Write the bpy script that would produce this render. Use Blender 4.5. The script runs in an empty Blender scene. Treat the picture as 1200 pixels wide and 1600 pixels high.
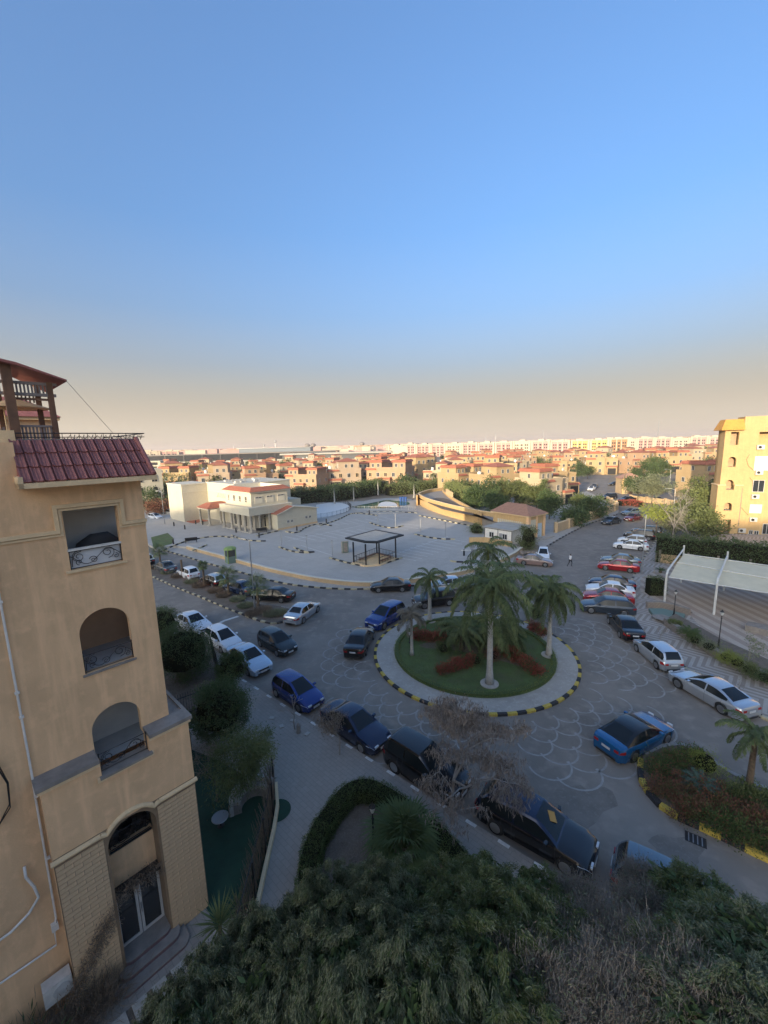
import bpy, bmesh, math, random
import numpy as np
from mathutils import Vector, Matrix
R=math.radians; PI=math.pi
random.seed(7); rng=np.random.default_rng(7)
S=bpy.context.scene
# ---------------------------------------------------------------- camera, sky, sun, exposure
CAM_Z=16.5; ROLL=R(1.5); PITCH=math.atan(105/640.)
_f=Vector((0,math.cos(PITCH),-math.sin(PITCH))); _u=Vector((0,math.sin(PITCH),math.cos(PITCH))); _r=Vector((1,0,0))
cr,sr=math.cos(ROLL),math.sin(ROLL)
cd=bpy.data.cameras.new('camera'); cam=bpy.data.objects.new('camera',cd); S.collection.objects.link(cam)
right=_r*cr-_u*sr; upv=_r*sr+_u*cr
cam.matrix_world=Matrix(((right.x,upv.x,-_f.x,0),(right.y,upv.y,-_f.y,0),(right.z,upv.z,-_f.z,CAM_Z),(0,0,0,1)))
cd.sensor_fit='HORIZONTAL'; cd.sensor_width=36; cd.lens=36*640/1200.; cd.clip_end=9000; cd.clip_start=.1
S.camera=cam
SUN_AZ=R(180+33); SUN_EL=R(9.5)      # compass azimuth, clockwise from +Y (the view direction)
world=bpy.data.worlds.new('World'); S.world=world; world.use_nodes=True
wn=world.node_tree; bg=wn.nodes['Background']; sky=wn.nodes.new('ShaderNodeTexSky')
sky.sky_type='NISHITA'; sky.sun_disc=False; sky.sun_elevation=SUN_EL; sky.sun_rotation=SUN_AZ
sky.air_density=1.0; sky.dust_density=10.0; sky.ozone_density=4.0; sky.altitude=0
# dusty air low over the horizon, the same all the way round
_tc=wn.nodes.new('ShaderNodeTexCoord'); _sx=wn.nodes.new('ShaderNodeSeparateXYZ'); wn.links.new(_tc.outputs['Generated'],_sx.inputs[0])
_rp=wn.nodes.new('ShaderNodeValToRGB'); wn.links.new(_sx.outputs[2],_rp.inputs[0]); _e=_rp.color_ramp.elements
_e[0].position=0; _e[0].color=(.97,)*3+(1,); _e[1].position=.42; _e[1].color=(0,0,0,1)
for _p,_v in ((.05,.88),(.11,.62),(.18,.33),(.28,.11)): _q=_e.new(_p); _q.color=(_v,)*3+(1,)
_mx=wn.nodes.new('ShaderNodeMix'); _mx.data_type='RGBA'; wn.links.new(_rp.outputs[0],_mx.inputs[0]); wn.links.new(sky.outputs[0],_mx.inputs[6]); _mx.inputs[7].default_value=(1.42,1.24,.99,1)
wn.links.new(_mx.outputs[2],bg.inputs[0]); bg.inputs[1].default_value=.15
sl=bpy.data.lights.new('sun','SUN'); sun=bpy.data.objects.new('sun',sl); S.collection.objects.link(sun)
sl.energy=2.0; sl.angle=R(.5); sl.color=(1,.82,.57)
sd=Vector((math.sin(SUN_AZ)*math.cos(SUN_EL),math.cos(SUN_AZ)*math.cos(SUN_EL),math.sin(SUN_EL)))
sun.rotation_euler=sd.to_track_quat('Z','Y').to_euler()
S.view_settings.view_transform='Standard'; S.view_settings.look='None'; S.view_settings.exposure=1.92; S.view_settings.gamma=1; S.view_settings.use_curve_mapping=False
S.cycles.max_bounces=6; S.cycles.diffuse_bounces=3; S.cycles.volume_bounces=1; S.cycles.transparent_max_bounces=8
# ---------------------------------------------------------------- helpers
COL=S.collection
def G(px,py,z=0.):
    u=(px-600)/640.; v=-(py-800)/640.
    a=u*cr+v*sr; b=-u*sr+v*cr
    d=_f+_r*a+_u*b; t=(z-CAM_Z)/d.z
    return (d.x*t,d.y*t)
def GL(pts,z=0.): return [G(x,y,z) for x,y in pts]
class MB:
    def __init__(s): s.v=[]; s.f=[]; s.m=[]; s.mi=0
    def add(s,vs,fs):
        o=len(s.v); s.v.extend([tuple(p) for p in vs]); s.f.extend([tuple(i+o for i in f) for f in fs]); s.m.extend([s.mi]*len(fs)); return s
    def box(s,c,d,rz=0,ry=0,rx=0,taper=1.):
        x,y,z=[q/2 for q in d]; M=Matrix.Rotation(rz,3,'Z')@Matrix.Rotation(ry,3,'Y')@Matrix.Rotation(rx,3,'X'); c=Vector(c)
        vs=[c+M@Vector((sx*x*(taper if sz>0 else 1),sy*y*(taper if sz>0 else 1),sz*z)) for sz in(-1,1) for sx,sy in((-1,-1),(1,-1),(1,1),(-1,1))]
        return s.add(vs,[(3,2,1,0),(4,5,6,7),(0,1,5,4),(1,2,6,5),(2,3,7,6),(3,0,4,7)])
    def b2(s,x0,x1,y0,y1,z0,z1): return s.box(((x0+x1)/2,(y0+y1)/2,(z0+z1)/2),(abs(x1-x0),abs(y1-y0),abs(z1-z0)))
    def prism(s,poly,z0,z1):
        n=len(poly); A=sum(poly[i][0]*poly[(i+1)%n][1]-poly[(i+1)%n][0]*poly[i][1] for i in range(n))
        if A<0: poly=poly[::-1]
        vs=[(p[0],p[1],z0) for p in poly]+[(p[0],p[1],z1) for p in poly]
        return s.add(vs,[tuple(range(n-1,-1,-1)),tuple(range(n,2*n))]+[(i,(i+1)%n,n+(i+1)%n,n+i) for i in range(n)])
    def sheet(s,poly,z):
        n=len(poly); A=sum(poly[i][0]*poly[(i+1)%n][1]-poly[(i+1)%n][0]*poly[i][1] for i in range(n))
        if A<0: poly=poly[::-1]
        return s.add([(p[0],p[1],z) for p in poly],[tuple(range(n))])
    def tube(s,path,r,n=6,cap=True):
        path=[Vector(p) for p in path]; k=len(path)
        rs=r if isinstance(r,(list,tuple)) else [r]*k
        vs=[];fs=[]; prev=None
        for i,p in enumerate(path):
            t=(path[min(i+1,k-1)]-path[max(i-1,0)])
            if t.length<1e-9: t=Vector((0,0,1))
            t.normalize()
            if prev is None: a=t.orthogonal().normalized()
            else:
                a=prev-t*prev.dot(t)
                a=a.normalized() if a.length>1e-6 else t.orthogonal().normalized()
            prev=a; b=t.cross(a)
            vs+=[p+(a*math.cos(2*PI*j/n)+b*math.sin(2*PI*j/n))*rs[i] for j in range(n)]
        for i in range(k-1): fs+=[(i*n+j,i*n+(j+1)%n,(i+1)*n+(j+1)%n,(i+1)*n+j) for j in range(n)]
        if cap: fs+=[tuple(range(n-1,-1,-1)),tuple((k-1)*n+j for j in range(n))]
        return s.add(vs,fs)
    def lathe(s,prof,n=16,c=(0,0,0),axis='Z'):
        vs=[];fs=[];k=len(prof)
        for r,h in prof:
            for j in range(n):
                a=2*PI*j/n; q=(r*math.cos(a),r*math.sin(a),h)
                if axis=='Y': q=(q[0],q[2],q[1])
                vs.append((q[0]+c[0],q[1]+c[1],q[2]+c[2]))
        for i in range(k-1): fs+=[(i*n+j,i*n+(j+1)%n,(i+1)*n+(j+1)%n,(i+1)*n+j) for j in range(n)]
        if axis=='Y': fs=[f[::-1] for f in fs]
        fs+=[tuple(range(n-1,-1,-1)),tuple((k-1)*n+j for j in range(n))]
        return s.add(vs,fs)
    def strip(s,path,w,z,closed=False):
        n=len(path); P=[Vector((p[0],p[1])) for p in path]; L=[];Rr=[]
        for i in range(n):
            a=P[(i-1)%n] if (closed or i>0) else P[i]; b=P[(i+1)%n] if (closed or i<n-1) else P[i]
            t=(b-a).normalized(); q=Vector((-t.y,t.x))*w/2
            L.append((P[i].x+q.x,P[i].y+q.y,z)); Rr.append((P[i].x-q.x,P[i].y-q.y,z))
        m=n if closed else n-1
        return s.add(L+Rr,[(n+i,n+(i+1)%n,(i+1)%n,i) for i in range(m)])
    def mesh(s,name='m',mats=(),smooth=False,angle=None):
        me=bpy.data.meshes.new(name); me.from_pydata([tuple(v) for v in s.v],[],s.f)
        for m in mats: me.materials.append(m)
        if len(mats)>1: me.polygons.foreach_set('material_index',s.m)
        if smooth or angle: me.polygons.foreach_set('use_smooth',[True]*len(me.polygons))
        if angle: me.set_sharp_from_angle(angle=R(angle))
        me.update(); return me
    def build(s,name,mat,parent=None,**k):
        o=bpy.data.objects.new(name,s.mesh(name,mat if isinstance(mat,(list,tuple)) else (mat,),**k)); COL.objects.link(o)
        if parent: o.parent=parent
        return o
_T='twenty thirty forty fifty sixty seventy eighty ninety'.split(); _U='first second third fourth fifth sixth seventh eighth ninth'.split(); _O='leftmost second third fourth fifth sixth seventh eighth ninth tenth eleventh twelfth thirteenth fourteenth fifteenth sixteenth seventeenth eighteenth nineteenth'.split()
def ordinal(n):
    if n<19: return _O[n]
    n+=1; t,u=divmod(n,10); return (_T[t-2][:-1]+'ieth') if u==0 else _T[t-2]+'-'+_U[u-1]
def tag(o,label=None,cat=None,group=None,kind=None):
    for k,v in(('label',label),('category',cat),('group',group),('kind',kind)):
        if v: o[k]=v
        elif k in o: del o[k]
    return o
def empty(name,loc=(0,0,0),rz=0,label=None,cat=None,group=None,kind=None):
    o=bpy.data.objects.new(name,None); COL.objects.link(o); o.location=loc; o.rotation_euler=(0,0,rz); o.empty_display_size=.2
    return tag(o,label,cat,group,kind)
def inst(name,me,parent=None,loc=(0,0,0),rot=(0,0,0),sc=None,mats=None):
    o=bpy.data.objects.new(name,me); COL.objects.link(o); o.parent=parent; o.location=loc; o.rotation_euler=rot
    if sc: o.scale=sc if isinstance(sc,(tuple,list)) else (sc,)*3
    if mats:
        for i,m in mats.items(): o.material_slots[i].link='OBJECT'; o.material_slots[i].material=m
    return o
def struct(name,mb,mat,**k): return tag(mb.build(name,mat,**k),kind='structure')
def copy_tree(o,parent=None,mats=None,skip=()):
    c=o.copy(); COL.objects.link(c); c.parent=parent
    if mats and o.type=='MESH':
        for i,sl in enumerate(c.material_slots):
            if sl.material and sl.material.name in mats: sl.link='OBJECT'; sl.material=mats[o.material_slots[i].material.name]
    for ch in o.children: copy_tree(ch,c,mats)
    return c
def dup(o,loc,rz,label=None,group=None,sc=None,mats=None):
    c=copy_tree(o,None,mats); c.location=loc; c.rotation_euler=(0,0,rz)
    if label: c['label']=label
    if group: c['group']=group
    if sc: c.scale=sc if isinstance(sc,(tuple,list)) else (sc,)*3
    return c
def mat(name,col,rough=.8,n=(3.,.25),n2=None,bump=0,bs=30.,metal=0,spec=None,col2=None,coat=0,streak=0,coord='Object'):
    m=bpy.data.materials.new(name); m.use_nodes=True; t=m.node_tree; b=t.nodes['Principled BSDF']
    b.inputs['Roughness'].default_value=rough; b.inputs['Metallic'].default_value=metal
    if spec is not None: b.inputs['Specular IOR Level'].default_value=spec
    if coat: b.inputs['Coat Weight'].default_value=coat; b.inputs['Coat Roughness'].default_value=.05
    tc=t.nodes.new('ShaderNodeTexCoord'); src=tc.outputs[coord]
    cur=None
    def noise(scale,det=5,vec=src):
        q=t.nodes.new('ShaderNodeTexNoise'); q.inputs['Scale'].default_value=scale; q.inputs['Detail'].default_value=det; q.inputs['Roughness'].default_value=.6; t.links.new(vec,q.inputs['Vector']); return q.outputs['Fac']
    def mix(fac,a,bc,lo,hi):
        r=t.nodes.new('ShaderNodeMapRange'); r.inputs[1].default_value=lo; r.inputs[2].default_value=hi; t.links.new(fac,r.inputs[0])
        x=t.nodes.new('ShaderNodeMix'); x.data_type='RGBA'; t.links.new(r.outputs[0],x.inputs[0])
        if isinstance(a,tuple): x.inputs[6].default_value=(*a,1)
        else: t.links.new(a,x.inputs[6])
        x.inputs[7].default_value=(*bc,1) 
        return x.outputs[2]
    c2=col2 or tuple(q*(1-n[1]) for q in col)
    cur=mix(noise(n[0]),col,c2,.35,.68)
    if n2:
        sc,amt=n2[:2]; cc=n2[2] if len(n2)>2 else tuple(q*(1+amt) for q in col)
        cur=mix(noise(sc,8),cur,cc,.5,.72)
    if streak:
        mp=t.nodes.new('ShaderNodeMapping'); mp.inputs['Scale'].default_value=(2.2,2.2,.22); t.links.new(src,mp.inputs[0])
        cur=mix(noise(1.3,6,mp.outputs[0]),cur,tuple(min(1,q*(1+streak)) for q in col),.5,.75)
    t.links.new(cur,b.inputs['Base Color'])
    if bump:
        bp=t.nodes.new('ShaderNodeBump'); bp.inputs['Strength'].default_value=bump; bp.inputs['Distance'].default_value=.02
        t.links.new(noise(bs,4),bp.inputs['Height']); t.links.new(bp.outputs[0],b.inputs['Normal'])
    return m
def flat(name,col,rough=.5,metal=0,coat=0,spec=None): 
    m=bpy.data.materials.new(name); m.use_nodes=True; b=m.node_tree.nodes['Principled BSDF']
    b.inputs['Base Color'].default_value=(*col,1); b.inputs['Roughness'].default_value=rough; b.inputs['Metallic'].default_value=metal
    if coat: b.inputs['Coat Weight'].default_value=coat; b.inputs['Coat Roughness'].default_value=.04
    if spec is not None: b.inputs['Specular IOR Level'].default_value=spec
    return m
def glass(name,col,rough=.06):
    m=flat(name,col,rough,0,0,.9); return m
def leafmat(name,c1,c2,sc=1.2,rough=.65,trans=.25):
    m=mat(name,c1,rough,n=(sc,.3),col2=c2,n2=(sc*9,.5,tuple(.5*(a+b)*1.35 for a,b in zip(c1,c2))),spec=.3); t=m.node_tree; b=t.nodes['Principled BSDF']
    out=t.nodes['Material Output']; tr=t.nodes.new('ShaderNodeBsdfTranslucent'); mx=t.nodes.new('ShaderNodeMixShader'); mx.inputs[0].default_value=trans
    t.links.new(b.inputs['Base Color'].links[0].from_socket,tr.inputs[0]); t.links.new(b.outputs[0],mx.inputs[1]); t.links.new(tr.outputs[0],mx.inputs[2]); t.links.new(mx.outputs[0],out.inputs[0]); return m
def quads(name,V,mats,parent=None,midx=None):
    """V: (n,4,3) array of quads"""
    n=len(V); me=bpy.data.meshes.new(name); me.vertices.add(n*4); me.vertices.foreach_set('co',np.ascontiguousarray(V,dtype=np.float32).ravel())
    me.loops.add(n*4); me.loops.foreach_set('vertex_index',np.arange(n*4,dtype=np.int32))
    me.polygons.add(n); me.polygons.foreach_set('loop_start',np.arange(0,n*4,4,dtype=np.int32)); me.polygons.foreach_set('loop_total',np.full(n,4,dtype=np.int32))
    for m in (mats if isinstance(mats,(list,tuple)) else (mats,)): me.materials.append(m)
    if midx is not None: me.polygons.foreach_set('material_index',np.asarray(midx,dtype=np.int32))
    me.update(calc_edges=True)
    if name is None: return me
    return me
def unit(a): return a/np.maximum(np.linalg.norm(a,axis=-1,keepdims=True),1e-9)
def leafquads(P,D,L,W,r=rng):
    """rhombic leaves: base P, direction D, length L, width W"""
    n=len(P); L=np.broadcast_to(np.asarray(L,float).reshape(-1,1),(n,1)); W=np.broadcast_to(np.asarray(W,float).reshape(-1,1),(n,1))
    s=unit(np.cross(D,r.normal(size=(n,3))))
    return np.stack([P,P+D*L*.45+s*W*.5,P+D*L,P+D*L*.45-s*W*.5],1)
def crown(n,rad,leaf=(.14,.05),clumps=40,cs=.35,droop=.3,shell=.55,r=rng,lump=.18,zcut=None):
    """leaves gathered in clumps spread through an ellipsoid"""
    rad=np.array(rad,float)
    c=unit(r.normal(size=(clumps,3)))*(r.uniform(shell,1,(clumps,1)))
    c*=1+lump*r.normal(size=(clumps,1)); c*=rad
    k=r.integers(0,clumps,n); o=r.normal(size=(n,3))*cs*np.array([1,1,.8]); o*=(r.uniform(.5,1.3,clumps)[k])[:,None]
    P=c[k]+o
    D=unit(unit(o+1e-6)*.6+unit(P/rad)*.5+r.normal(size=(n,3))*.5+np.array([0,0,-droop*2]))
    if zcut is not None: m=P[:,2]>zcut; P=P[m];D=D[m];n=len(P)
    return leafquads(P,D,r.uniform(leaf[0]*.6,leaf[0]*1.2,n),leaf[1],r)
# ---------------------------------------------------------------- materials
M={}
M['asphalt']=mat('asphalt',(.235,.205,.172),.9,n=(.22,.30),n2=(1.1,.18),bump=.35,bs=60)
M['ground']=mat('dusty_ground',(.26,.21,.15),.95,n=(.05,.3),n2=(.4,.2),bump=.3,bs=4)
M['pave']=mat('grey_paving',(.30,.265,.225),.9,n=(.8,.22),n2=(7,.2),bump=.3,bs=25)
M['pavel']=mat('light_paving',(.39,.36,.315),.9,n=(.6,.18),n2=(4,.15),bump=.2,bs=20)
M['plaza']=mat('plaza_paving',(.47,.44,.39),.88,n=(.25,.16),n2=(1.6,.12),bump=.2,bs=15)
M['ky']=mat('kerb_yellow',(.55,.40,.07),.8,n=(9,.4),n2=(30,.3)); M['kk']=mat('kerb_black',(.025,.025,.027),.8,n=(9,.5),n2=(30,2.))
M['kw']=mat('kerb_faded_cream',(.50,.44,.29),.8,n=(6,.3)); M['kg']=mat('kerb_grey',(.30,.29,.27),.9,n=(6,.3))
M['white']=mat('worn_white_paint',(.68,.67,.63),.8,n=(5,.35)); M['fan']=mat('faded_road_paint',(.34,.325,.30),.9,n=(2,.35))
M['soil']=mat('soil',(.15,.12,.092),.95,n=(2,.35),n2=(12,.4),bump=.8,bs=18)
M['turf']=mat('lawn',(.10,.15,.045),.95,n=(1.2,.35),n2=(.7,.5,(.10,.105,.05)),bump=.8,bs=50)
M['aturf']=mat('artificial_turf',(.010,.055,.030),.9,n=(3,.3),bump=.6,bs=90)
M['wallN']=mat('ochre_render',(.74,.475,.26),.92,n=(.7,.14),n2=(3.,.10),streak=.2,bump=.35,bs=22)
M['stone']=mat('tan_stone',(.62,.43,.25),.9,n=(1.5,.2),n2=(9,.18),bump=.4,bs=30)
M['trim']=mat('pale_trim',(.74,.54,.31),.85,n=(3,.15),n2=(12,.12)); M['cope']=mat('weathered_coping',(.27,.24,.21),.9,n=(3,.3))
M['tile']=mat('maroon_roof_tile',(.29,.10,.082),.7,n=(2.5,.25),n2=(14,.3,(.33,.125,.11)),bump=.25,bs=20)
M['otile']=mat('red_roof_tile',(.38,.13,.075),.8,n=(2.5,.25)); M['stonegrey']=mat('rubble_stone',(.24,.20,.165),.95,n=(3,.3),n2=(6,.5),bump=1,bs=9)
M['iron']=mat('dark_iron',(.028,.026,.026),.5,n=(8,.3)); M['wood']=mat('brown_timber',(.17,.085,.045),.65,n=(3,.4),streak=.5,bump=.2)
M['greywood']=mat('weathered_slat',(.26,.22,.20),.8,n=(3,.3)); M['inner']=mat('grey_plaster',(.58,.56,.52),.9,n=(1.5,.15)); M['inbrown']=mat('brown_plaster',(.50,.32,.20),.9,n=(1.5,.2))
M['floor']=mat('balcony_tiles',(.48,.48,.46),.6,n=(2,.2)); M['dark']=flat('dark_recess',(.012,.012,.013),.8); M['pvc']=mat('white_pipe',(.76,.73,.67),.5,n=(4,.2))  # M['dark']: near-black standing for the shade inside the villa porch
M['frame']=mat('aluminium_frame',(.55,.54,.51),.4,n=(4,.15)); M['glass']=glass('window_glass',(.025,.03,.034)); M['ac']=mat('off_white_enamel',(.60,.58,.53),.5,n=(5,.2))
M['marble']=mat('maroon_granite',(.17,.105,.115),.4,n=(6,.3),n2=(40,.4)); M['stonej']=mat('stone_joint',(.27,.185,.11),.95,n=(2,.2)); M['creamstone']=mat('cream_slab',(.42,.385,.33),.8,n=(3,.25),n2=(12,.2))
M['trunkw']=mat('whitewashed_trunk',(.42,.41,.38),.9,n=(2,.3),n2=(14,.3,(.25,.22,.18)),bump=.5,bs=14); M['trunk']=mat('bark',(.13,.10,.075),.95,n=(4,.4),bump=1,bs=18)
M['palmbark']=mat('fibrous_palm_bark',(.16,.115,.075),.95,n=(8,.5),bump=1,bs=12); M['twig']=mat('dry_twig',(.29,.255,.215),.9,n=(4,.3)); M['pod']=mat('dry_pods',(.26,.21,.17),.9,n=(2,.45),n2=(9,.4))
M['lf_dark']=leafmat('dark_foliage',(0.059,0.096,0.034),(0.093,0.132,0.046)); M['lf_mid']=leafmat('olive_foliage',(.105,.135,.045),(.155,.175,.065))
M['lf_lite']=leafmat('light_foliage',(0.155,0.194,0.062),(0.217,0.232,0.085)); M['lf_grey']=leafmat('greygreen_foliage',(.155,.175,.095),(.22,.235,.145))
M['lf_red']=leafmat('red_foliage',(0.232,0.054,0.043),(0.372,0.093,0.062)); M['lf_brown']=leafmat('brown_foliage',(0.155,0.116,0.081),(0.248,0.194,0.139)); M['lf_rust']=leafmat('rusty_foliage',(.25,.085,.055),(.14,.10,.05)); _x=(lambda *a:None)((0.202,0.101,0.062),(0.116,0.109,0.046))
M['lf_hedge']=leafmat('hedge_foliage',(0.062,0.096,0.028),(0.093,0.127,0.037)); M['lf_lime']=leafmat('lime_foliage',(0.186,0.232,0.046),(0.248,0.264,0.062)); M['lf_blue']=leafmat('bluegreen_foliage',(0.070,0.116,0.085),(0.109,0.155,0.116))
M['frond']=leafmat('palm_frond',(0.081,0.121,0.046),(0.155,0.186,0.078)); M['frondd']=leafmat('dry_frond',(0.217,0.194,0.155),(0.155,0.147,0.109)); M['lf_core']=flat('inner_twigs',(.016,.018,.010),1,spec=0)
M['cream']=mat('cream_render',(.55,.50,.38),.9,n=(.8,.08),n2=(3,.06)); M['creamd']=mat('grey_cream_stone',(.44,.40,.33),.9,n=(2,.2)); M['creamt']=mat('cream_moulding',(.62,.57,.45),.85,n=(3,.1))
M['ochre']=mat('ochre_wall',(.50,.335,.155),.9,n=(.8,.12),n2=(3,.1),streak=.12); M['tanwall']=mat('tan_wall',(.50,.36,.21),.9,n=(.8,.14),n2=(4,.12))
M['roofgrey']=mat('flat_roof',(.40,.38,.33),.9,n=(1,.2)); M['metal']=flat('galvanised_steel',(.32,.33,.34),.45,.6); M['whitem']=mat('white_steel',(.62,.61,.57),.5,n=(3,.15))
M['canvas']=mat('pale_green_canvas',(.62,.56,.40),.8,n=(1.2,.12)); M['pool']=flat('pool_water',(.015,.11,.09),.08); M['blue']=flat('blue_plastic',(.03,.08,.25),.5)
M['black']=flat('black_metal',(.012,.012,.013),.4); M['globe']=flat('frosted_globe',(.5,.5,.47),.3); M['bluedoor']=flat('pale_blue_door',(.42,.5,.55),.5); M['lime']=flat('lime_paint',(.20,.29,.08),.5); M['teal']=flat('teal_panel',(.13,.19,.16),.8)
def chevron(name,c1,c2,per,zig):
    m=mat(name,c1,.9,n=(.8,.12),n2=(7,.15)); t=m.node_tree; b=t.nodes['Principled BSDF']; old=b.inputs['Base Color'].links[0].from_socket
    tc=t.nodes.new('ShaderNodeTexCoord'); sx=t.nodes.new('ShaderNodeSeparateXYZ'); t.links.new(tc.outputs['Object'],sx.inputs[0])
    def mt(op,a,bv=None):
        q=t.nodes.new('ShaderNodeMath'); q.operation=op
        for i,v in enumerate((a,bv)):
            if v is None: continue
            if isinstance(v,(int,float)): q.inputs[i].default_value=v
            else: t.links.new(v,q.inputs[i])
        return q.outputs[0]
    pp=mt('PINGPONG',sx.outputs[1],zig) if zig else sx.outputs[1]
    v=mt('GREATER_THAN',mt('FRACT',mt('DIVIDE',mt('ADD',sx.outputs[0],pp) if zig else sx.outputs[0],per)),.5)
    x=t.nodes.new('ShaderNodeMix'); x.data_type='RGBA'; x.inputs[7].default_value=(*c2,1); t.links.new(mt('MULTIPLY',v,.85),x.inputs[0]); t.links.new(old,x.inputs[6]); t.links.new(x.outputs[2],b.inputs['Base Color']); return m
M['chev']=chevron('zigzag_paving',(.38,.35,.31),(.23,.195,.17),.62,1.3)
M['stripe']=chevron('striped_paving',(.42,.35,.28),(.29,.225,.18),1.15,0)
def brickmat(name,c1,c2,mortar,w,h,rot=0):
    m=mat(name,c1,.9,n=(.5,.15),n2=(3,.15)); t=m.node_tree; b=t.nodes['Principled BSDF']; old=b.inputs['Base Color'].links[0].from_socket
    tc=t.nodes.new('ShaderNodeTexCoord'); mp=t.nodes.new('ShaderNodeMapping'); mp.inputs['Rotation'].default_value=(0,0,rot); t.links.new(tc.outputs['Object'],mp.inputs[0])
    br=t.nodes.new('ShaderNodeTexBrick'); br.inputs['Scale'].default_value=1; br.inputs['Brick Width'].default_value=w; br.inputs['Row Height'].default_value=h; br.inputs['Mortar Size'].default_value=.012
    br.inputs['Color1'].default_value=(*c1,1); br.inputs['Color2'].default_value=(*c2,1); br.inputs['Mortar'].default_value=(*mortar,1); t.links.new(mp.outputs[0],br.inputs['Vector'])
    x=t.nodes.new('ShaderNodeMix'); x.data_type='RGBA'; x.inputs[0].default_value=.55; t.links.new(old,x.inputs[6]); t.links.new(br.outputs[0],x.inputs[7]); t.links.new(x.outputs[2],b.inputs['Base Color']); return m
M['pave']=brickmat('grey_block_paving',(.31,.275,.235),(.27,.24,.205),(.19,.17,.145),.42,.21,.75)
M['plaza']=brickmat('plaza_tiles',(.42,.39,.345),(.36,.335,.295),(.25,.23,.205),1.6,1.6,.7)
# ---------------------------------------------------------------- ground, roads, pavements
PZ=.45; SW=.12
g=MB(); g.sheet([(-4500,-400),(4500,-400),(4500,6500),(-4500,6500)],-.06); struct('ground',g,M['ground'])
g=MB(); g.sheet([(-75,-20),(85,-20),(110,100),(95,135),(60,135),(50,118),(-75,118)],0); struct('road',g,M['asphalt'])
g=MB(); g.strip([G(925,765),G(930,752),G(938,742),G(944,735)],9,-.02); struct('far_road',g,M['asphalt'])
CX,CY,RR=6.75,30.4,7.75
KL=[(200,930),(240,965),(300,1012),(345,1043),(380,1065),(416,1087.5),(442,1104),(472,1122),(504,1142),(543,1167.5),(583,1193),(606,1208),(631,1224),(656,1240),(714,1276),(745,1296),(779,1317),(814,1340),(900,1392),(980,1440),(1080,1500)]
KLw=GL(KL)
g=MB(); g.prism(KLw+[(KLw[-1][0]+3,-12),(-60,-12),(-60,48),KLw[0]],-.05,SW); near_pave=struct('pavement',g,M['pave'])
def resample(path,step,closed=False):
    P=[Vector(p) for p in path]+([Vector(path[0])] if closed else []); out=[];acc=0
    d=[0]
    for a,b in zip(P,P[1:]): d.append(d[-1]+(b-a).length)
    n=max(1,round(d[-1]/step)); j=0
    for i in range(n+1):
        t=d[-1]*i/n
        while j<len(P)-2 and d[j+1]<t: j+=1
        q=(t-d[j])/max(1e-9,d[j+1]-d[j]); out.append(P[j].lerp(P[j+1],q))
    return out
def smooth(path,k=2,closed=False):
    P=[Vector(p) for p in path]
    for _ in range(k):
        Q=[] if closed else [P[0]]
        m=len(P) if closed else len(P)-1
        for i in range(m):
            a,b=P[i],P[(i+1)%len(P)]; Q+=[a.lerp(b,.25),a.lerp(b,.75)]
        if not closed: Q.append(P[-1])
        P=Q
    return [tuple(p) for p in P]
KM={}
def kerb(name,path,step,mats,label,parts=True,closed=False,w=.22,h=.17,z0=-.02,group=None):
    pts=resample(path,step,closed); root=empty(name,(pts[0].x,pts[0].y,0)) if parts else None
    if parts: tag(root,label,'kerb',group); o0=Vector((pts[0].x,pts[0].y))
    mb=[MB() for _ in mats]
    for i,(a,b) in enumerate(zip(pts,pts[1:])):
        a=Vector(a[:2]);b=Vector(b[:2]); c=(a+b)/2; L=(b-a).length; an=math.atan2(b.y-a.y,b.x-a.x); hh=h+random.uniform(-.006,.006)
        if parts:
            key=(round(L,2),w,h); 
            if key not in KM:
                q=MB(); q.box((0,0,h/2),(L-.015,w,h)); me=q.mesh('kerb_block',[mats[0]]); KM[key]=me
            inst('kerb_block',KM[key],root,(c.x-o0.x,c.y-o0.y,z0+random.uniform(-.004,.004)),(0,0,an+random.uniform(-.01,.01)),mats={0:mats[i%len(mats)]})
        else: mb[i%len(mats)].box((c.x,c.y,z0+hh/2),(L-.012,w,hh),rz=an)
    if not parts:
        q=MB()
        for k,m in enumerate(mb): q.mi=k; q.add(m.v,m.f)
        root=q.build(name,mats); tag(root,label,'kerb',group)
    return root
circ=lambda r,n=96,a0=0,a1=2*PI:[(CX+r*math.cos(a0+(a1-a0)*i/n),CY+r*math.sin(a0+(a1-a0)*i/n)) for i in range(n)]
# dashed kerb of the near pavement: painted white stones alternate with bare ones
kerb('pavement_kerb',KLw,.5,[M['white'],M['pave'],M['pave']],'low kerb of white dashes between the near pavement and the parked cars',w=.16,h=.145)
# roundabout island
g=MB(); g.prism(circ(RR-.1),-.05,.13); struct('roundabout_pavement',g,M['pavel'])
kerb('roundabout_kerb',circ(RR,96),.62,[M['ky'],M['kk']],'round kerb of alternating yellow and black blocks circling the palm roundabout',closed=True)
g=MB(); g.prism(circ(RR-1.55),.1,.19); struct('roundabout_lawn',g,M['turf'])
for nm,c,rx,ry,a in (('soil_patch',(4.2,31.5),1.5,.7,.2),('soil_patch',(5.2,28.2),1.7,.6,.7),('soil_patch',(9.6,28.6),1.7,.6,-.6),('soil_patch',(7,31.5),2.3,1.6,0)):
    g=MB(); g.sheet([(c[0]+(rx*math.cos(t)*math.cos(a)-ry*math.sin(t)*math.sin(a))*(1+.12*math.sin(5*t)),c[1]+(rx*math.cos(t)*math.sin(a)+ry*math.sin(t)*math.cos(a))*(1+.1*math.sin(4*t+1))) for t in [2*PI*i/28 for i in range(28)]],.194+.004*random.random()); struct(nm,g,M['soil'])
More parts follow.
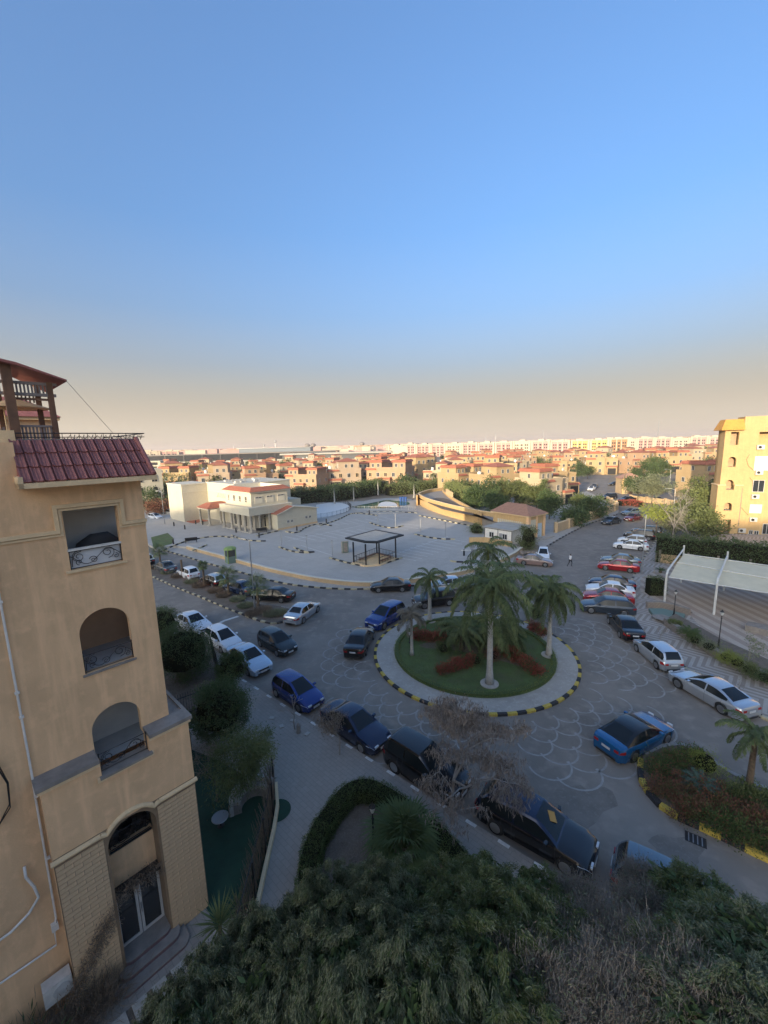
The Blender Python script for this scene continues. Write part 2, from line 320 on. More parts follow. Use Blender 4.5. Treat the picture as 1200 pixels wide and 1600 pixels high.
# fish-scale paint round the island
fan=MB()
def angd(px,py): x,y=G(px,py); return math.degrees(math.atan2(y-CY,x-CX))
for a0,a1,rmax in ((151,205,4),(208,262,6),(272,322,6),(-32,28,6)):
    for k in range(rmax):
        r0=RR+.75+k*.82; n=max(2,round(R(a1-a0)*(RR+2.5)/1.75)); st=R(a1-a0)/n
        for j in range(n-(k%2)):
            ac=R(a0)+st*(j+.5+.5*(k%2)); hw=r0*st*.52; pts=[]
            for i in range(13):
                t=PI*i/12; rr=r0+1.0*math.sin(t); aa=ac+(hw/r0)*math.cos(t); pts.append((CX+rr*math.cos(aa),CY+rr*math.sin(aa)))
            fan.strip(pts,.10,.004+.001*((k+j)%3))
tag(fan.build('road_markings',M['fan']),kind='structure')
g=MB(); g.strip([G(389,981),G(376,965),G(367,963)][::-1],.01,.004)
g=MB(); g.strip([G(329,981),G(350,970),G(372,963)],.35,.006); struct('stop_line',g,M['white'])
M['stain']=mat('tar_patch',(.195,.17,.143),.9,n=(1.5,.25),n2=(6,.2)); pr_=random.Random(11)
for k,(px,py,a_,b_) in enumerate(((612,967,.7,.35),(350,940,2.6,.8),(700,1150,1.6,1.1),(905,1260,1.9,1.0),(930,1140,1.1,.9),(560,1040,.9,.6),(960,860,2.6,1.2),(880,1000,.8,.5),(1060,1330,1.0,.7))):
    x,y=G(px,py); an_=pr_.uniform(0,3); g=MB(); pts=[]
    for i in range(22):
        t=2*PI*i/22; rr=1+.22*math.sin(3*t+k)+pr_.uniform(-.12,.12); u_,v_=a_*rr*math.cos(t),b_*rr*math.sin(t); pts.append((x+u_*math.cos(an_)-v_*math.sin(an_),y+u_*math.sin(an_)+v_*math.cos(an_)))
    g.sheet(pts,.002); struct('road_patch',g,M['stain'])
for px,py in ((660,1195),(830,950),(420,985)):
    x,y=G(px,py); g=MB(); g.prism([(x+.33*math.cos(2*PI*i/20),y+.33*math.sin(2*PI*i/20)) for i in range(20)],.001,.009); struct('manhole_cover',g,M['iron'])
# right-hand median bed
ISL=[(1001,1190),(999,1202),(1003,1227),(1019,1250),(1041,1271),(1075,1287),(1104,1299),(1143,1318),(1177,1335),(1215,1352),(1330,1400),(1330,1290),(1240,1250),(1195,1235),(1157,1221),(1132,1205),(1110,1190),(1085,1172),(1060,1164),(1030,1170),(1010,1180)]
isl=smooth(GL(ISL),1,True); ISLk=[isl[i] for i in range(len(isl))]
g=MB(); g.prism(isl,-.05,.16); struct('planting_bed',g,M['soil'])
kerb('median_bed_kerb',smooth(GL([(1001,1190),(999,1202),(1003,1227),(1019,1250),(1041,1271),(1075,1287),(1104,1299),(1143,1318),(1177,1335),(1215,1352),(1330,1400)]),1),.72,[M['ky'],M['kk']],'thick yellow and black block kerb along the reddish shrub bed',w=.26,h=.24)
kerb('bed_back_kerb',smooth(GL([(1330,1290),(1240,1250),(1195,1235),(1157,1221),(1132,1205),(1110,1190),(1085,1172),(1060,1164),(1030,1170),(1008,1182)]),1),.8,[M['kg']],'plain grey kerb on the far side of the reddish shrub bed',w=.2,h=.2)
# left median
MF=[(200,886),(238,901),(280,920),(320,936),(360,953),(390,965),(416,974),(436,975),(448,970),(454,961)]
MBk=[(452,953),(440,949),(420,947),(395,944),(360,930),(320,915),(280,899),(245,886),(215,874)]
med=GL(MF)+GL(MBk); g=MB(); g.prism(med,-.05,.15); struct('median_bed',g,M['soil'])
kerb('median_kerb',smooth(GL(MF),1),.6,[M['kw'],M['kk']],'long cream and black kerb in front of the row of young palms')
kerb('median_back_kerb',smooth(GL(MBk),1),.6,[M['kg']],'grey kerb behind the young palms beside the angled parked cars',w=.18)
# plaza with its pavement
PK=[(170,838),(232,853),(280,867),(335,884),(392,899),(435,911),(480,917.5),(530,921),(567,921.5),(640,917),(710,908),(745,900),(780,891),(815,879),(830,868),(850,857),(883,837),(917,820),(947,810),(966,803),(967,796),(950,785),(933,776),(917,768)]
pk=GL(PK); g=MB(); g.prism(smooth(pk,1)+[(52,118.5),(-72,118.5),(-72,70)],-.05,SW); struct('plaza_pavement',g,M['pavel'])
kerb('plaza_kerb',smooth(pk[:16],1),.75,[M['kw'],M['kk']],'long curved cream and black kerb round the foot of the plaza')
kerb('street_kerb',smooth(pk[15:20],1),.8,[M['kg'],M['kk']],'grey and dark kerb on the gatehouse side of the right hand street',parts=False)
PW=[(292,853),(320,860.5),(361,871),(395,880.5),(430,889.5),(480,900),(530,907),(567,909.5),(600,909),(647,904),(690,897),(727,891),(765,880),(800,866),(815,855)]
pw=smooth(GL(PW,.62),1)
slab=pw+GL([(826,842),(820,828),(790,813)],PZ)+[(30,80),(44,117),(40,118.2),(-66,118.2),(-66,95)]+GL([(232,850),(245,858),(270,852)],PZ)
g=MB(); g.prism(slab,.05,PZ); struct('plaza_floor',g,M['plaza'])
wl=empty('plaza_wall',(pw[8][0],pw[8][1],0),0,'low curved tan retaining wall with pale coping along the plaza edge','low wall')
o0=Vector((*pw[8],0))
b=MB(); 
def wallstrip(mb,path,w,z0,z1,off=(0,0,0)):
    n=len(path); mbp=[]; P=[Vector(p[:2]) for p in path]; L=[];Q=[]
    for i in range(n):
        t=(P[min(i+1,n-1)]-P[max(i-1,0)]).normalized(); q=Vector((-t.y,t.x))*w/2; L.append(P[i]+q);Q.append(P[i]-q)
    vs=[(p.x-off[0],p.y-off[1],z) for z in (z0,z1) for p in L+Q]; m=2*n; fs=[]
    for i in range(n-1): fs+=[(m+i,m+n+i,m+n+i+1,m+i+1),(i,i+1,n+i+1,n+i),(i,m+i,m+i+1,i+1),(n+i,n+i+1,m+n+i+1,m+n+i)]
    fs+=[(0,n,m+n,m),(n-1,m+n-1,m+2*n-1,2*n-1)]
    mb.add(vs,fs); return mb
wallstrip(b,pw,.3,.02,.6,o0).build('wall',M['tanwall'],wl); wallstrip(MB(),pw,.40,.6,.66,o0).build('coping',M['creamt'],wl)
# right-hand pavement
RK=[(1330,1180),(1200,1128),(1172,1110),(1110,1074),(1064,1041),(1030,1016),(1005,996),(985,978),(975,960),(973,940),(978,922),(993,897),(1005,874),(1020,852),(1032,836),(1045,822),(1060,812)]
rk=smooth(GL(RK),1); rp=rk+GL([(1090,806)])+[(100,62),(90,-15),(40,-15)]
g=MB(); g.prism(rp,-.05,SW); struct('zigzag_pavement',g,M['chev'])
kerb('right_pavement_kerb',rk,.6,[M['kk'],M['kg'],M['kw']],'dark and grey kerb behind the angle parked cars on the right')
g=MB(); pts=GL([(1001,905),(1068,868),(1400,905),(1400,1120),(1240,1075),(1180,1040),(1128,1003),(1100,988),(1080,965),(1040,948),(1000,925)]); g.sheet(pts,SW+.006); struct('parking_court',g,M['stripe'])
# kerbed islands and lines on the plaza
def pg(l): return smooth(GL(l,PZ),1)
KI=[([(245,866),(262,857),(290,846),(320,840),(345,838),(365,841)],'cream and black kerb sweeping round the clubhouse front'),
 ([(362,837),(377,843),(400,846),(415,846)],'short cream and black kerb tongue before the clubhouse corner'),([(400,838),(425,832),(440,829)],'cream and black kerb leading to the right clubhouse wing'),
 ([(447,831),(465,834),(477,824),(500,818),(518,822)],'cream and black kerb below the right clubhouse wing'),([(436,855),(455,862),(478,865),(491,863)],'cream and black kerb bar with a slim post, left of the gazebo'),
 ([(460,856),(475,863),(490,863)],'cream and black kerb stub beside the left bar'),([(515,872),(535,878),(560,884),(585,885),(605,880),(628,872)],'cream and black kerb bending round the gazebo'),
 ([(578,817),(595,823),(615,826),(630,822)],'cream and black kerb bar before the pool'),([(648,835),(668,840),(690,843),(711,843)],'cream and black kerb bar near the curved yellow wall'),
 ([(500,822),(530,812),(548,802),(570,803),(590,806)],'cream and black kerb winding below the pool fence'),([(704,877),(715,879),(724,879)],'short cream and black kerb near the plaza exit'),([(655,806),(690,813),(735,822),(752,824)],'cream and black kerb at the foot of the curved yellow wall'),
 ([(300,861),(312,857),(323,852)],'short cream and black kerb beside the black plaza bench'),([(548,803),(580,800),(620,800),(652,802)],'cream and black kerb before the pool terrace')]
for l,lab in KI: kerb('plaza_island_kerb',pg(l),.8,[M['kw'],M['kk']],lab,parts=False,w=.25,h=.18,z0=PZ,group='kerbs on the plaza')
ln=MB()
def pline(a,b,w=.14): ln.strip([G(*a,PZ),G(*b,PZ)],w,PZ+.004)
for i in range(13): pline((445+i*16,838-i*1.6),(478+i*16,846-i*1.8),.13)
for i in range(10): pline((605+i*9,868-i*3.2),(650+i*9,876-i*3.2),.13)
for i in range(9): pline((480+i*15,818-i*1.2),(500+i*15,823-i*1.2),.13)
pline((450,845),(570,820)); pline((600,872),(700,838)); pline((470,852),(520,868)); 
tag(ln.build('parking_lines',M['white']),kind='structure')
# ---------------------------------------------------------------- walls with openings
def facade(mb,x0,x1,z0,z1,ops,y=0.,t=.25,ztop=None):
    """wall in the plane y facing -y, with openings (xa,xb,za,zs,arch) and reveals of depth t"""
    xs={x0,x1}; 
    for xa,xb,za,zs,ar in ops:
        n=14 if ar else 1
        for i in range(n+1): xs.add(xa+(xb-xa)*((1-math.cos(PI*i/n))/2 if ar else i))
    xs=sorted(x for x in xs if x0-1e-9<=x<=x1+1e-9)
    def top(o,x):
        xa,xb,za,zs,ar=o
        if not ar: return zs
        c=(xa+xb)/2; h=(xb-xa)/2; return zs+ar*math.sqrt(max(0,1-((x-c)/h)**2))
    def q(a,b,c,d): mb.add([a,b,c,d],[(0,1,2,3)])
    for a,b in zip(xs,xs[1:]):
        if b-a<1e-6: continue
        oo=sorted([o for o in ops if o[0]-1e-6<=a and b<=o[1]+1e-6],key=lambda o:o[2]); la=lb=z0
        for o in oo:
            if o[2]>min(la,lb)+1e-6: q((a,y,la),(b,y,lb),(b,y,o[2]),(a,y,o[2]))
            ta,tb=top(o,a),top(o,b); (q((a,y,ta),(b,y,tb),(b,y+t,tb),(a,y+t,ta)) if max(ta,tb)<z1-1e-6 or (o[4] and max(ta,tb)<=z1) else None)
            if o[2]>z0+1e-6: q((a,y+t,o[2]),(b,y+t,o[2]),(b,y,o[2]),(a,y,o[2]))
            la,lb=ta,tb
        if z1>max(la,lb)+1e-6: q((a,y,la),(b,y,lb),(b,y,z1),(a,y,z1))
        elif z1>min(la,lb)+1e-6: q((a,y,la),(b,y,lb),(b,y,z1),(a,y,z1))
    for xa,xb,za,zs,ar in ops:
        if xa>x0+1e-6: q((xa,y+t,za),(xa,y,za),(xa,y,zs),(xa,y+t,zs))
        if xb<x1-1e-6: q((xb,y,za),(xb,y+t,za),(xb,y+t,zs),(xb,y,zs))
    return mb
def scroll_panel(mb,x0,x1,z0,z1,y,r=.011,flip=1,n=5):
    """wrought iron scroll work between two rails"""
    w=x1-x0;h=z1-z0
    def spiral(cx,cz,rad,turn,a0,dirn):
        pts=[]
        for i in range(19):
            t=i/18; a=a0+dirn*turn*2*PI*t; rr=rad*(1-.8*t); pts.append((cx+rr*math.cos(a),y,cz+rr*math.sin(a)))
        return pts
    mb.tube([(x0,y,z0),(x1,y,z0)],r,n); mb.tube([(x0,y,z1),(x1,y,z1)],r,n)
    for c,rd,tn,a0,d in ((.16,.30,1.5,PI*.5,1),(.16,.16,1.2,-PI*.5,-1),(.44,.2,1.4,PI*.9,-1),(.74,.33,1.6,-PI*.5,1),(.9,.14,1.2,PI*.5,-1)):
        cz=z0+h*(.5+(.14 if d>0 else -.18)*flip); mb.tube(spiral(x0+w*c,cz,h*rd*1.15,tn,a0,d),r*.9,n)
    S_=[(x0+w*t,y,z0+h*(.5+.36*flip*math.sin(t*2*PI*1.15+2.4))) for t in [i/22 for i in range(23)]]; mb.tube(S_,r*.9,n)
    mb.tube([(x0+w*.02,y,z0+h*.1),(x0+w*.03,y,z0+h*.5),(x0+w*.10,y,z0+h*.86),(x0+w*.22,y,z0+h*.95)],r,n)
AX,AY=-6.754,12.446; BA=math.atan2(.7324,.6809)
bld=empty('apartment_building',(AX,AY,0),BA,'ochre apartment block with stacked arched balconies and a maroon tiled eave at the left edge','apartment building')
b=MB()
W1=(-2.40,-1.12,13.27,14.95,0); W2=(-2.44,-1.17,10.14,11.32,.64); W3=(-2.50,-1.22,7.6,8.30,.60)
facade(b,-9.5,-.40,7.6,15.72,[W3,W2,W1],y=.5,t=.22)
facade(b,-9.5,-3.86,-.1,7.6,[],y=.5)
b.b2(-9.5,-3.16,.502,9,15.70,16.8); b.add([(-9.5,.5,15.72),(-3.16,.5,15.72),(-3.16,.5,16.8),(-9.5,.5,16.8)],[(0,1,2,3)])
b.add([(-.40,.5,7.6),(-.40,9,7.6),(-.40,9,10.14),(-.40,.5,10.14)],[(0,1,2,3)])
# corner side with its own balcony openings
def side(mb,z0,z1,za,zb,ya=.75,yb=2.0,x=-.40,zs=None):
    mb.add([(x,.5,z0),(x,ya,z0),(x,ya,z1),(x,.5,z1)],[(0,1,2,3)]); mb.add([(x,yb,z0),(x,9,z0),(x,9,z1),(x,yb,z1)],[(0,1,2,3)])
    if za>z0: mb.add([(x,ya,z0),(x,yb,z0),(x,yb,za),(x,ya,za)],[(0,1,2,3)])
    mb.add([(x,ya,zb),(x,yb,zb),(x,yb,z1),(x,ya,z1)],[(0,1,2,3)])
side(b,10.14,13.2,10.2,12.1); side(b,13.2,15.72,13.3,14.9)
b.b2(-9.5,-.40,2.6,9,-.1,15.7)          # body behind the balconies
b.build('wall',M['wallN'],bld)
# lower wing
b=MB(); facade(b,-3.86,0,5.42,7.68,[(-2.50,-1.22,7.15,7.68,0)],y=0,t=.45)
b.add([(0,0,-.1),(0,6,-.1),(0,6,7.68),(0,0,7.68)],[(0,1,2,3)]); b.add([(-3.86,.5,-.1),(-3.86,0,-.1),(-3.86,0,7.68),(-3.86,.5,7.68)],[(0,1,2,3)])
b.b2(-2.56,-1.26,.62,.9,3.15,3.95)       # parapet of the first-floor balcony
# solid infill around the arch
b.build('lower_wall',M['wallN'],bld)
b=MB(); facade(b,-3.86,-.0,-.1,5.42,[(-2.62,-1.28,-.1,4.72,.66)],y=0,t=.62); st=b.build('base_wall',M['stonej'],bld)
# coursed stone blocks, recessed joints
bm={}; rowh=.148; cnt=0; extra=MB()
def blk(x0,x1,z0,z1,parent):
    global cnt
    w=round(x1-x0,2)
    if w<.05: return
    if cnt<300:
        if w not in bm:
            q=MB(); q.box((0,0,0),(w-.014,.026,rowh-.017)); bm[w]=q.mesh('stone_block',[M['stone']])
        inst('stone_block',bm[w],parent,((x0+x1)/2,-.009-random.uniform(0,.004),(z0+z1)/2)); cnt+=1
    else: extra.box(((x0+x1)/2,-.009,(z0+z1)/2),(w-.014,.026,rowh-.017))
for r_ in range(36):
    z=.12+r_*rowh
    if z+rowh>5.25: break
    for xa,xb in ((-1.22,-.02),(-3.84,-2.70)):
        if z>4.75:
            if xb<-2: xb=-2.70+.0
        x=xa-(.15 if r_%2 else 0)
        edges=[xa]
        k=0
        while True:
            e=xa+(k+1)*.40-(.2 if r_%2 else 0); k+=1
            if e>=xb-.08: break
            edges.append(round(e,2))
        edges.append(xb)
        for e0,e1 in zip(edges,edges[1:]): blk(e0,e1,z,z+rowh,st)
if extra.v: tag(extra.build('stone_blocks',M['stone'],st),kind='stuff')
# trims
b=MB(); b.b2(-3.96,-2.52,-.12,.5,7.64,7.76); b.b2(-1.20,.10,-.12,.5,7.64,7.76); b.b2(0,.10,.5,6,7.64,7.76); b.build('ledge_coping',M['cope'],bld)
b=MB(); b.b2(-3.92,-2.52,-.07,.0,7.52,7.638); b.b2(-1.20,.06,-.07,0,7.52,7.638); b.b2(-2.62,-1.12,-.1,0,7.03,7.15)
b.build('cornice',M['trim'],bld)
b=MB(); b.b2(-.40,-.001,.0,6,7.60,7.70); b.build('ledge_top',M['cope'],bld)
b=MB(); b.b2(-2.56,-1.16,-.12,.46,7.09,7.16); b.build('window_sill',M['cope'],bld)
b=MB(); sec=[(0,0),(.0,0)]
for xa,xb in ((-3.92,-2.76),(-1.14,.06)): b.tube([(xa,-.03,5.33),(xb,-.03,5.33)],.075,8)
arc=[(-1.95+.78*math.cos(PI*i/16),-.03,4.74+.80*math.sin(PI*i/16)) for i in range(17)]
arc=[(-1.14,-.03,5.33)]+[p for p in arc if p[2]>5.30 or True][0:0]+[(-1.95+.80*math.cos(a),-.03,4.80+.80*math.sin(a)) for a in [PI*(.20+.60*i/14) for i in range(15)]]+[(-2.76,-.03,5.33)]
b.tube(arc,.075,8); b.build('arch_moulding',M['trim'],bld)
b=MB(); b.box((-1.93,.0,.02),(0,0,0)); 
# string course stepping over the top window
def mould(mb,path,y,w=.09,d=.07):
    for (xa,za),(xb,zb) in zip(path,path[1:]):
        if abs(za-zb)<1e-6: mb.b2(min(xa,xb)-w/2,max(xa,xb)+w/2,y-d,y,za-w/2,za+w/2)
        else: mb.b2(xa-w/2+.001,xa+w/2-.001,y-d+.002,y,min(za,zb)+w/2,max(za,zb)-w/2)
b=MB(); P_=[(-9.5,14.40),(-2.56,14.40),(-2.56,15.08),(-.99,15.08),(-.99,14.40),(-.42,14.40)]
mould(b,P_,.5,.10,.08); mould(b,[(-9.5,14.30),(-2.47,14.30),(-2.47,14.98),(-1.07,14.98),(-1.07,14.30),(-.42,14.30)],.5,.06,.045); b.build('string_course',M['trim'],bld)
b=MB(); b.b2(-2.52,-1.03,.44,.74,13.20,13.27); b.build('window_sill',M['trim'],bld)
b=MB(); b.b2(-2.5,-1.12,.45,.74,10.08,10.14); b.build('window_sill',M['cope'],bld)
# balcony rooms
def room(x0,x1,y0,y1,z0,z1,m,side_open=True):
    q=MB(); q.add([(x0,y1,z0),(x1,y1,z0),(x1,y1,z1),(x0,y1,z1)],[(0,1,2,3)]); q.add([(x0,y0,z0),(x0,y1,z0),(x0,y1,z1),(x0,y0,z1)],[(0,1,2,3)]); q.add([(x0,y0,z1),(x0,y1,z1),(x1,y1,z1),(x1,y0,z1)],[(0,1,2,3)])
    if not side_open: q.add([(x1,y0,z0),(x1,y0,z1),(x1,y1,z1),(x1,y1,z0)],[(0,1,2,3)])
    else:
        for a,b_,c,d in ((y0,.75,z0,z1),(2.0,y1,z0,z1),(.75,2.0,z0,z0+.95),(.75,2.0,z1-.35,z1)): q.add([(x1,a,c),(x1,a,d),(x1,b_,d),(x1,b_,c)],[(0,1,2,3)])
    q.build('balcony_interior',m,bld)
    q=MB(); q.add([(x0,y0,z0),(x1,y0,z0),(x1,y1,z0),(x0,y1,z0)],[(0,1,2,3)]); q.build('balcony_floor',M['floor'],bld)
room(-3.2,-.62,.72,2.4,10.12,12.6,M['inbrown']); room(-3.2,-.62,.72,2.0,13.25,15.6,M['inner']); room(-3.2,-.62,.72,1.9,7.13,9.6,M['inner'],False)
room(-2.75,-1.15,.62,2.58,3.1,5.6,M['inner'],False)
# curved grey cloth-covered chair back in the top balcony
q=MB(); q.tube([(-2.0,1.5,13.3),(-1.85,1.4,13.65),(-1.6,1.35,13.8),(-1.3,1.4,13.8),(-1.05,1.5,13.6),(-.95,1.6,13.3)],[.22,.26,.28,.28,.24,.2],10); cv=q.build('covered_chair',flat('dark_cover',(.05,.05,.052),.9),None,smooth=True); cv.matrix_world=Matrix.Translation((AX,AY,0))@Matrix.Rotation(BA,4,'Z'); tag(cv,'dark covered armchair inside the topmost balcony of the left block','armchair')
# railings
def railing(x0,x1,z0,z1,y,m=M['iron'],name='railing'):
    q=MB(); scroll_panel(q,x0+.03,x1-.03,z0+.03,z1-.04,y); q.b2(x0,x0+.03,y-.015,y+.015,z0,z1); q.b2(x1-.03,x1,y-.015,y+.015,z0,z1)
    return q.build(name,m,bld)
railing(-2.40,-1.12,13.27,13.82,.56); q=MB(); q.b2(-2.42,-1.10,.50,.62,13.80,13.86); q.build('handrail',M['pvc'],bld)
q=MB(); q.b2(-2.38,-1.14,.62,.635,13.28,13.8); q.build('privacy_sheet',flat('pale_sheet',(.60,.60,.60),.7),bld)
railing(-2.44,-1.17,10.15,10.72,.56); railing(-2.50,-1.22,7.17,7.78,.16)
q=MB(); scroll_panel(q,-2.5,-1.32,4.0,4.5,.70,r=.016); q.b2(-2.5,-1.3,.6,.64,3.96,4.02); rl=q.build('railing',M['black'],bld)
q=MB(); 
for x,w_,h_ in ((-2.35,.35,.55),(-2.0,.3,.35),(-1.75,.12,.6),(-1.5,.3,.45)): q.box((x,1.1,3.9+h_/2),(w_,.4,h_),ry=.2)
q.build('covered_furniture',M['black'],bld)
# side balcony railing seen through the second opening
q=MB(); scroll_panel(q,.8,1.95,11.1,11.6,0,r=.012)
m_=q.mesh('railing',[M['pvc']]); inst('railing',m_,bld,(-.5,0,0),(0,0,PI/2))
# glazed entrance door
q=MB(); q.add([(-2.62,.6,2.62),(-1.28,.6,2.62),(-1.28,.6,3.95),(-2.62,.6,3.95)],[(0,1,2,3)]); q.build('recess_wall',M['wallN'],bld); q=MB(); q.b2(-2.62,-1.28,.61,.8,-.1,.42); q.build('threshold',M['marble'],bld)
q=MB(); q.b2(-2.62,-1.28,.30,.62,2.60,2.75); q.build('lintel',M['iron'],bld)
door=empty('entrance_door'); door.parent=bld; door.location=(-1.95,.55,.42)
q=MB()
for x0,x1,z0,z1 in ((-.66,-.58,0,2.2),(.58,.66,0,2.2),(-.58,.58,2.12,2.2),(-.58,.58,0,.1),(-.10,-.02,.1,2.12),(.0,.08,.1,2.12),(-.58,-.10,.1,.2),(.08,.58,.1,.2)): q.b2(x0,x1,-.03,.03,z0,z1)
q.build('door_frame',M['frame'],door); q=MB(); q.b2(-.58,-.1,-.006,.006,.2,2.12); q.build('pane',M['glass'],door); q=MB(); q.b2(.08,.58,-.006,.006,.2,2.12); q.build('pane',M['glass'],door); q=MB(); q.tube([(.03,-.08,.95),(.03,-.08,1.3)],.015,6); q.build('handle',M['metal'],door)
# dry creeper sagging over the door
V=[]
P0=rng.uniform([-2.75,-.1,2.65],[-1.2,.35,3.1],(900,3)); D0=unit(rng.normal(size=(900,3))+[0,0,-.9]); V.append(leafquads(P0,D0,rng.uniform(.05,.16,900),.02))
t=rng.uniform(0,1,1500); P1=np.stack([-2.75-1.2*t+.12*rng.normal(size=1500),-.12+.1*rng.normal(size=1500),2.7-1.7*t+.18*rng.normal(size=1500)],1); V.append(leafquads(P1,unit(rng.normal(size=(1500,3))+[0,0,-.6]),rng.uniform(.05,.18,1500),.022))
cre=bpy.data.objects.new('creeper',quads('creeper',np.concatenate(V),M['lf_brown'])); COL.objects.link(cre); cre.matrix_world=Matrix.Translation((AX,AY,0))@Matrix.Rotation(BA,4,'Z'); tag(cre,'dry brown creeper hanging over the glass entrance door','climbing plant')
# steps
stp=empty('entrance_steps',(AX,AY,0),BA,'three rounded maroon granite steps below the glass entrance door','steps')
for i,(w,d,z) in enumerate(((2.1,1.0,.14),(1.8,.68,.28),(1.5,.38,.42))):
    q=MB(); rr=.3; xc=-1.95; pl=[(xc-w/2,.6)]+[(xc-w/2+rr-rr*math.cos(a),-d+rr+.3-rr*math.sin(a)) for a in [PI/2*k/5 for k in range(6)]]+[(xc+w/2-rr+rr*math.sin(a),-d+rr+.3-rr*math.cos(a)) for a in [PI/2*k/5 for k in range(6)]]+[(xc+w/2,.6)]
    if i<2: pl=[(x,min(y,.0) if y>.5 else y) for x,y in pl]
    q.prism(pl,SW-.02,z+.07); q.build('step',M['marble'],stp); q=MB(); c_=(xc,.1); q.prism([(c_[0]+(x-c_[0])*1.012,c_[1]+(y-c_[1])*1.02) for x,y in pl],z+.071,z+.1); q.build('tread',M['cope'],stp)
# slab path with dark joints
pth=empty('slab_path',(AX,AY,0),BA); tag(pth,kind='structure')
sm=MB(); sm.box((0,0,.03),(.40,1.5,.06)); sm=sm.mesh('paving_slab',[M['creamstone']])
for i in range(14): inst('paving_slab',sm,pth,(.15-i*.55,-1.75,SW),(0,0,random.uniform(-.01,.01)))
q=MB(); q.b2(-7.6,.5,-2.55,-1.0,SW-.05,SW+.02); q.build('path_bed',M['soil'],pth)
# mansard tiles
rf=empty('tiled_roof'); rf.parent=bld
q=MB(); xt0,xt1,xb0,xb1=-3.14,-.24,-3.20,-.22; yb,yt,zb,zt=-.12,1.05,15.80,16.86
q.add([(xb0,yb,zb),(xb1,yb,zb),(xt1,yt,zt),(xt0,yt,zt)],[(0,1,2,3)]); q.add([(xb1,yb,zb),(xb1,9,zb),(xt1-.0,9,zt),(xt1,yt,zt)],[(0,1,2,3)]); q.add([(xt0,yt,zt),(xt1,yt,zt),(xt1,9,zt),(xt0,9,zt)],[(0,1,2,3)]); q.add([(xb0,yb,zb),(xt0,yt,zt),(xb0,yt,zb)],[(0,1,2)]); q.build('roof_deck',M['tile'],rf)
q=MB(); q.b2(-3.26,-.14,-.2,.5,15.66,15.79); q.b2(-.4,-.14,.5,9,15.66,15.79); q.b2(-3.26,-3.16,-.2,.5,15.66,15.95); q.build('eave_soffit',M['trim'],rf)
# ribbed tile mesh
sl=math.hypot(yt-yb,zt-zb); an=math.atan2(zt-zb,yt-yb); tw=.232; th=sl/3+.05
def tilemesh():
    q=MB(); n=9; prof=[(.008+(tw-.02)*i/(n-1),[.045,.040,.008,.004,.016,.004,.006,.022,.010][i]) for i in range(n)]
    vs=[(x,0,z+.045) for x,z in prof]+[(x,th,z+.008) for x,z in prof]+[(x,0,z) for x,z in prof]
    q.add(vs,[(i,i+1,n+i+1,n+i) for i in range(n-1)]+[(2*n+i,2*n+i+1,i+1,i) for i in range(n-1)]); return q.mesh('roof_tile',[M['tile']])
tm=tilemesh(); ca,sa=math.cos(an),math.sin(an)
for r_ in range(3):
    for c in range(13):
        d=r_*sl/3-.03; x=xb0+c*tw+random.uniform(-.004,.004); 
        inst('roof_tile',tm,rf,(x,yb+d*ca,zb+d*sa+.01),(an+random.uniform(-.01,.01),0,0))
# hip side tiles sloping away
for r_ in range(3):
    for c in range(12): d=r_*sl/3-.03; 
q=MB(); q.tube([(xb1+.02,yb-.03,zb+.03),(xt1+.02,yt,zt+.05)],[.07,.06],8); q.build('hip_ridge',M['tile'],rf)
q=MB(); q.b2(xt0-.05,xt1+.1,yt-.03,yt+.25,zt-.01,zt+.035); q.build('ridge_flashing',M['cope'],rf)
# roof terrace rail
rr_=empty('terrace_railing'); rr_.parent=bld
q=MB(); q.tube([(-3.2,1.35,17.06),(.12,1.35,17.06)],.016,6); q.tube([(-3.2,1.35,16.95),(.12,1.35,16.95)],.012,6)
for i in range(17): x=-3.2+i*.2; q.tube([(x,1.35,16.86),(x,1.35,17.06)],.009,4)
for i in range(9):
    x=-1.9+i*.22; q.tube([(x,1.35,16.9),(x+.08,1.35,17.0),(x+.16,1.35,16.9),(x+.2,1.35,17.02)],.011,4)
q.tube([(.12,1.35,17.06),(.12,6,17.06)],.016,6); q.build('rail',M['iron'],rr_)
q=MB(); q.b2(-4.2,-3.05,1.0,2.2,16.8,17.12); q.build('parapet_pier',M['trim'],bld)
# pergola on the roof
pe=empty('roof_pergola',(AX,AY,0),BA,'brown timber pergola with slatted panels on the roof terrace','pergola')
def pbox(nm,x0,x1,y0,y1,z0,z1,m=M['wood']): q=MB(); q.b2(x0,x1,y0,y1,z0,z1); return q.build(nm,m,pe)
pbox('post',-2.0,-1.86,2.5,2.64,16.85,18.6); pbox('post',-2.98,-2.76,2.35,2.55,16.85,19.0); pbox('post',-2.0,-1.86,4.6,4.74,16.85,18.8); pbox('post',-2.98,-2.84,4.6,4.74,16.85,18.8)
pbox('top_beam',-4.2,-1.75,2.52,2.62,18.50,18.58,M['greywood']); pbox('beam',-4.2,-1.8,2.50,2.64,18.18,18.26,M['greywood']); pbox('beam',-2.76,-1.95,2.52,2.62,18.06,18.12); pbox('rail',-2.76,-1.98,2.52,2.62,17.28,17.34,M['greywood'])
sm=MB(); sm.box((0,0,0),(.045,.03,.30)); s1=sm.mesh('slat',[M['greywood']]); sm=MB(); sm.box((0,0,0),(.045,.03,.44)); s2=sm.mesh('slat',[M['greywood']])
for i in range(9): inst('slat',s1,pe,(-2.68+i*.085,2.57,18.36)); inst('slat',s2,pe,(-2.70+i*.083,2.57,17.06)); inst('slat',s1,pe,(-2.75+i*.1,4.67,18.33)); 
for i in range(5): inst('slat',s1,pe,(-3.1-i*.1,2.57,18.36)); inst('slat',s2,pe,(-3.1-i*.1,2.57,17.06))
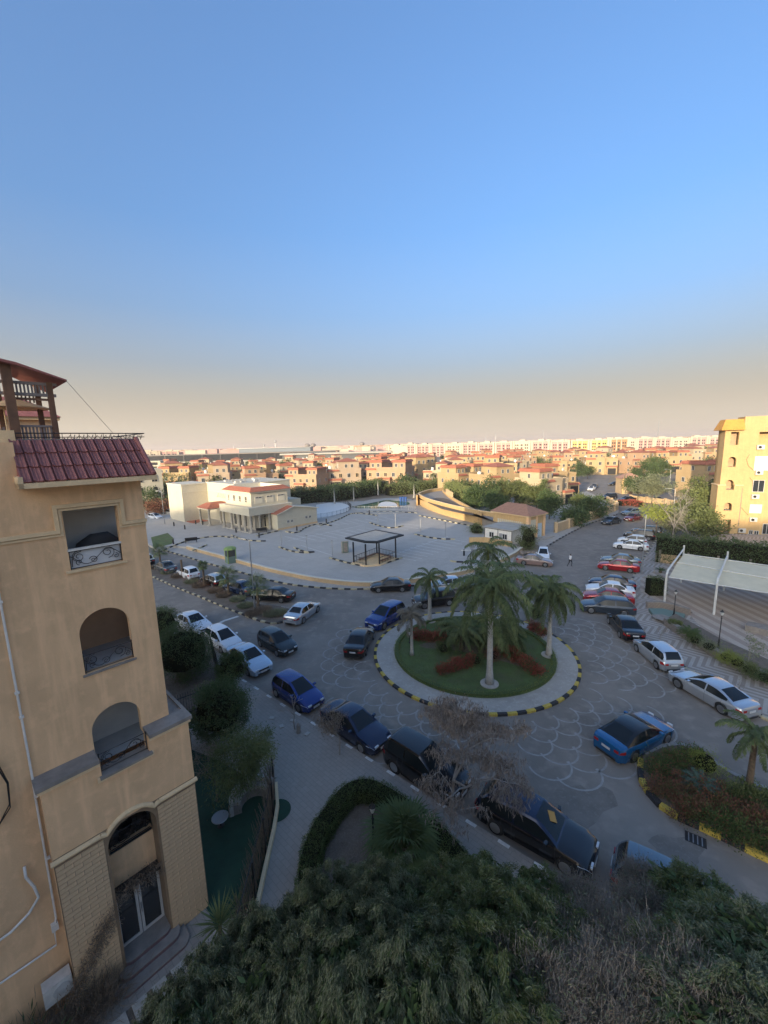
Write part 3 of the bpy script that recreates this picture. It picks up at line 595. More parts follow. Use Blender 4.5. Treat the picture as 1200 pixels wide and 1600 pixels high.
q=MB(); q.add([(-4.4,2.1,19.35),(-2.66,2.1,19.03),(-1.56,2.1,18.66),(-1.56,5.4,18.66),(-2.66,4.6,19.1),(-4.4,4.6,19.35)]+[(-4.4,2.1,19.28),(-2.66,2.1,18.96),(-1.56,2.1,18.61),(-1.56,5.4,18.61),(-2.66,4.6,19.03),(-4.4,4.6,19.28)],[(0,1,4,5),(1,2,3,4),(11,10,7,6),(10,9,8,7),(0,6,7,1),(1,7,8,2),(2,8,9,3)]); q.build('roof',M['tile'],pe)
q=MB(); q.tube([(-1.58,2.1,18.63),(-.75,1.35,17.08)],.006,4); wi=q.build('guy_wire',M['iron']); wi.matrix_world=Matrix.Translation((AX,AY,0))@Matrix.Rotation(BA,4,'Z'); tag(wi,'thin wire from the pergola roof tip down to the terrace rail','wire')
q=MB(); q.b2(-3.6,-2.2,4.0,4.2,17.9,17.95); q.tube([(-2.9,4.0,16.9),(-2.9,4.0,18.0)],.02,5); q.lathe([(0.02,18.25),(.9,17.95),(.9,17.93),(.02,18.2)],12,(-2.6,4.2,0)); pa=q.build('terrace_parasol',M['trim']); pa.matrix_world=Matrix.Translation((AX,AY,0))@Matrix.Rotation(BA,4,'Z'); tag(pa,'beige parasol under the roof pergola','parasol')
# neighbouring block behind the pergola
nb=empty('neighbour_block',(AX,AY,0),BA,'ochre block with hipped maroon roof behind the roof pergola','apartment building')
q=MB(); q.b2(-9,-.85,10,18,0,17.95); q.build('wall',M['wallN'],nb)
q=MB(); q.b2(-9.2,-.55,9.8,18.2,17.95,18.08); q.build('cornice',M['trim'],nb)
q=MB(); q.add([(-9.2,9.7,18.08),(-.5,9.7,18.08),(-.5,18.3,18.08),(-9.2,18.3,18.08),(-9.2,11.2,19.0),(-1.6,11.2,19.0),(-1.6,16.5,19.0),(-9.2,16.5,19.0)],[(0,1,5,4),(1,2,6,5),(2,3,7,6),(4,5,6,7),(3,0,4,7)]); q.build('roof',M['tile'],nb)
# pipes, cables, hose, air-conditioner
def wl_obj(nm,q,m,label,cat,**k): o=q.build(nm,m,**k); o.matrix_world=Matrix.Translation((AX,AY,0))@Matrix.Rotation(BA,4,'Z'); return tag(o,label,cat)
q=MB(); q.tube([(-3.91,.45,15.0),(-3.93,.45,8),(-3.98,.45,3.25)],.028,8); q.tube([(-3.98,.45,3.25),(-4.05,.43,3.0)],.028,8); q.b2(-4.12,-3.96,.38,.499,2.9,3.12); q.tube([(-4.06,.44,2.95),(-4.08,.44,2.4),(-6.5,.44,2.5)],.028,8)
for z in (5.2,7.2,9.6,10.3,12.8,14.4): q.b2(-3.97,-3.87,.40,.499,z,z+.05)
q.build('drain_pipe',M['pvc'],bld)
q=MB(); q.tube([(-4.41,.42,5.4),(-4.42,.38,5.1),(-4.30,.36,4.7),(-4.25,.36,4.3),(-4.5,.36,4.0),(-4.9,.38,3.78),(-5.2,.42,3.72),(-5.25,.42,3.6)],.035,8); wl_obj('hose',q,M['pvc'],'white flexible hose curling across the lower left wall','hose',smooth=True)
q=MB()
for k in range(2): q.tube([(-4.9+k*.05,.44,9.1),(-4.55+k*.04,.40,8.6),(-4.42+k*.02,.40,8.0),(-4.45,.40,7.4-.1*k),(-4.75,.42,6.9),(-5.2,.44,6.9)],.016,5)
wl_obj('cable_loop',q,M['black'],'black cable loop on the wall at the left picture edge','cable')
ac=empty('wall_ac',(AX,AY,0),BA,'off white air conditioner hung low on the left wall among bare shrubs','air conditioner')
q=MB(); q.b2(-4.55,-3.9,.02,.36,1.05,1.62); q.build('casing',M['ac'],ac); q=MB(); q.lathe([(.2,0.0),(.2,-.02),(.16,-.02),(.05,-.03)],16,(-4.15,.02,1.33),axis='Y'); q.build('fan_grille',M['floor'],ac)
q=MB(); 
for x in (-4.45,-4.0): q.b2(x-.02,x+.02,.1,.5,.99,1.04)
q.build('bracket',M['iron'],ac)
q=MB(); q.lathe([(.12,0),(.15,.22),(.16,.25),(.05,.26)],14); o=q.build('bucket',M['metal'],smooth=True,angle=40); o.location=(*G(190,1556,.15),SW); tag(o,'small pale metal bucket at the left end of the entrance steps','bucket')
# ---------------------------------------------------------------- cars
TYRE=flat('tyre_rubber',(.018,.018,.018),.85); RIM=flat('alloy_rim',(.36,.37,.38),.3,.8); CG=flat('car_glass',(.010,.014,.016),.08,spec=.35); LAMP=flat('headlamp',(.55,.58,.60),.12); TAIL=flat('tail_lamp',(.28,.012,.012),.2); PLATE=mat('number_plate',(.55,.56,.56),.5); TRIMB=flat('black_trim',(.015,.015,.016),.5); CHR=flat('chrome',(.55,.55,.56),.2,.9)
def paint(n,c,metal=.3): return flat('paint_'+n,c,.22,metal,.6,.4)
PT={'silver':paint('silver',(.47,.50,.53),.6),'white':paint('white',(.66,.68,.70),0),'black':paint('black',(.004,.004,.005),0),'navy':paint('navy',(.006,.014,.045)),'blue':paint('blue',(.006,.03,.17)),'dkblue':paint('dark_blue',(.015,.03,.075)),'azure':paint('azure',(.008,.10,.24)),'red':paint('red',(.30,.012,.018)),'dkred':paint('dark_red',(.11,.012,.014)),'grey':paint('grey',(.10,.11,.115)),'dgreen':paint('dark_grey_green',(.022,.030,.030)),'steel':paint('steel_blue',(.11,.15,.18)),'ice':paint('ice_silver',(.42,.50,.58),.4),'slate':paint('slate',(.04,.055,.075)),'dust':paint('dusty_brown',(.22,.15,.13),0),'cover':None}
wm=MB(); wm.lathe([(.20,-.10),(.29,-.105),(.315,-.07),(.315,.07),(.29,.105),(.20,.10)],20,axis='Y'); TY=wm.mesh('tyre',[TYRE],angle=50)
wm=MB(); wm.lathe([(.205,-.09),(.215,-.085),(.19,-.06),(.06,-.055),(.05,-.085),(.02,-.085)],20,axis='Y')
for k in range(5):
    a=2*PI*k/5; wm.box((.12*math.cos(a),-.075,.12*math.sin(a)),(.17,.03,.045),ry=-a)
RM=wm.mesh('rim',[RIM],angle=40)
def lerpk(ks,x):
    if x<=ks[0][0]: return ks[0][1]
    for (a,va),(b,vb) in zip(ks,ks[1:]):
        if x<=b: t=(x-a)/(b-a); return va+(vb-va)*t
    return ks[-1][1]
TYPES={ # length,width,height,wheelbase,front overhang, deck profile (x from the rear),cabin (base rear, roof rear, roof front, base front), wheel scale, rise
'sedan':dict(L=4.62,W=1.78,H=1.45,wb=2.70,fo=.90,deck=[(0,.78),(.06,.94),(.25,.99),(.85,1.0),(1.3,.93),(3.0,.91),(3.35,.93),(4.1,.82),(4.45,.72),(4.62,.60)],cab=(.72,1.45,2.55,3.42),ws=1.0),
'coupe':dict(L=4.72,W=1.86,H=1.40,wb=2.78,fo=.88,deck=[(0,.78),(.06,.95),(.3,1.0),(.8,1.0),(1.3,.93),(3.0,.90),(3.4,.92),(4.2,.82),(4.55,.72),(4.72,.58)],cab=(.50,1.55,2.50,3.50),ws=1.08),
'hatch':dict(L=4.0,W=1.70,H=1.48,wb=2.48,fo=.80,deck=[(0,.62),(.05,.86),(.15,.95),(.6,.94),(2.6,.91),(3.0,.93),(3.6,.80),(3.88,.70),(4.0,.58)],cab=(.08,.50,2.05,3.12),ws=.96),
'suv':dict(L=4.50,W=1.85,H=1.68,wb=2.68,fo=.88,deck=[(0,.72),(.05,.98),(.15,1.08),(.6,1.06),(3.0,1.04),(3.3,1.06),(4.1,.97),(4.40,.84),(4.50,.68)],cab=(.08,.52,2.35,3.38),ws=1.15),
'wagon':dict(L=4.75,W=1.82,H=1.52,wb=2.80,fo=.90,deck=[(0,.66),(.05,.90),(.15,.98),(.6,.96),(3.1,.93),(3.45,.95),(4.25,.84),(4.6,.72),(4.75,.58)],cab=(.10,.75,2.60,3.56),ws=1.05)}
def cartype(tn):
    T=TYPES[tn]; L,W,H,wb,fo=T['L'],T['W'],T['H'],T['wb'],T['fo']; ro=L-wb-fo; ws=T['ws']; wr=.315*ws; Ra=wr+.055; zc=wr
    xa=[ro,ro+wb]; c0,c1,c2,c3=T['cab']; cx=ro+wb/2
    xs=set([0,.03,.07,.14,.22,.32,L,L-.03,L-.07,L-.14,L-.22,L-.32]); k=.36
    while k<L-.34: xs.add(round(k,3)); k+=.14
    for a in xa:
        for i in range(13): xs.add(round(a+Ra*math.cos(PI*i/12),4))
        xs.add(a-Ra-.01); xs.add(a+Ra+.01)
    bx=(c1+c2)/2+.1; seams=[c0+.62 if tn in('sedan','coupe') else ro+.25,bx-.03,c3-.10]
    for q in seams: xs.add(q-.007); xs.add(q+.007)
    xs=sorted(x for x in xs if 0<=x<=L); xx=[xs[0]]
    for x in xs[1:]:
        if x-xx[-1]>.004: xx.append(x)
    xs=xx
    def hw(x):
        e=min(x,L-x); t=max(0,1-e/.55); m=abs(x-L/2)/(L/2); return W/2*(1-.03*m*m)*(1-.20*t**2.6)
    def sec(x):
        zt=lerpk(T['deck'],x); w=hw(x); zb=.19+(.05 if min(x,L-x)<.3 else 0)
        for a in xa:
            if abs(x-a)<Ra: zb=max(zb,zc+math.sqrt(max(0,Ra*Ra-(x-a)**2)))
        z1=max(.42*ws,zb+.008); z2=max(.66*ws,z1+.008,0); z2=min(z2,zt-.05); z1=min(z1,z2-.004); z3=max(z2+.005,zt-.12)
        return [(w*.95,zb),(w*.985,z1),(w,z2),(w*.985,z3),(w*.93,zt-.035),(w*.80,zt),(w*.42,zt+.018),(0,zt+.024)]
    secs=[sec(x) for x in xs]; K=8
    body=MB(); seam=MB(); head=MB(); tail=MB()
    def pt(i,j,s,off=0):
        y,z=secs[i][j]; return (xs[i]-cx,s*(y+off),z+off*.2)
    for s in(1,-1):
        for i in range(len(xs)-1):
            for j in range(K-1):
                a,b,c,d=pt(i,j,s),pt(i+1,j,s),pt(i+1,j+1,s),pt(i,j+1,s)
                f=[(0,1,2,3)] if s<0 else [(3,2,1,0)]
                issm=any(abs((xs[i]+xs[i+1])/2-q)<.006 for q in seams) and j in(0,1,2,3) and xs[i+1]-xs[i]<.02
                tgt=body
                if issm: tgt=seam
                elif j in(2,) and xs[i]>=L-.50: tgt=head
                elif j in(2,) and xs[i+1]<=.34: tgt=tail
                tgt.add([a,b,c,d],f)
        for i,sg in ((0,-1),(len(xs)-1,1)):
            for j in range(K-1):
                y0,z0=secs[i][j]; y1,z1=secs[i][j+1]; x=xs[i]-cx
                if z0>secs[i][0][1]+1e-9 or j==0: pass
            pl=[(xs[i]-cx,s*y,z) for y,z in secs[i]]+[(xs[i]-cx,0,secs[i][0][1])]
            body.add(pl,[tuple(range(len(pl))) if s*sg>0 else tuple(range(len(pl)-1,-1,-1))])
    under=MB(); under.b2(.15-cx,L-.15-cx,-W/2+.16,W/2-.16,.17,.60)
    for a in xa:
        for s in(1,-1): under.lathe([(Ra-.01,-.12),(Ra-.01,.12)],16,(a-cx,s*(W/2-.20),zc),axis='Y')
    # cabin
    zb=lambda x: lerpk(T['deck'],x)-.03
    st=sorted(set([c0,c0+(c1-c0)*.12,c0+(c1-c0)*.88,c1,c1+.12,bx-.04,bx+.04,c2-.12,c2,c2+(c3-c2)*.1,c2+(c3-c2)*.9,c3]+[c1+(c2-c1)*i/5 for i in range(1,5)]+[c0+(c1-c0)*i/3 for i in(1,2)]+[c2+(c3-c2)*i/3 for i in(1,2)]))
    def top(x):
        if x<c1: t=(x-c0)/(c1-c0); z0=zb(c0)+.01; return z0+(H-.04-z0)*(math.sin(t*PI/2)**.9 if tn!='sedan' and tn!='coupe' else (t*.75+.25*math.sin(t*PI/2)))
        if x>c2: t=(c3-x)/(c3-c2); z0=zb(c3)+.01; return z0+(H-.03-z0)*(t*.7+.3*math.sin(t*PI/2))
        t=(x-c1)/(c2-c1); return H-.04+.01*t+.03*math.sin(PI*t)
    def csec(x):
        zt=top(x); z0=zb(x); hb=hw(x)*.925; fr=max(0,min(1,(zt-z0)/(H-.1-z0))); yr=hb-.20*fr-.0; e=min(1,(min(x-c0,c3-x)+.02)/.25); 
        A=z0+.0; z1=z0+(zt-z0)*.07; z2=z0+(zt-z0)*.86; y=lambda z:hb-(hb-yr)*((z-z0)/max(.01,zt-z0))
        return [(hb,A),(y(z1),z1),(y(z2),z2),(yr-.035,zt-.012),(yr*.80,zt+.004),(yr*.4,zt+.018),(0,zt+.022)]
    cs=[csec(x) for x in st]; cab=MB(); wsd=MB(); rear=MB(); sg_={'front':MB(),'rear':MB()}; sides=[]
    swin=[]
    for s in(1,-1):
        wins=[MB(),MB(),MB()]
        for i in range(len(st)-1):
            xm=(st[i]+st[i+1])/2
            for j in range(6):
                a,b,c,d=[(st[p]-cx,s*cs[p][q][0],cs[p][q][1]) for p,q in((i,j),(i+1,j),(i+1,j+1),(i,j+1))]
                f=[(0,1,2,3)] if s<0 else [(3,2,1,0)]; tgt=cab
                if j==1:
                    if c0+(c1-c0)*.3<xm<bx-.04: tgt=wins[0]
                    elif bx+.04<xm<c3-(c3-c2)*.12: tgt=wins[1]
                if j>=3+(0):
                    if c2<xm and xm<c3-(c3-c2)*.06 and j>=4: tgt=wsd
                    if c2<xm and j==3 and False: tgt=wsd
                    if xm<c1-(c1-c0)*.1 and xm>c0+(c1-c0)*.1 and j>=4: tgt=rear
                tgt.add([a,b,c,d],f)
        swin+=wins[:2]
    trim=MB(); 
    # front fascia: grille, intake, plate; rear: plate
    xf=L-cx; xr=-cx; trim.box((xf-.0,0,.52*ws+.02),(.03,W*.46,.11)); trim.box((xf-.01,0,.30*ws),(.03,W*.56,.12)); trim.box((xr+.005,0,.30),(.03,W*.60,.12))
    pl=MB(); pl.box((xf+.02,0,.41*ws),(.02,.46,.12)); pr=MB(); pr.box((xr-.02,0,.68*ws if tn not in('sedan','coupe') else .70),(.02,.46,.12))
    hl=head
    for s in(1,-1): hl.box((xf-.035,s*hw(L)*.72,.60*ws+.02),(.08,W*.15,.10)); tail.box((xr+.02,s*hw(0)*.78,.72*ws),(.06,W*.13,.13))
    hd=MB()
    for s in(1,-1):
        for xh in (bx-.22,c3-.95 if tn!='hatch' else bx+.9): hd.box((xh-cx+.0,s*(W/2+.005),.80*ws+.02),(.17,.03,.028))
    mr=MB()
    for s in(1,-1): mr.box((c3-.42-cx,s*(W/2+.05),zb(c3)+.10),(.13,.20,.12),rz=s*.2); 
    ang=32
    P=dict(body=[(body,'body',0)],under=[(under,'underbody',0)])
    me=[]
    D=flat('dummy',(1,1,1)) if 'dummy' not in bpy.data.materials else bpy.data.materials['dummy']
    def add(nm,mb,m,paintable=False,loc=(0,0,0),angle=ang):
        me.append((nm,mb.mesh(nm,[m or D],angle=angle),m is None,loc))
    def weld(nm,mb,m,**k):
        msh=mb.mesh(nm,[m or D]); b=bmesh.new(); b.from_mesh(msh); bmesh.ops.remove_doubles(b,verts=b.verts,dist=.0008); bmesh.ops.recalc_face_normals(b,faces=b.faces) if nm in('body',) else None; b.to_mesh(msh); b.free()
        msh.polygons.foreach_set('use_smooth',[True]*len(msh.polygons)); msh.set_sharp_from_angle(angle=R(ang)); me.append((nm,msh,m is None,(0,0,0)))
    weld('body',body,None); weld('cabin',cab,None); weld('windshield',wsd,CG); weld('rear_window',rear,CG)
    for q in swin: weld('side_window',q,CG)
    weld('underbody',under,TRIMB); weld('door_seam',seam,TRIMB); weld('front_grille',trim,TRIMB); 
    weld('headlight',head,LAMP); weld('taillight',tail,TAIL); add('number_plate',pl,PLATE); add('number_plate',pr,PLATE); add('door_handle',hd,None); add('wing_mirror',mr,None)
    return dict(me=me,xa=[a-cx for a in xa],W=W,wr=wr,ws=ws,L=L)
CT={k:cartype(k) for k in TYPES}
def car(tn,x,y,hdg,col,label,group=None,roof=None,z=0.,name=None,rim=None):
    T=CT[tn]; root=empty(name or {'sedan':'parked_car','coupe':'parked_car','hatch':'hatchback_car','suv':'suv_car','wagon':'estate_car'}[tn],(x,y,z),R(hdg),label,'car',group)
    for nm,me,pnt,loc in T['me']:
        o=inst(nm,me,root,loc)
        if pnt: o.material_slots[0].link='OBJECT'; o.material_slots[0].material=PT[roof] if (nm=='cabin' and roof) else PT[col]
    for a in T['xa']:
        for s in(-1,1):
            w=empty('wheel',(a,s*(T['W']/2-.115),T['wr'])); w.parent=root; w.rotation_euler=(0,0,0 if s<0 else PI); w.scale=(T['ws'],1,T['ws'])
            inst('tyre',TY,w); inst('rim',RM,w,(0,-.022,0))
    return root
def off(px,py,pr,hd,W=1.8,side='L',z=0.):
    pass
def place(tn,F,Rr,side,col,label,group=None,hdg=None,**k):
    """the car stands where its two near wheels touch the road"""
    a=Vector(G(*F)); b=Vector(G(*Rr)); d=(a-b).normalized() if hdg is None else Vector((math.cos(R(hdg)),math.sin(R(hdg)))); m=(a+b)/2
    n=Vector((-d.y,d.x))*(-1 if side=='L' else 1)*(CT[tn]['W']/2-.1)
    return car(tn,m.x+n.x,m.y+n.y,math.degrees(math.atan2(d.y,d.x)),col,label,group,**k)
gr='cars angle parked along the zigzag pavement'
place('coupe',(1064,1078),(1121,1112),'L','silver','long silver saloon with red tail lamps, nearest car along the zigzag pavement',gr)
place('hatch',(995,1018),(1026,1045),'L','silver','silver hatchback between the long silver saloon and the black saloon',gr)
place('sedan',(951.5,975),(969,997),'L','black','black saloon with white rear plate ahead of the silver hatchback',gr)
place('wagon',(919.5,957),(979,965),'L','slate','dark slate estate car with its wheels turned to the roundabout',gr,hdg=162)
car('sedan',22.6,39.9,158,'red','bright red saloon squeezed behind the dark slate estate car',gr)
car('sedan',23.9,41.9,156,'white','white saloon between the red one and the navy one near the roundabout',gr)
car('sedan',25.3,44.0,152,'navy','navy saloon, farthest of the tight four beside the roundabout',gr)
place('sedan',(947,890.7),(983,896),'L','red','deep red saloon parked alone with a blue grey car behind it',gr,hdg=150)
car('sedan',31.2,52.6,150,'steel','blue grey saloon just behind the lone deep red one',gr)
place('sedan',(969,857),(999.7,862),'L','white','pearl white saloon, front one of three near the tall pole',gr,hdg=146)
car('hatch',39.3,63.2,144,'white','white hatchback behind the pearl white saloon',gr)
car('suv',42.2,66.2,142,'black','black car with roof bars behind the two white cars',gr)
car('suv',45.2,69.0,140,'slate','dark car half hidden under the hedge end',gr)
gr='cars along the street between the villas'
car('sedan',44.6,79.0,-150,'slate','dark blue saloon parked by the kerb left of the street, nearest one',gr)
car('sedan',50.6,81.8,-150,'dkred','wine red saloon behind the dark blue one at the kerb',gr)
car('sedan',54.0,88.0,-165,'steel','blue saloon at the corner of the villa wall',gr)
car('suv',62.5,112.5,200,'black','black car with pale bonnet at the street corner by the tan gatehouse',gr); car('sedan',64.5,107.5,190,'black','black saloon beside it at the far street corner',gr)
car('sedan',68,133,230,'white','white saloon far up the villa street',gr); car('sedan',72,139,235,'grey','grey car behind the far white saloon up the street',gr); car('sedan',83,146,180,'black','black car at the very top of the villa street',gr)
car('suv',78,104,175,'dkred','dark red car under the spreading tree on the cross street',gr); car('sedan',70.5,105.5,175,'black','black car in the shade under the spreading tree',gr)
car('hatch',22.4,56.2,-112,'white','small white car stopped at the sandy verge near the walking man',gr)
car('sedan',20.2,53.4,-25,'dust','dusty brown car behind the palms at the sandy verge',gr)
gr='cars round the roundabout'
car('hatch',11.3,44.6,195,'ice','pale teal hatchback behind the slim pole, facing the roundabout',gr)
place('sedan',(590,926.5),(630,925),'L','black','black saloon on the far side of the roundabout by the plaza kerb',gr,hdg=181)
car('sedan',7.2,45.0,184,'silver','silver saloon half hidden by the grey palm behind the roundabout',gr)
place('suv',(665,951.5),(700.4,947),'L','black','black car hidden behind the palms at the top of the roundabout',gr,hdg=194)
place('suv',(599,985),(628,967.5),'L','blue','bright blue off roader on the left of the roundabout',gr)
place('sedan',(582.5,1000),(572,1022.5),'R','black','black saloon driving up between the island and the blue car',gr)
place('coupe',(1038,1163),(992,1189),'R','azure','azure coupe with a black roof beside the reddish shrub bed',gr,roof='black')
gr='cars parked behind the young palms'
place('sedan',(495,957.5),(475,973),'R','silver','silver saloon at the end of the palm median',gr)
car('sedan',-12.4,43.0,166,'black','black saloon behind the end palm of the median',gr)
car('sedan',-17.0,45.6,146,'dkblue','dark blue saloon, second from the median end',gr)
car('hatch',-21.3,48.6,140,'black','black hatchback with a pale roof, third from the median end',gr,roof='silver')
car('hatch',-25.9,51.9,138,'white','white hatchback, fourth from the median end',gr)
car('sedan',-30.6,55.0,138,'grey','dark grey saloon next to the white hatchback',gr)
car('suv',-35.6,58.6,138,'black','black car with a white roof behind the leftmost palm',gr,roof='white')
car('hatch',-39.6,61.8,138,'white','white car at the far left of the angled row',gr)
gr='cars parked along the near pavement'
car('sedan',-18.1,36.2,-40,'white','white saloon beside the bushes, farthest left of the kerb row',gr)
car('hatch',-14.0,32.7,-42,'white','white hatchback with black windscreen just below the stop line',gr)
place('sedan',(389,1057.5),(361,1035),'R','ice','ice silver saloon beside the round clipped tree',gr,hdg=-44)
place('hatch',(434,1026),(407.5,1010),'R','dgreen','dark green grey hatchback out in the road lane',gr,hdg=-43)
place('hatch',(467.5,1112.5),(433,1089),'R','blue','bright blue hatchback behind the bare sapling',gr)
place('sedan',(569,1177.5),(512,1140),'R','navy','navy saloon behind the brown leaved sapling',gr,hdg=-43)
car('suv',1.75,18.15,-43,'black','black off roader half hidden by the bare pod tree',gr)
bs_=place('wagon',(872,1357),(783,1308),'R','black','glossy black car with an orange sunshade below the pod tree',gr,hdg=-38,roof='navy')  # the orange on the windscreen is a painted reflection
car('hatch',9.9,12.0,-36,'steel','grey blue car seen through the bare shrubs',gr)
car('hatch',15.6,7.6,-36,'ice','pale blue car at the lower right corner under the trees',gr)
car('hatch',23.4,18.2,105,'red','red car cut by the right picture edge',gr)
car('hatch',38.6,44.6,115,'dkred','dark red car parked under the pale canopy')
q=MB(); q.box((0,0,0),(.30,.42,.012),rz=.6); sh=q.build('sunshade',flat('orange_cloth',(.50,.27,.07),.8)); c_,s_=math.cos(R(-38)),math.sin(R(-38)); lx,ly=.62,.12  # orange patch paints a sunlit building's reflection on the windscreen
sh.location=(bs_.location.x+lx*c_-ly*s_,bs_.location.y+lx*s_+ly*c_,1.285); sh.rotation_euler=(0,R(27),R(-38)); tag(sh,'small orange sunshade on the windscreen of the glossy black car','sunshade')  # painted reflection of a sunlit building, no cloth there
# ---------------------------------------------------------------- vegetation builders
PROTO={}
def link(nm,me,parent=None,loc=(0,0,0),rz=0,sc=None):
    return inst(nm,me,parent,loc,(0,0,rz),sc)
def crownmesh(key,fn):
    if key not in PROTO: PROTO[key]=fn()
    return PROTO[key]
def limbs(h,r,spread,n=5,lean=(0,0),zt=.55):
    q=MB(); top=Vector((lean[0],lean[1],h)); q.tube([(0,0,0),(lean[0]*.3,lean[1]*.3,h*zt*.5),(lean[0]*.6,lean[1]*.6,h*zt)],[r,r*.8,r*.65],8)
    s=Vector((lean[0]*.6,lean[1]*.6,h*zt))
    for k in range(n):
        a=2*PI*k/n+random.random(); e=Vector((lean[0]+spread*math.cos(a)*random.uniform(.5,1),lean[1]+spread*math.sin(a)*random.uniform(.5,1),h*random.uniform(.8,1))); m=s.lerp(e,.5)+Vector((0,0,-.1*h)); q.tube([s,m,e],[r*.5,r*.33,r*.12],5)
    return q
def tree(x,y,h,rad,cz,lm,n,label,leaf=(.22,.09),name='tree',group=None,trunk_r=.14,clumps=40,cs=.5,key=None,z=0,droop=.2,rz=None,shell=.5):
    root=empty(name,(x,y,z),random.uniform(0,6) if rz is None else rz,label,'tree',group)
    k=(key or name,n,tuple(rad),leaf,random.randint(0,2) if key is None else key)
    me=crownmesh(('c',)+k+(lm,),lambda: quads('crown',crown(n,rad,leaf,clumps,cs,droop,shell),M[lm]))
    tm=crownmesh(('t',)+k,lambda: limbs(cz,trunk_r,rad[0]*.6).mesh('trunk',[M['trunk']],smooth=True))
    link('trunk',tm,root); link('crown',me,root,(0,0,cz)); return root
def bush(x,y,rad,lm,n,label,name='bush',leaf=(.10,.045),z=.12,group=None,cat='bush',clumps=30,cs=.16,droop=0.,core=True,sh=.75):
    root=empty(name,(x,y,z),random.uniform(0,6),label,cat,group)
    me=crownmesh(('b',n,tuple(rad),leaf,lm,random.randint(0,1)),lambda: quads('foliage',crown(n,rad,leaf,clumps,cs,droop,sh,zcut=-rad[2]*.75),M[lm])); link('foliage',me,root,(0,0,rad[2]*.75))
    if core:
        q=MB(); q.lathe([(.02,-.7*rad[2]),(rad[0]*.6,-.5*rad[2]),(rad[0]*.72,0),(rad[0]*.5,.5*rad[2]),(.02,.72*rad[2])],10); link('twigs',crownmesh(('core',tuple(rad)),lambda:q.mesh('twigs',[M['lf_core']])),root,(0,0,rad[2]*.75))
    return root
def hedge(path,w,h,lm,dens,label,name='hedge',z=.12,leaf=(.08,.04),closed=False,cat='hedge',jit=.05,core='lf_core',group=None,zfun=None):
    P=resample(path,.35,closed); n=len(P); q=MB(); c0=P[0]
    root=empty(name,(c0.x,c0.y,z),0,label,cat,group)
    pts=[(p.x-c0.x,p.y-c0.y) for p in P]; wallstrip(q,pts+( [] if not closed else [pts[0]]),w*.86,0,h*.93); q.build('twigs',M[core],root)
    A=np.array(pts); T=np.roll(A,-1,0)-A
    if not closed: T[-1]=T[-2]
    T=T/np.maximum(np.linalg.norm(T,axis=1,keepdims=True),1e-6); N=np.stack([-T[:,1],T[:,0]],1)
    L=.35*n; tot=int(dens*L*(w+2*h)); i=rng.integers(0,n,tot); u=rng.uniform(0,1,tot); s=rng.uniform(-1,1,tot)*(h+w/2)
    yy=np.where(np.abs(s)>w/2,np.sign(s)*w/2,s); zz=np.where(np.abs(s)>w/2,h-(np.abs(s)-w/2),h)
    und=.06*np.sin(i*.9)+.05*np.sin(i*2.3+1); zz=zz+np.where(zz>h*.8,und*h,0); yy=yy*(1+.10*np.sin(i*1.7))
    B=np.zeros((tot,3)); B[:,:2]=A[i]+T[i]*.35*u[:,None]+N[i]*yy[:,None]; B[:,2]=zz; B+=rng.normal(size=B.shape)*jit
    D=np.zeros((tot,3)); D[:,:2]=N[i]*(yy/w*1.4)[:,None]; D[:,2]=np.where(np.abs(s)<w/2,.9,.2); D=unit(D+rng.normal(size=D.shape)*.7)
    m=B[:,2]>0; V=leafquads(B[m],D[m],rng.uniform(leaf[0]*.6,leaf[0]*1.3,m.sum()),leaf[1])
    link('foliage',quads('foliage',V,M[lm]),root); return root
def frondmesh(L,up,down,nl,ll,lw,hang=.8,seed=0,mt='frond'):
    """arched feather frond growing along +x"""
    r=np.random.default_rng(seed); n=22; pts=[]; p=np.array([0.,0,0]); pts.append(p.copy()); dirs=[]
    for i in range(n):
        t=i/n; a=up+(down-up)*(t**.85); d=np.array([math.cos(a),.05*math.sin(t*3+seed),math.sin(a)]); d/=np.linalg.norm(d); p=p+d*L/n; pts.append(p.copy()); dirs.append(d)
    pts=np.array(pts); dirs.append(dirs[-1]); dirs=np.array(dirs)
    t=np.linspace(.14,1,nl); V=[]
    for s in(1,-1):
        tt=np.clip(t+r.normal(size=nl)*.006,0,1)*n; i0=np.minimum(tt.astype(int),n-1); f=(tt-i0)[:,None]; B=pts[i0]*(1-f)+pts[i0+1]*f; T=dirs[i0]
        side=np.cross(T,[0,0,1.]); side=unit(side)*s; lf=ll*(np.sin(PI*(.12+.85*t))**.6)[:,None]*r.uniform(.8,1.1,(nl,1))
        D1=unit(side*.9+T*.5+np.array([0,0,.15])+r.normal(size=(nl,3))*.12); D2=unit(side*.45+T*.35+np.array([0,0,-hang])+r.normal(size=(nl,3))*.18)
        m=B+D1*lf*.45; e=m+D2*lf*.6; w=unit(np.cross(D1,D2)+T*.3)*lw/2
        V.append(np.stack([B-w*.6,B+w*.6,m+w,m-w],1)); V.append(np.stack([m-w,m+w,e+w*.15,e-w*.15],1))
    me=quads('frond',np.concatenate(V),M[mt])
    b=bmesh.new(); b.from_mesh(me); q=MB(); q.tube([tuple(x) for x in pts[::3]],[.035*(1-.85*i/(len(pts[::3])-1)) for i in range(len(pts[::3]))],4)
    vs=[b.verts.new(v) for v in q.v]; 
    for f_ in q.f: b.faces.new([vs[k] for k in f_])
    b.to_mesh(me); b.free(); return me
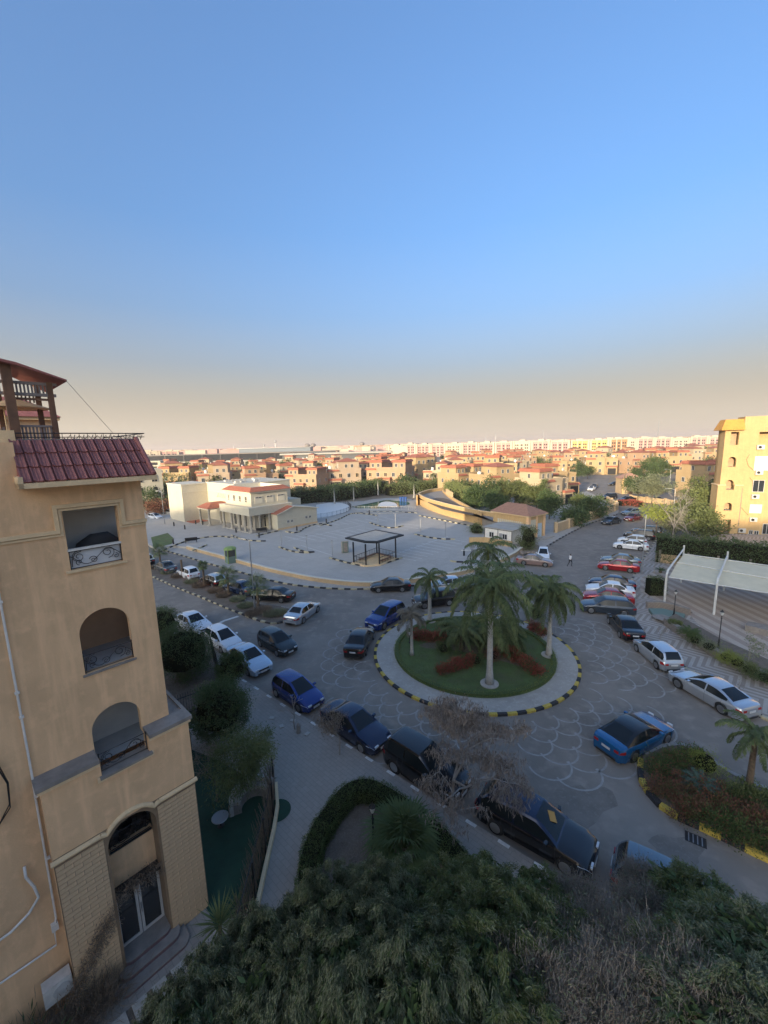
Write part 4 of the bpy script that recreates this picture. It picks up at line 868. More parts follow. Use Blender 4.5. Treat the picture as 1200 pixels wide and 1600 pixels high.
def fanmesh(pet,bl,nb,seed,mt='frond',bw=.028):
    r=np.random.default_rng(seed); q=MB(); q.tube([(0,0,0),(pet*.5,0,pet*.28),(pet,0,pet*.35)],[.02,.014,.01],4); V=[]; c=np.array([pet,0,pet*.35])
    for k in range(nb):
        a=-2.1+4.2*k/(nb-1); d=np.array([math.cos(a),math.sin(a),.15-.25*abs(a)]); d/=np.linalg.norm(d); L=bl*(1-.18*abs(a)/2)*r.uniform(.9,1.05); w=np.cross(d,[0,0,1]); w/=np.linalg.norm(w); m=c+d*L*.6; e=c+d*L+np.array([0,0,-L*.28])
        V.append(np.stack([c,m-w*bw,e,m+w*bw])); 
    me=quads('frond',np.array(V),M[mt]); b=bmesh.new(); b.from_mesh(me); vs=[b.verts.new(v) for v in q.v]
    for f_ in q.f: b.faces.new([vs[k] for k in f_])
    b.to_mesh(me); b.free(); return me
def palm(x,y,h,kind,label,L=3.,nf=18,z=.12,group=None,r0=.2,trunk='palmbark',lean=(0,0),mt='frond',droopall=0,rings=None,name='palm_tree',shaft=False,nl=44,ll=.55):
    root=empty(name,(x,y,z),random.uniform(0,6),label,'palm tree',group)
    q=MB(); n=10; path=[(lean[0]*(i/n)**2,lean[1]*(i/n)**2,h*i/n) for i in range(n+1)]
    if kind=='royal': rad=[r0*(1.45 if i==0 else 1.15 if i==1 else 1.0-.035*i) for i in range(n+1)]
    else: rad=[r0*(1.25 if i==0 else 1-.02*i)*(1+.08*(i%2)) for i in range(n+1)]
    q.tube(path,rad,12); q.build('trunk',M[trunk],root,smooth=True)
    if shaft: q=MB(); q.tube([(lean[0],lean[1],h-.02),(lean[0],lean[1],h+.35),(lean[0],lean[1],h+.9)],[r0*.72,r0*.75,r0*.35],10); q.build('crownshaft',M['lf_lime'],root,smooth=True); h+=.75
    for k in range(nf):
        a=k*2.39996; tt=k/nf
        if kind=='fan':
            me=crownmesh(('fan',round(L,2),k%3,mt),lambda: fanmesh(L*.55,L*.55,18,k%3,mt)); el=1.25-2.0*tt
            inst('frond',me,root,(lean[0],lean[1],h-.05),(0,-el+.2,a))
        else:
            v=k%4; up,dn=[(1.3,-.7),(1.0,-1.1),(.6,-1.35),(.1,-1.5),(-.5,-1.55)][min(4,int(tt*5))]; up-=droopall; 
            me=crownmesh(('fr',round(L,2),int(tt*5),k%3,mt,nl),lambda: frondmesh(L,up,dn,nl,ll,.062 if nl>30 else .10,seed=k,mt=mt))
            inst('frond',me,root,(lean[0],lean[1],h),(random.uniform(-.15,.15),random.uniform(-.1,.1),a+random.uniform(-.2,.2)),sc=random.uniform(.85,1.08))
    return root
def cycad(x,y,r,label,z=.15,nf=22,mt='lf_blue',cat='plant',name='cycad'):
    root=empty(name,(x,y,z),random.uniform(0,6),label,cat)
    q=MB(); q.lathe([(.18,0),(.2,.12),(.12,.3)],10); q.build('stem',M['palmbark'],root)
    for k in range(nf):
        tt=k/nf; me=crownmesh(('cy',round(r,2),int(tt*3),mt),lambda: frondmesh(r,1.15-.9*tt,-.1-.6*tt,30,r*.2,.035,hang=.1,seed=k,mt=mt)); inst('frond',me,root,(0,0,.25),(0,0,k*2.4))
    return root
# ---------------------------------------------------------------- roundabout planting
gr='palms on the roundabout'
palm(6.9,25.7,6.0,'royal','tallest royal palm with whitewashed trunk at the front of the roundabout',L=3.7,nf=36,z=.19,r0=.22,trunk='trunkw',shaft=True,group=gr,nl=64,ll=.85)
palm(8.6,33.2,6.6,'royal','royal palm behind the tallest one, only its dark crown showing',L=2.7,nf=20,z=.19,r0=.2,trunk='trunkw',shaft=True,group=gr,nl=46,ll=.6)
palm(12.4,29.3,4.3,'royal','royal palm with white trunk at the right side of the roundabout lawn',L=2.7,nf=30,z=.19,r0=.2,trunk='trunkw',shaft=True,group=gr,nl=60,ll=.72)
palm(5.9,30.6,1.5,'royal','short full palm left of centre on the roundabout, its fronds near the ground',L=2.4,nf=16,z=.19,r0=.16,group=gr,nl=56,ll=.6)
palm(8.9,30.4,1.6,'royal','short full palm right of centre on the roundabout, its fronds near the ground',L=2.7,nf=26,z=.19,r0=.16,group=gr,nl=60,ll=.7)
palm(4.0,36.0,3.4,'royal','royal palm with a stout white trunk at the back left of the lawn',L=2.1,nf=18,z=.19,r0=.2,trunk='trunkw',shaft=True,group=gr,ll=.5)
palm(1.9,29.9,3.2,'royal','slender palm with a dried grey crown at the left of the lawn',L=1.7,nf=14,z=.19,r0=.13,trunk='trunkw',mt='frondd',droopall=-.3,group=gr,ll=.45)
for nm,(x,y),r_ in (('a',(6.9,25.7),.62),('b',(12.4,29.3),.55),('c',(4.0,36.0),.55)):
    q=MB(); q.lathe([(r_,0),(r_,.07),(r_*.7,.09),(.1,.09)],20); o=q.build('concrete_collar',M['pavel']); o.location=(x,y,.18); tag(o,{'a':'round concrete collar at the foot of the tallest palm','b':'round concrete collar at the foot of the right lawn palm','c':'round concrete collar at the foot of the back left palm'}[nm],'tree collar')
hedge(circ(RR-1.72,80),.34,.24,'lf_lime',260,'low clipped yellow green border hedge ringing the roundabout lawn',z=.13,leaf=(.055,.03),closed=True,core='lf_hedge')
def shrubrow(pts,lab,z=.19,w=.42,h=.36):
    P=resample(GL(pts,.2),.34); c0=P[0]; rt=empty('red_shrub_row',(c0.x,c0.y,z),0,lab,'shrub row'); V=[];I=[]
    for p in P:
        for _ in range(2):
            s_=random.uniform(.75,1.25); v=crown(380,(w*s_*.8,w*s_*.8,h*s_),(.15,.06),10,.12,-.4,.4); v+=np.array([p.x-c0.x+random.uniform(-.18,.18),p.y-c0.y+random.uniform(-.18,.18),h*s_*.85]); V.append(v); I.append(rng.choice(3,len(v),p=random.choice([(.7,.2,.1),(.45,.35,.2),(.25,.35,.4)])))
    link('foliage',quads('foliage',np.concatenate(V),[M['lf_red'],M['lf_rust'],M['lf_hedge']],midx=np.concatenate(I)),rt)
for l,lab in (([(650,997),(668,1001),(692,1000)],'row of red leaved shrubs at the left of the roundabout lawn'),([(692,1052),(712,1045),(738,1036)],'row of red leaved shrubs at the front left of the tallest palm'),([(790,1022),(812,1035),(840,1053)],'row of red leaved shrubs right of the tallest palm'),([(832,984),(850,992)],'small red shrub patch under the right palm')): shrubrow(l,lab)
for (px,py),r_,lm,lab in (((693,1018),.55,'lf_hedge','round dark bush between the two left red shrub rows'),((744,1036),.5,'lf_hedge','round dark bush just left of the tallest palm trunk'),((697,978),.45,'lf_hedge','round dark bush near the back left palm'),((716,1003),.9,'lf_dark','big dark bush left of the roundabout centre'),((757,1005),1.1,'lf_dark','big dark bush at the centre of the roundabout'),((800,1003),.95,'lf_dark','big dark bush right of the roundabout centre'),((770,1028),.55,'lf_rust','brownish bush behind the tallest palm trunk'),((838,965),.7,'lf_dark','dark bush behind the right lawn palm')):
    x,y=G(px,py,.2); bush(x,y,(r_,r_,r_*.75),lm,int(2600*r_),lab,z=.19)
P0=np.zeros((26000,3)); a=rng.uniform(0,2*PI,26000); rr=5.9*np.sqrt(rng.uniform(0,1,26000)); P0[:,0]=CX+rr*np.cos(a);P0[:,1]=CY+rr*np.sin(a);P0[:,2]=.19
tag(inst('lawn_grass',quads('lawn_grass',leafquads(P0,unit(rng.normal(size=(26000,3))*.5+[0,0,1]),rng.uniform(.03,.09,26000),.02),leafmat('grass_blades',(.09,.14,.035),(.14,.17,.055)))),'short green grass on the roundabout lawn','grass',kind='stuff')
def lamp_globe(x,y,h,label,z=.12,r=.11,name='globe_lamp',pole=.03):
    root=empty(name,(x,y,z),0,label,'lamp'); q=MB(); q.tube([(0,0,0),(0,0,h)],pole,8); q.lathe([(.09,0),(.07,.06),(.03,.1)],10); q.build('post',M['black'],root); q=MB(); q.lathe([(.02,-r),(r*.7,-r*.7),(r,0),(r*.7,r*.7),(.02,r)],14,(0,0,h+r)); q.build('globe',M['globe'],root,smooth=True); return root
lamp_globe(*G(640,1008),.7,'white globe on a short post beside the slender palm',z=.19,r=.13)
x,y=G(868,992); rt=empty('round_sign',(x,y,.15),.3,'round grey sign on a thin post at the right roundabout kerb','sign'); q=MB(); q.tube([(0,0,0),(0,0,1.75)],.025,8); q.build('post',M['metal'],rt); q=MB(); q.lathe([(.02,.0),(.30,.01),(.30,.04),(.02,.05)],24,(0,-.06,1.95),axis='Y'); q.build('sign_face',M['cope'],rt)
x,y=G(741.5,941); rt=empty('lamp_post',(x,y,0),0,'slim grey pole rising behind the tallest palm','lamp post'); q=MB(); q.tube([(0,0,0),(0,0,4.2)],[.06,.04],8); q.build('pole',M['metal'],rt); q=MB(); q.box((0,-.2,4.2),(.2,.5,.08)); q.build('lamp_head',M['metal'],rt)
# ---------------------------------------------------------------- left median
gr='young palms on the left median'
for px,py,h,L,lab in ((252,891,2.6,1.35,'leftmost young palm of the median, next to the ochre block'),(320,917,2.55,.75,'young median palm with a small stunted crown'),(358,932,2.3,1.45,'young median palm with a wide open crown, second from the silver saloon'),(404,949,2.2,1.5,'young median palm at the silver saloon end')):
    x,y=G(px,py); palm(x,y,h,'fan',lab,L=L,nf=22,r0=.13,group=gr)
x,y=G(286,904); rt=empty('palm_stump',(x,y,.12),0,'bare leafless palm trunk standing among the median palms','palm trunk'); q=MB(); q.tube([(0,0,0),(0,0,1),(0,0,2.4)],[.15,.12,.13],10); q.build('trunk',M['palmbark'],rt)
def grasstuft(x,y,r,lm,n,label,z=.14,h=.5,group=None,name='grass_tuft'):
    P=np.zeros((n,3)); a=rng.uniform(0,2*PI,n); rr=r*np.sqrt(rng.uniform(0,1,n)); P[:,0]=rr*np.cos(a);P[:,1]=rr*np.sin(a); D=unit(np.stack([np.cos(a)*.5,np.sin(a)*.5,np.full(n,1.)],1)+rng.normal(size=(n,3))*.25)
    o=inst(name,quads(name,leafquads(P,D,rng.uniform(h*.5,h*1.1,n),.03),M[lm])); o.location=(x,y,z); return tag(o,label,'grass',group)
mp=[(244,889),(262,897),(278,903),(300,912),(312,918),(337,926),(350,933),(372,940),(384,950),(412,957),(425,963),(396,962),(435,962)]
nm=['beside the leftmost palm','right of the leftmost palm','left of the bare palm trunk','right of the bare palm trunk','just left of the stunted palm','just right of the stunted palm','left of the wide open palm','right of the wide open palm','midway between the last two palms','right of the end palm','near the rounded median tip','in front of the end palm','at the rear wheel of the silver saloon']
for (px,py),t in zip(mp,nm): x,y=G(px,py); grasstuft(x,y,.75,'lf_brown' if random.random()<.45 else 'lf_grey',900,'dry grassy tuft '+t,group='dry tufts on the median')
V=crown(6000,(3.2,1.0,.15),(.10,.02),60,.3,0,.2); o=inst('ground_cover',quads('ground_cover',V,M['lf_brown'])); o.location=(*G(415,962),.2); o.rotation_euler=(0,0,-.7); tag(o,'dry brown ground cover at the tip of the median','ground cover',kind='stuff')
V=crown(9000,(9,.9,.12),(.10,.02),90,.35,0,.2); o=inst('ground_cover',quads('ground_cover',V,M['lf_rust'])); o.location=(*G(310,914),.2); o.rotation_euler=(0,0,-.72); tag(o,'dark low ground cover along the median','ground cover',kind='stuff')
def tall_lamp(x,y,h,label,arm=1.2,rz=0,z=.12,white=False):
    root=empty('street_lamp',(x,y,z),rz,label,'street lamp'); q=MB(); q.tube([(0,0,0),(0,0,.9),(0,0,.92),(0,0,h)],[.1,.1,.065,.045],8); q.tube([(0,0,h-.05),(arm*.5,0,h+.2),(arm,0,h+.22)],.03,6); q.build('pole',M['whitem'] if white else M['metal'],root); q=MB(); q.box((arm+.2,0,h+.2),(.55,.2,.09)); q.build('lamp_head',M['metal'],root); return root
tall_lamp(-13.6,40.2,7.2,'tall slim street lamp beside the end palm of the median',.5,2.8)
x,y=G(258,822); tall_lamp(x,y,7.5,'street lamp left of the clubhouse against the trees',.8,3)
# ---------------------------------------------------------------- right median bed
x,y=G(1098,1190,.5); 
V=[];C=[]
for px,py,s,m in ((1030,1200,.9,1),(1055,1190,.9,1),(1080,1180,.6,1),(1040,1235,.9,0),(1070,1225,1.,0),(1075,1262,.9,0),(1110,1245,1.,0),(1110,1280,.9,1),(1145,1265,1.,0),(1150,1298,.8,1),(1180,1285,1,0),(1190,1315,.8,1),(1225,1310,1,0),(1260,1340,1,1),(1160,1240,.8,2),(1200,1255,.9,2),(1240,1280,1,2)):
    q=G(px,py,.4); v=crown(2400,(s,s*.75,.32),(.10,.05),26,.16,-.3,.4); v[:,:,0]+=q[0]; v[:,:,1]+=q[1]; v[:,:,2]+=.46; V.append(v); k=len(v); pr=[[.75,.25,0],[.15,.75,.1],[0,.25,.75]][m]; C.append(rng.choice(3,k,p=pr))
V=np.concatenate(V); V[:,:,2]=np.maximum(V[:,:,2],.1)
o=inst('shrub_bed',quads('shrub_bed',V,[M['lf_rust'],M['lf_hedge'],M['lf_mid']],midx=np.concatenate(C))); tag(o,'mixed rusty red and green ground shrubs filling the kerbed bed','shrubs',kind='stuff')
bush(*G(1102,1196,.4),(.62,.62,.5),'lf_lime',2600,'clipped round green bush at the top of the reddish bed',z=.2,leaf=(.06,.035))
cycad(*G(1092,1232,.3),.85,'blue green cycad in the middle of the reddish bed',z=.2)
palm(*G(1168,1245),3.0,'royal','ragged palm with arching fronds at the right edge bed',L=1.7,nf=14,r0=.15,nl=40,ll=.42)
dg=empty('drain_grate',(*G(1087,1312),.012),-.62,'dark iron drain grate in the road by the yellow kerb','drain grate'); q=MB(); q.b2(-.36,.36,-.26,.26,-.008,.0); q.build('frame',M['iron'],dg)
for i in range(9): q=MB(); q.b2(-.33+i*.075,-.29+i*.075,-.22,.22,.0,.012); q.build('bar',M['metal'] if i%2 else M['iron'],dg)
# ---------------------------------------------------------------- right pavement
W0=GL([(1040,978),(1065,996),(1092,1011),(1120,1031),(1150,1046),(1183,1062),(1240,1090),(1320,1135)]); ws_=smooth(W0,1)
def rubblewall(path,w,h,label,name='stone_wall',cap=True):
    o0=Vector((*path[0],0)); rt=empty(name,(path[0][0],path[0][1],SW),0,label,'stone wall'); q=MB(); wallstrip(q,path,w*.9,-.05,h-.05,o0); q.build('core',M['stonegrey'],rt)
    P=resample(path,.34); vs=[]
    for k in range(4):
        q=MB(); q.box((0,0,0),(.30+.03*k,.07,.15)); vs.append(q.mesh('stone',[M['stonegrey']]))
    cnt=0
    for a,b in zip(P,P[1:]):
        t=(b-a).normalized(); nn=Vector((-t.y,t.x)); 
        for s in(1,-1):
            for r_ in range(int(h/.18)):
                if cnt>=290: break
                c=(a+b)/2+nn*s*w*.45+t*(.15 if r_%2 else 0); inst('stone',vs[(cnt*7)%4],rt,(c.x-o0.x,c.y-o0.y,.08+r_*.18),(0,0,math.atan2(t.y,t.x)+random.uniform(-.05,.05))); cnt+=1
    if cap: q=MB(); wallstrip(q,path,w,h-.05,h+.02,o0); q.build('coping',M['cope'],rt)
    return rt
rubblewall(ws_,.42,.62,'long rubble stone planter wall beside the zigzag pavement')
rubblewall(GL([(1010,951),(1030,951),(1052,955),(1076,963)]),.35,.6,'short rubble stone wall in front of the canopy post')
q=MB(); q.prism(GL([(1040,976),(1066,993),(1120,1028),(1183,1060),(1240,1088),(1250,1070),(1200,1042),(1128,1010),(1085,985),(1055,968)]),SW,SW+.45); struct('planter_soil',q,M['soil'])
rt=empty('tiled_trough',(0,0,0),0,'low trough edged with green grey tiles beside the short stone wall','planter'); q=MB(); q.prism(GL([(1013,957),(1035,957),(1070,966),(1062,985),(1045,975),(1020,966)]),SW,SW+.3); q.build('basin',M['teal'],rt); q=MB(); q.prism(GL([(1018,959),(1035,959),(1063,968),(1058,978),(1045,972),(1022,964)],.5),SW+.3,SW+.32); q.build('filling',M['cope'],rt)
q=MB(); q.prism(GL([(1163,988),(1168,982),(1260,1000),(1260,1012)]),SW,SW+.55); o=q.build('grey_planter',M['cope']); tag(o,'long grey concrete planter box at the right picture edge','planter')
cycad(*G(1076,994,.6),.95,'spiky dark cycad in the stone planter left of the second black lamp post',z=.55,mt='lf_dark',nf=26)
cycad(*G(1032,893,.3),.7,'spiky cycad behind the square clipped bush',z=.15,mt='lf_dark',nf=14)
bush(*G(1087,1003,.6),(.5,.5,.35),'lf_hedge',1500,'small round bush right of the spiky dark cycad',z=.5)
grasstuft(*G(1055,975,.6),.4,'lf_mid',700,'grassy tuft at the upper end of the stone planter',z=.55)
for px,py,lm,lab in ((1108,1013,'lf_grey','agave like tuft left of the second black lamp post'),(1135,1030,'lf_lime','yellow green shrub right of the second black lamp post'),(1152,1038,'lf_lime','yellow green shrub beneath the small bare tree'),(1172,1050,'lf_mid','olive shrub near the end of the stone planter'),(1196,1062,'lf_dark','dark shrub at the right edge of the stone planter')):
    bush(*G(px,py,.6),(.55,.45,.35),lm,1500,lab,z=.5,leaf=(.16,.03),cs=.2)
def lantern(x,y,h,label,z=.12):
    root=empty('lamp_post',(x,y,z),0,label,'lamp post'); q=MB(); q.lathe([(.13,0),(.12,.35),(.07,.4),(.05,.9),(.06,.95),(.035,1.0),(.03,h-.3),(.06,h-.28),(.03,h-.2),(.03,h)],10); q.build('post',M['black'],root,angle=40); q=MB(); q.lathe([(.06,h),(.12,h+.22),(.11,h+.26)],8); q.build('lantern',M['globe'],root); q=MB(); q.lathe([(.14,h+.26),(.05,h+.38),(.01,h+.46)],8); q.build('cap',M['black'],root); return root
lantern(26.3,35.4,2.3,'black lantern post at the upper end of the stone planter'); lantern(25.0,28.8,2.9,'black lantern post in the middle of the stone planter',z=.4)
# clipped square bush
hx,hy=G(1020,930); hedge([(hx-.55,hy+.1),(hx+.75,hy-.1)],1.2,1.75,'lf_hedge',240,'tall square clipped bush beside the pale canopy',name='clipped_bush',leaf=(.1,.05),cat='bush')
rt=empty('tall_pole',(31.3,48.1,.12),0,'tall pale pole beside the lone deep red saloon','pole'); q=MB(); q.tube([(0,0,0),(0,0,.9),(0,0,.92),(0,0,7.3)],[.09,.09,.06,.05],8); q.build('shaft',M['metal'],rt)
def bare(x,y,h,spread,label,n=60,z=.12,depth=4,r0=.05,name='bare_tree',leaves=0,lm='lf_brown',seed=1,leaf=(.08,.03)):
    rd=random.Random(seed); root=empty(name,(x,y,z),0,label,'tree'); q=MB(); tips=[]
    def br(p,d,L,r,k):
        e=p+d*L; m=p.lerp(e,.5)+Vector((rd.uniform(-.06,.06)*L,rd.uniform(-.06,.06)*L,.04*L)); q.tube([p,m,e],[r,r*.8,r*.6],5 if r>.02 else 3,cap=False)
        if k==0: tips.append(e); return
        for _ in range(rd.choice((2,3,3))):
            v=(d+Vector((rd.uniform(-1,1)*spread,rd.uniform(-1,1)*spread,rd.uniform(-.35,.35)))).normalized(); br(e,v,L*rd.uniform(.6,.85),r*.6,k-1)
        tips.append(m)
    br(Vector((0,0,0)),Vector((.03,.0,1)),h*.38,r0,depth); q.build('trunk',M['twig'],root)
    if leaves:
        T=np.array([tuple(t) for t in tips]); i=rng.integers(0,len(T),leaves); P=T[i]+rng.normal(size=(leaves,3))*.12
        inst('leaves',quads('leaves',leafquads(P,unit(rng.normal(size=(leaves,3))+[0,0,-.4]),rng.uniform(leaf[0]*.6,leaf[0]*1.3,leaves),leaf[1]),M[lm]),root)
    return root
bare(*G(1168,1040,.5),1.9,.8,'small bare tree with sparse curled leaves in the stone planter',seed=4,leaves=260,lm='lf_grey',leaf=(.16,.08),z=.5,r0=.035)
bare(*G(1022,897),3.4,.25,'thin bare sapling in front of the clipped square bush',seed=8,depth=2,r0=.035)
bare(*G(987,934),1.6,.3,'thin bare sapling behind the bright red saloon',seed=5,depth=2,r0=.02,leaves=60); bare(*G(1031,1000),.9,.6,'short dead shrub on the zigzag pavement by the stone wall',seed=6,depth=3,r0=.03,leaves=150,lm='lf_brown'); bare(*G(1154,1088),.9,.3,'stubby dead stump on the pavement behind the silver saloon',seed=9,depth=2,r0=.04,leaves=40)
q=MB(); q.tube([(x_,y_,.2) for x_,y_ in GL([(1029,1003),(1027,1000),(1030,997),(1036,996),(1038,999)])],.02,5); 
# canopy
cp=empty('car_park_canopy',(28.2,39.6,0),0,'long pale green fabric canopy on bent white posts over the parking court','canopy')
def rel(p,z): return (p[0]-28.2,p[1]-39.6,z)
def lin(a,b,t): return tuple(a[i]+(b[i]-a[i])*t for i in range(len(a)))
f0,f1=G(1045,902,2.9),G(1200,927,2.9); m0,m1=G(1058,879,3.45),G(1200,904,3.45); b0,b1=G(1068,866,3.7),G(1200,884,3.7); ex=1.9
q=MB(); NN=24; rows=[]
for (a,b,z) in ((f0,f1,2.9),(m0,m1,3.45),(b0,b1,3.7)): rows.append([rel(lin(a,b,ex*i/NN),z-.05*math.sin(PI*((i*3/NN)%1))) for i in range(NN+1)])
mids=[[tuple((Vector(p)+Vector(r_))/2-Vector((0,0,.06))) for p,r_ in zip(rows[k],rows[k+1])] for k in range(2)]; rows=[rows[0],mids[0],rows[1],mids[1],rows[2]]
vs=[p for r_ in rows for p in r_]; q.add(vs,[(k*(NN+1)+i,k*(NN+1)+i+1,(k+1)*(NN+1)+i+1,(k+1)*(NN+1)+i) for k in range(4) for i in range(NN)]); q.build('fabric',M['canvas'],cp,smooth=True)
q=MB(); 
for z,a,b in ((2.9,f0,f1),(3.45,m0,m1),(3.7,b0,b1)): q.tube([rel(a,z+.03),rel(lin(a,b,ex),z+.03)],.05,6)
q.build('edge_pipe',M['whitem'],cp)
for (pb,hz_,mt_) in ((G(1038,942),3.35,G(1069,854,4.3)),(G(1115,962),3.5,G(1137.5,862.5,4.4)),(G(1215,990),3.5,G(1225,873,4.4)),(G(1330,1025),3.5,G(1310,886,4.4))):
    q=MB(); q.tube([rel(pb,.1),rel(pb,hz_*.9),rel(lin(pb,mt_,.04),hz_),rel(mt_,4.05),rel(mt_,4.4)],[.10,.10,.10,.075,.075],8); q.tube([rel(mt_,.1),rel(mt_,4.45)],.085,8); q.build('post',M['whitem'],cp)
# wall and hedge behind the court
wa,wb=G(1030,880),G(1200,900); wd=Vector((wb[0]-wa[0],wb[1]-wa[1])).normalized(); we=(wa[0]+wd.x*42,wa[1]+wd.y*42)
wn_=Vector((-wd.y,wd.x)); 
hp0=(wa[0]+wn_.x*.9-wd.x*.5,wa[1]+wn_.y*.9-wd.y*.5); hp1=(we[0]+wn_.x*.9,we[1]+wn_.y*.9)
rt=empty('boundary_wall',(wa[0],wa[1],0),math.atan2(wd.y,wd.x),'low grey brown concrete wall under the long dark hedge','wall')
q=MB(); q.b2(0,42,0,.25,0,1.7); q.build('wall',M['stonegrey'],rt); q=MB(); q.b2(0,5,-.06,-.01,.1,1.3); q.build('render_panel',M['tanwall'],rt)
for i in range(14): q=MB(); q.b2(i*3.0-.12,i*3.0+.12,-.08,.33,0,1.85); q.build('pier',M['cope'],rt)
hedge([hp0,hp1],2.2,3.3,'lf_dark',95,'long tall dark hedge before the sunlit yellow block',leaf=(.22,.10),jit=.16,z=.1)
# ---------------------------------------------------------------- window part shared by the mid-distance buildings
WM={}
def window(parent,x,y,z,w,h,rz=0,mt='frame',arch=False,blind=False,name='window'):
    """window hung on the wall plane; local -y looks outwards"""
    k=(w,h,mt,arch,blind)
    if k not in WM:
        q=MB(); t=.07; q.b2(-w/2,w/2,-.05,.03,0,t); q.b2(-w/2,w/2,-.05,.03,h-t,h); q.b2(-w/2,-w/2+t,-.05,.03,t,h-t); q.b2(w/2-t,w/2,-.05,.03,t,h-t); q.b2(-.03,.03,-.04,.03,t,h-t)
        if arch: q.tube([(w/2*math.cos(a),-.02,h+w/2*math.sin(a)) for a in [PI*i/8 for i in range(9)]],.05,5)
        p=MB(); p.b2(-w/2+t,w/2-t,-.02,.02,t,h-t)
        if arch: p.add([(0,-.02,h)]+[(w/2*math.cos(a),-.02,h+w/2*math.sin(a)) for a in [PI*i/8 for i in range(9)]],[tuple(range(9,-1,-1))])
        WM[k]=(q.mesh('window',[M[mt]]),p.mesh('pane',[M['pvc' if blind else 'glass']]))
    a,b=WM[k]; o=inst(name,a,parent,(x,y,z),(0,0,rz)); inst('pane',b,o); return o
def pbx(nm,parent,m,*bs,**k):
    q=MB(); [q.b2(*b) for b in bs]; return q.build(nm,M[m] if isinstance(m,str) else m,parent,**k)
# ---------------------------------------------------------------- clubhouse
cb=empty('clubhouse',(*G(393,833,PZ),PZ),math.atan2(.737,.676),'cream two storey clubhouse with columns and red tiled roof edges on the plaza','building')
pbx('wall',cb,'cream',(3,17,11,24,0,8.4)); pbx('side_block',cb,'cream',(-2.8,3.0,23.8,32,0,8.2)); pbx('parapet',cb,'creamt',(2.9,17.1,10.9,24.1,8.402,8.6),(-2.9,3.1,23.7,32.1,8.202,8.5))
pbx('string_course',cb,'creamt',(-2.86,3.06,23.74,23.8,6.6,6.75),(2.94,3.0,11,23.7,6.6,6.75))
pbx('ground_floor_wall',cb,'creamd',(2.0,9.5,2.0,11,0,3.5)); pbx('balcony_slab',cb,'cream',(-.35,9.4,-.35,11.5,3.45,4.75)); pbx('slab_moulding',cb,'creamt',(-.42,9.45,-.42,11.55,4.75,4.85),(-.42,9.45,-.42,11.55,3.36,3.45))
pbx('upper_wall',cb,'cream',(1.0,9.3,1.0,11,4.85,7.5)); pbx('cornice',cb,'creamt',(.55,9.8,.55,11.4,7.5,7.72),(.95,9.35,.95,11.05,5.9,5.98))
q=MB(); o_=(.35,10.0,.35,11.6); i_=(1.6,8.8,1.6,10.3); z0,z1=7.74,8.55
V_=[(o_[0],o_[2],z0),(o_[1],o_[2],z0),(o_[1],o_[3],z0),(o_[0],o_[3],z0),(i_[0],i_[2],z1),(i_[1],i_[2],z1),(i_[1],i_[3],z1),(i_[0],i_[3],z1)]
q.add(V_,[(0,1,5,4),(1,2,6,5),(2,3,7,6),(3,0,4,7)]); q.build('tiled_roof_edge',M['otile'],cb)
q=MB(); j=(1.8,8.6,1.8,10.1); q.add([(i_[0],i_[2],z1),(i_[1],i_[2],z1),(i_[1],i_[3],z1),(i_[0],i_[3],z1),(j[0],j[2],z1),(j[1],j[2],z1),(j[1],j[3],z1),(j[0],j[3],z1),(j[0],j[2],7.8),(j[1],j[2],7.8),(j[1],j[3],7.8),(j[0],j[3],7.8)],[(0,1,5,4),(1,2,6,5),(2,3,7,6),(3,0,4,7),(4,5,9,8),(5,6,10,9),(6,7,11,10),(7,4,8,11),(8,9,10,11)]); q.build('roof_well',M['creamt'],cb)
cm=MB(); cm.lathe([(.34,0),(.34,.25),(.24,.3),(.22,3.0),(.30,3.1),(.30,3.3)],12); cm=cm.mesh('column',[M['creamd']],angle=40)
for y in (0,2.2,4.4,7.4,10.7): inst('column',cm,cb,(0,y,.05))
for x in (1.9,4.1): inst('column',cm,cb,(x,0,.05))
pbx('plinth',cb,'creamd',(-.5,4.3,-.5,.45,-.05,.1),(-.5,.45,.45,11,-.05,.1))
# portico
pbx('portico_slab',cb,'creamt',(-1.7,3,14.2,19.3,3.4,3.65)); q=MB(); q.add([(-1.9,14,3.65),(3,14,3.65),(3,19.5,3.65),(-1.9,19.5,3.65),(-.2,15.6,4.6),(3,15.6,4.6),(3,17.9,4.6),(-.2,17.9,4.6)],[(0,1,5,4),(4,5,6,7),(2,3,7,6),(3,0,4,7)]); q.build('portico_roof',M['otile'],cb)
for x,y in ((-1.3,14.6),(-1.3,18.9),(1.2,14.6)): inst('column',cm,cb,(x,y,.05))
pbx('steps',cb,'otile',(-2.4,1,20.5,27,0,.14)); pbx('steps',cb,'creamd',(-1.8,1.5,14,19,0,.12))
for y in (2.9,5.2,7.5): window(cb,.98,y,5.55,.85,1.25,-PI/2,'creamt'); 
window(cb,.98,9.8,5.55,.55,1.25,-PI/2,'creamt')
for x in (2.6,5.1,7.7): window(cb,x,.98,6.35,1.5,.32,0,'frame'); pbx('window_panel',cb,'creamt',(x-.85,x+.85,.93,.998,5.35,6.25))
for y in (3.2,5.4,7.6,9.6): window(cb,1.98,y,.35,1.1,2.3,-PI/2,'creamt')
for x in (2.9,4.3): window(cb,x+.2,1.98,.3,1.0,2.0,0,'creamt',arch=True)
for y in (13,15.2,17.5,20): pass
# carved ornament on the sunlit wall
q=MB()
for k in range(9): q.tube([(2.93,14.5+k*.55+.22*math.cos(a),5.6+.5*(k%2)+.22*math.sin(a)) for a in [2*PI*i/10 for i in range(11)]],.05,4)
q.build('ornament',M['creamt'],cb)
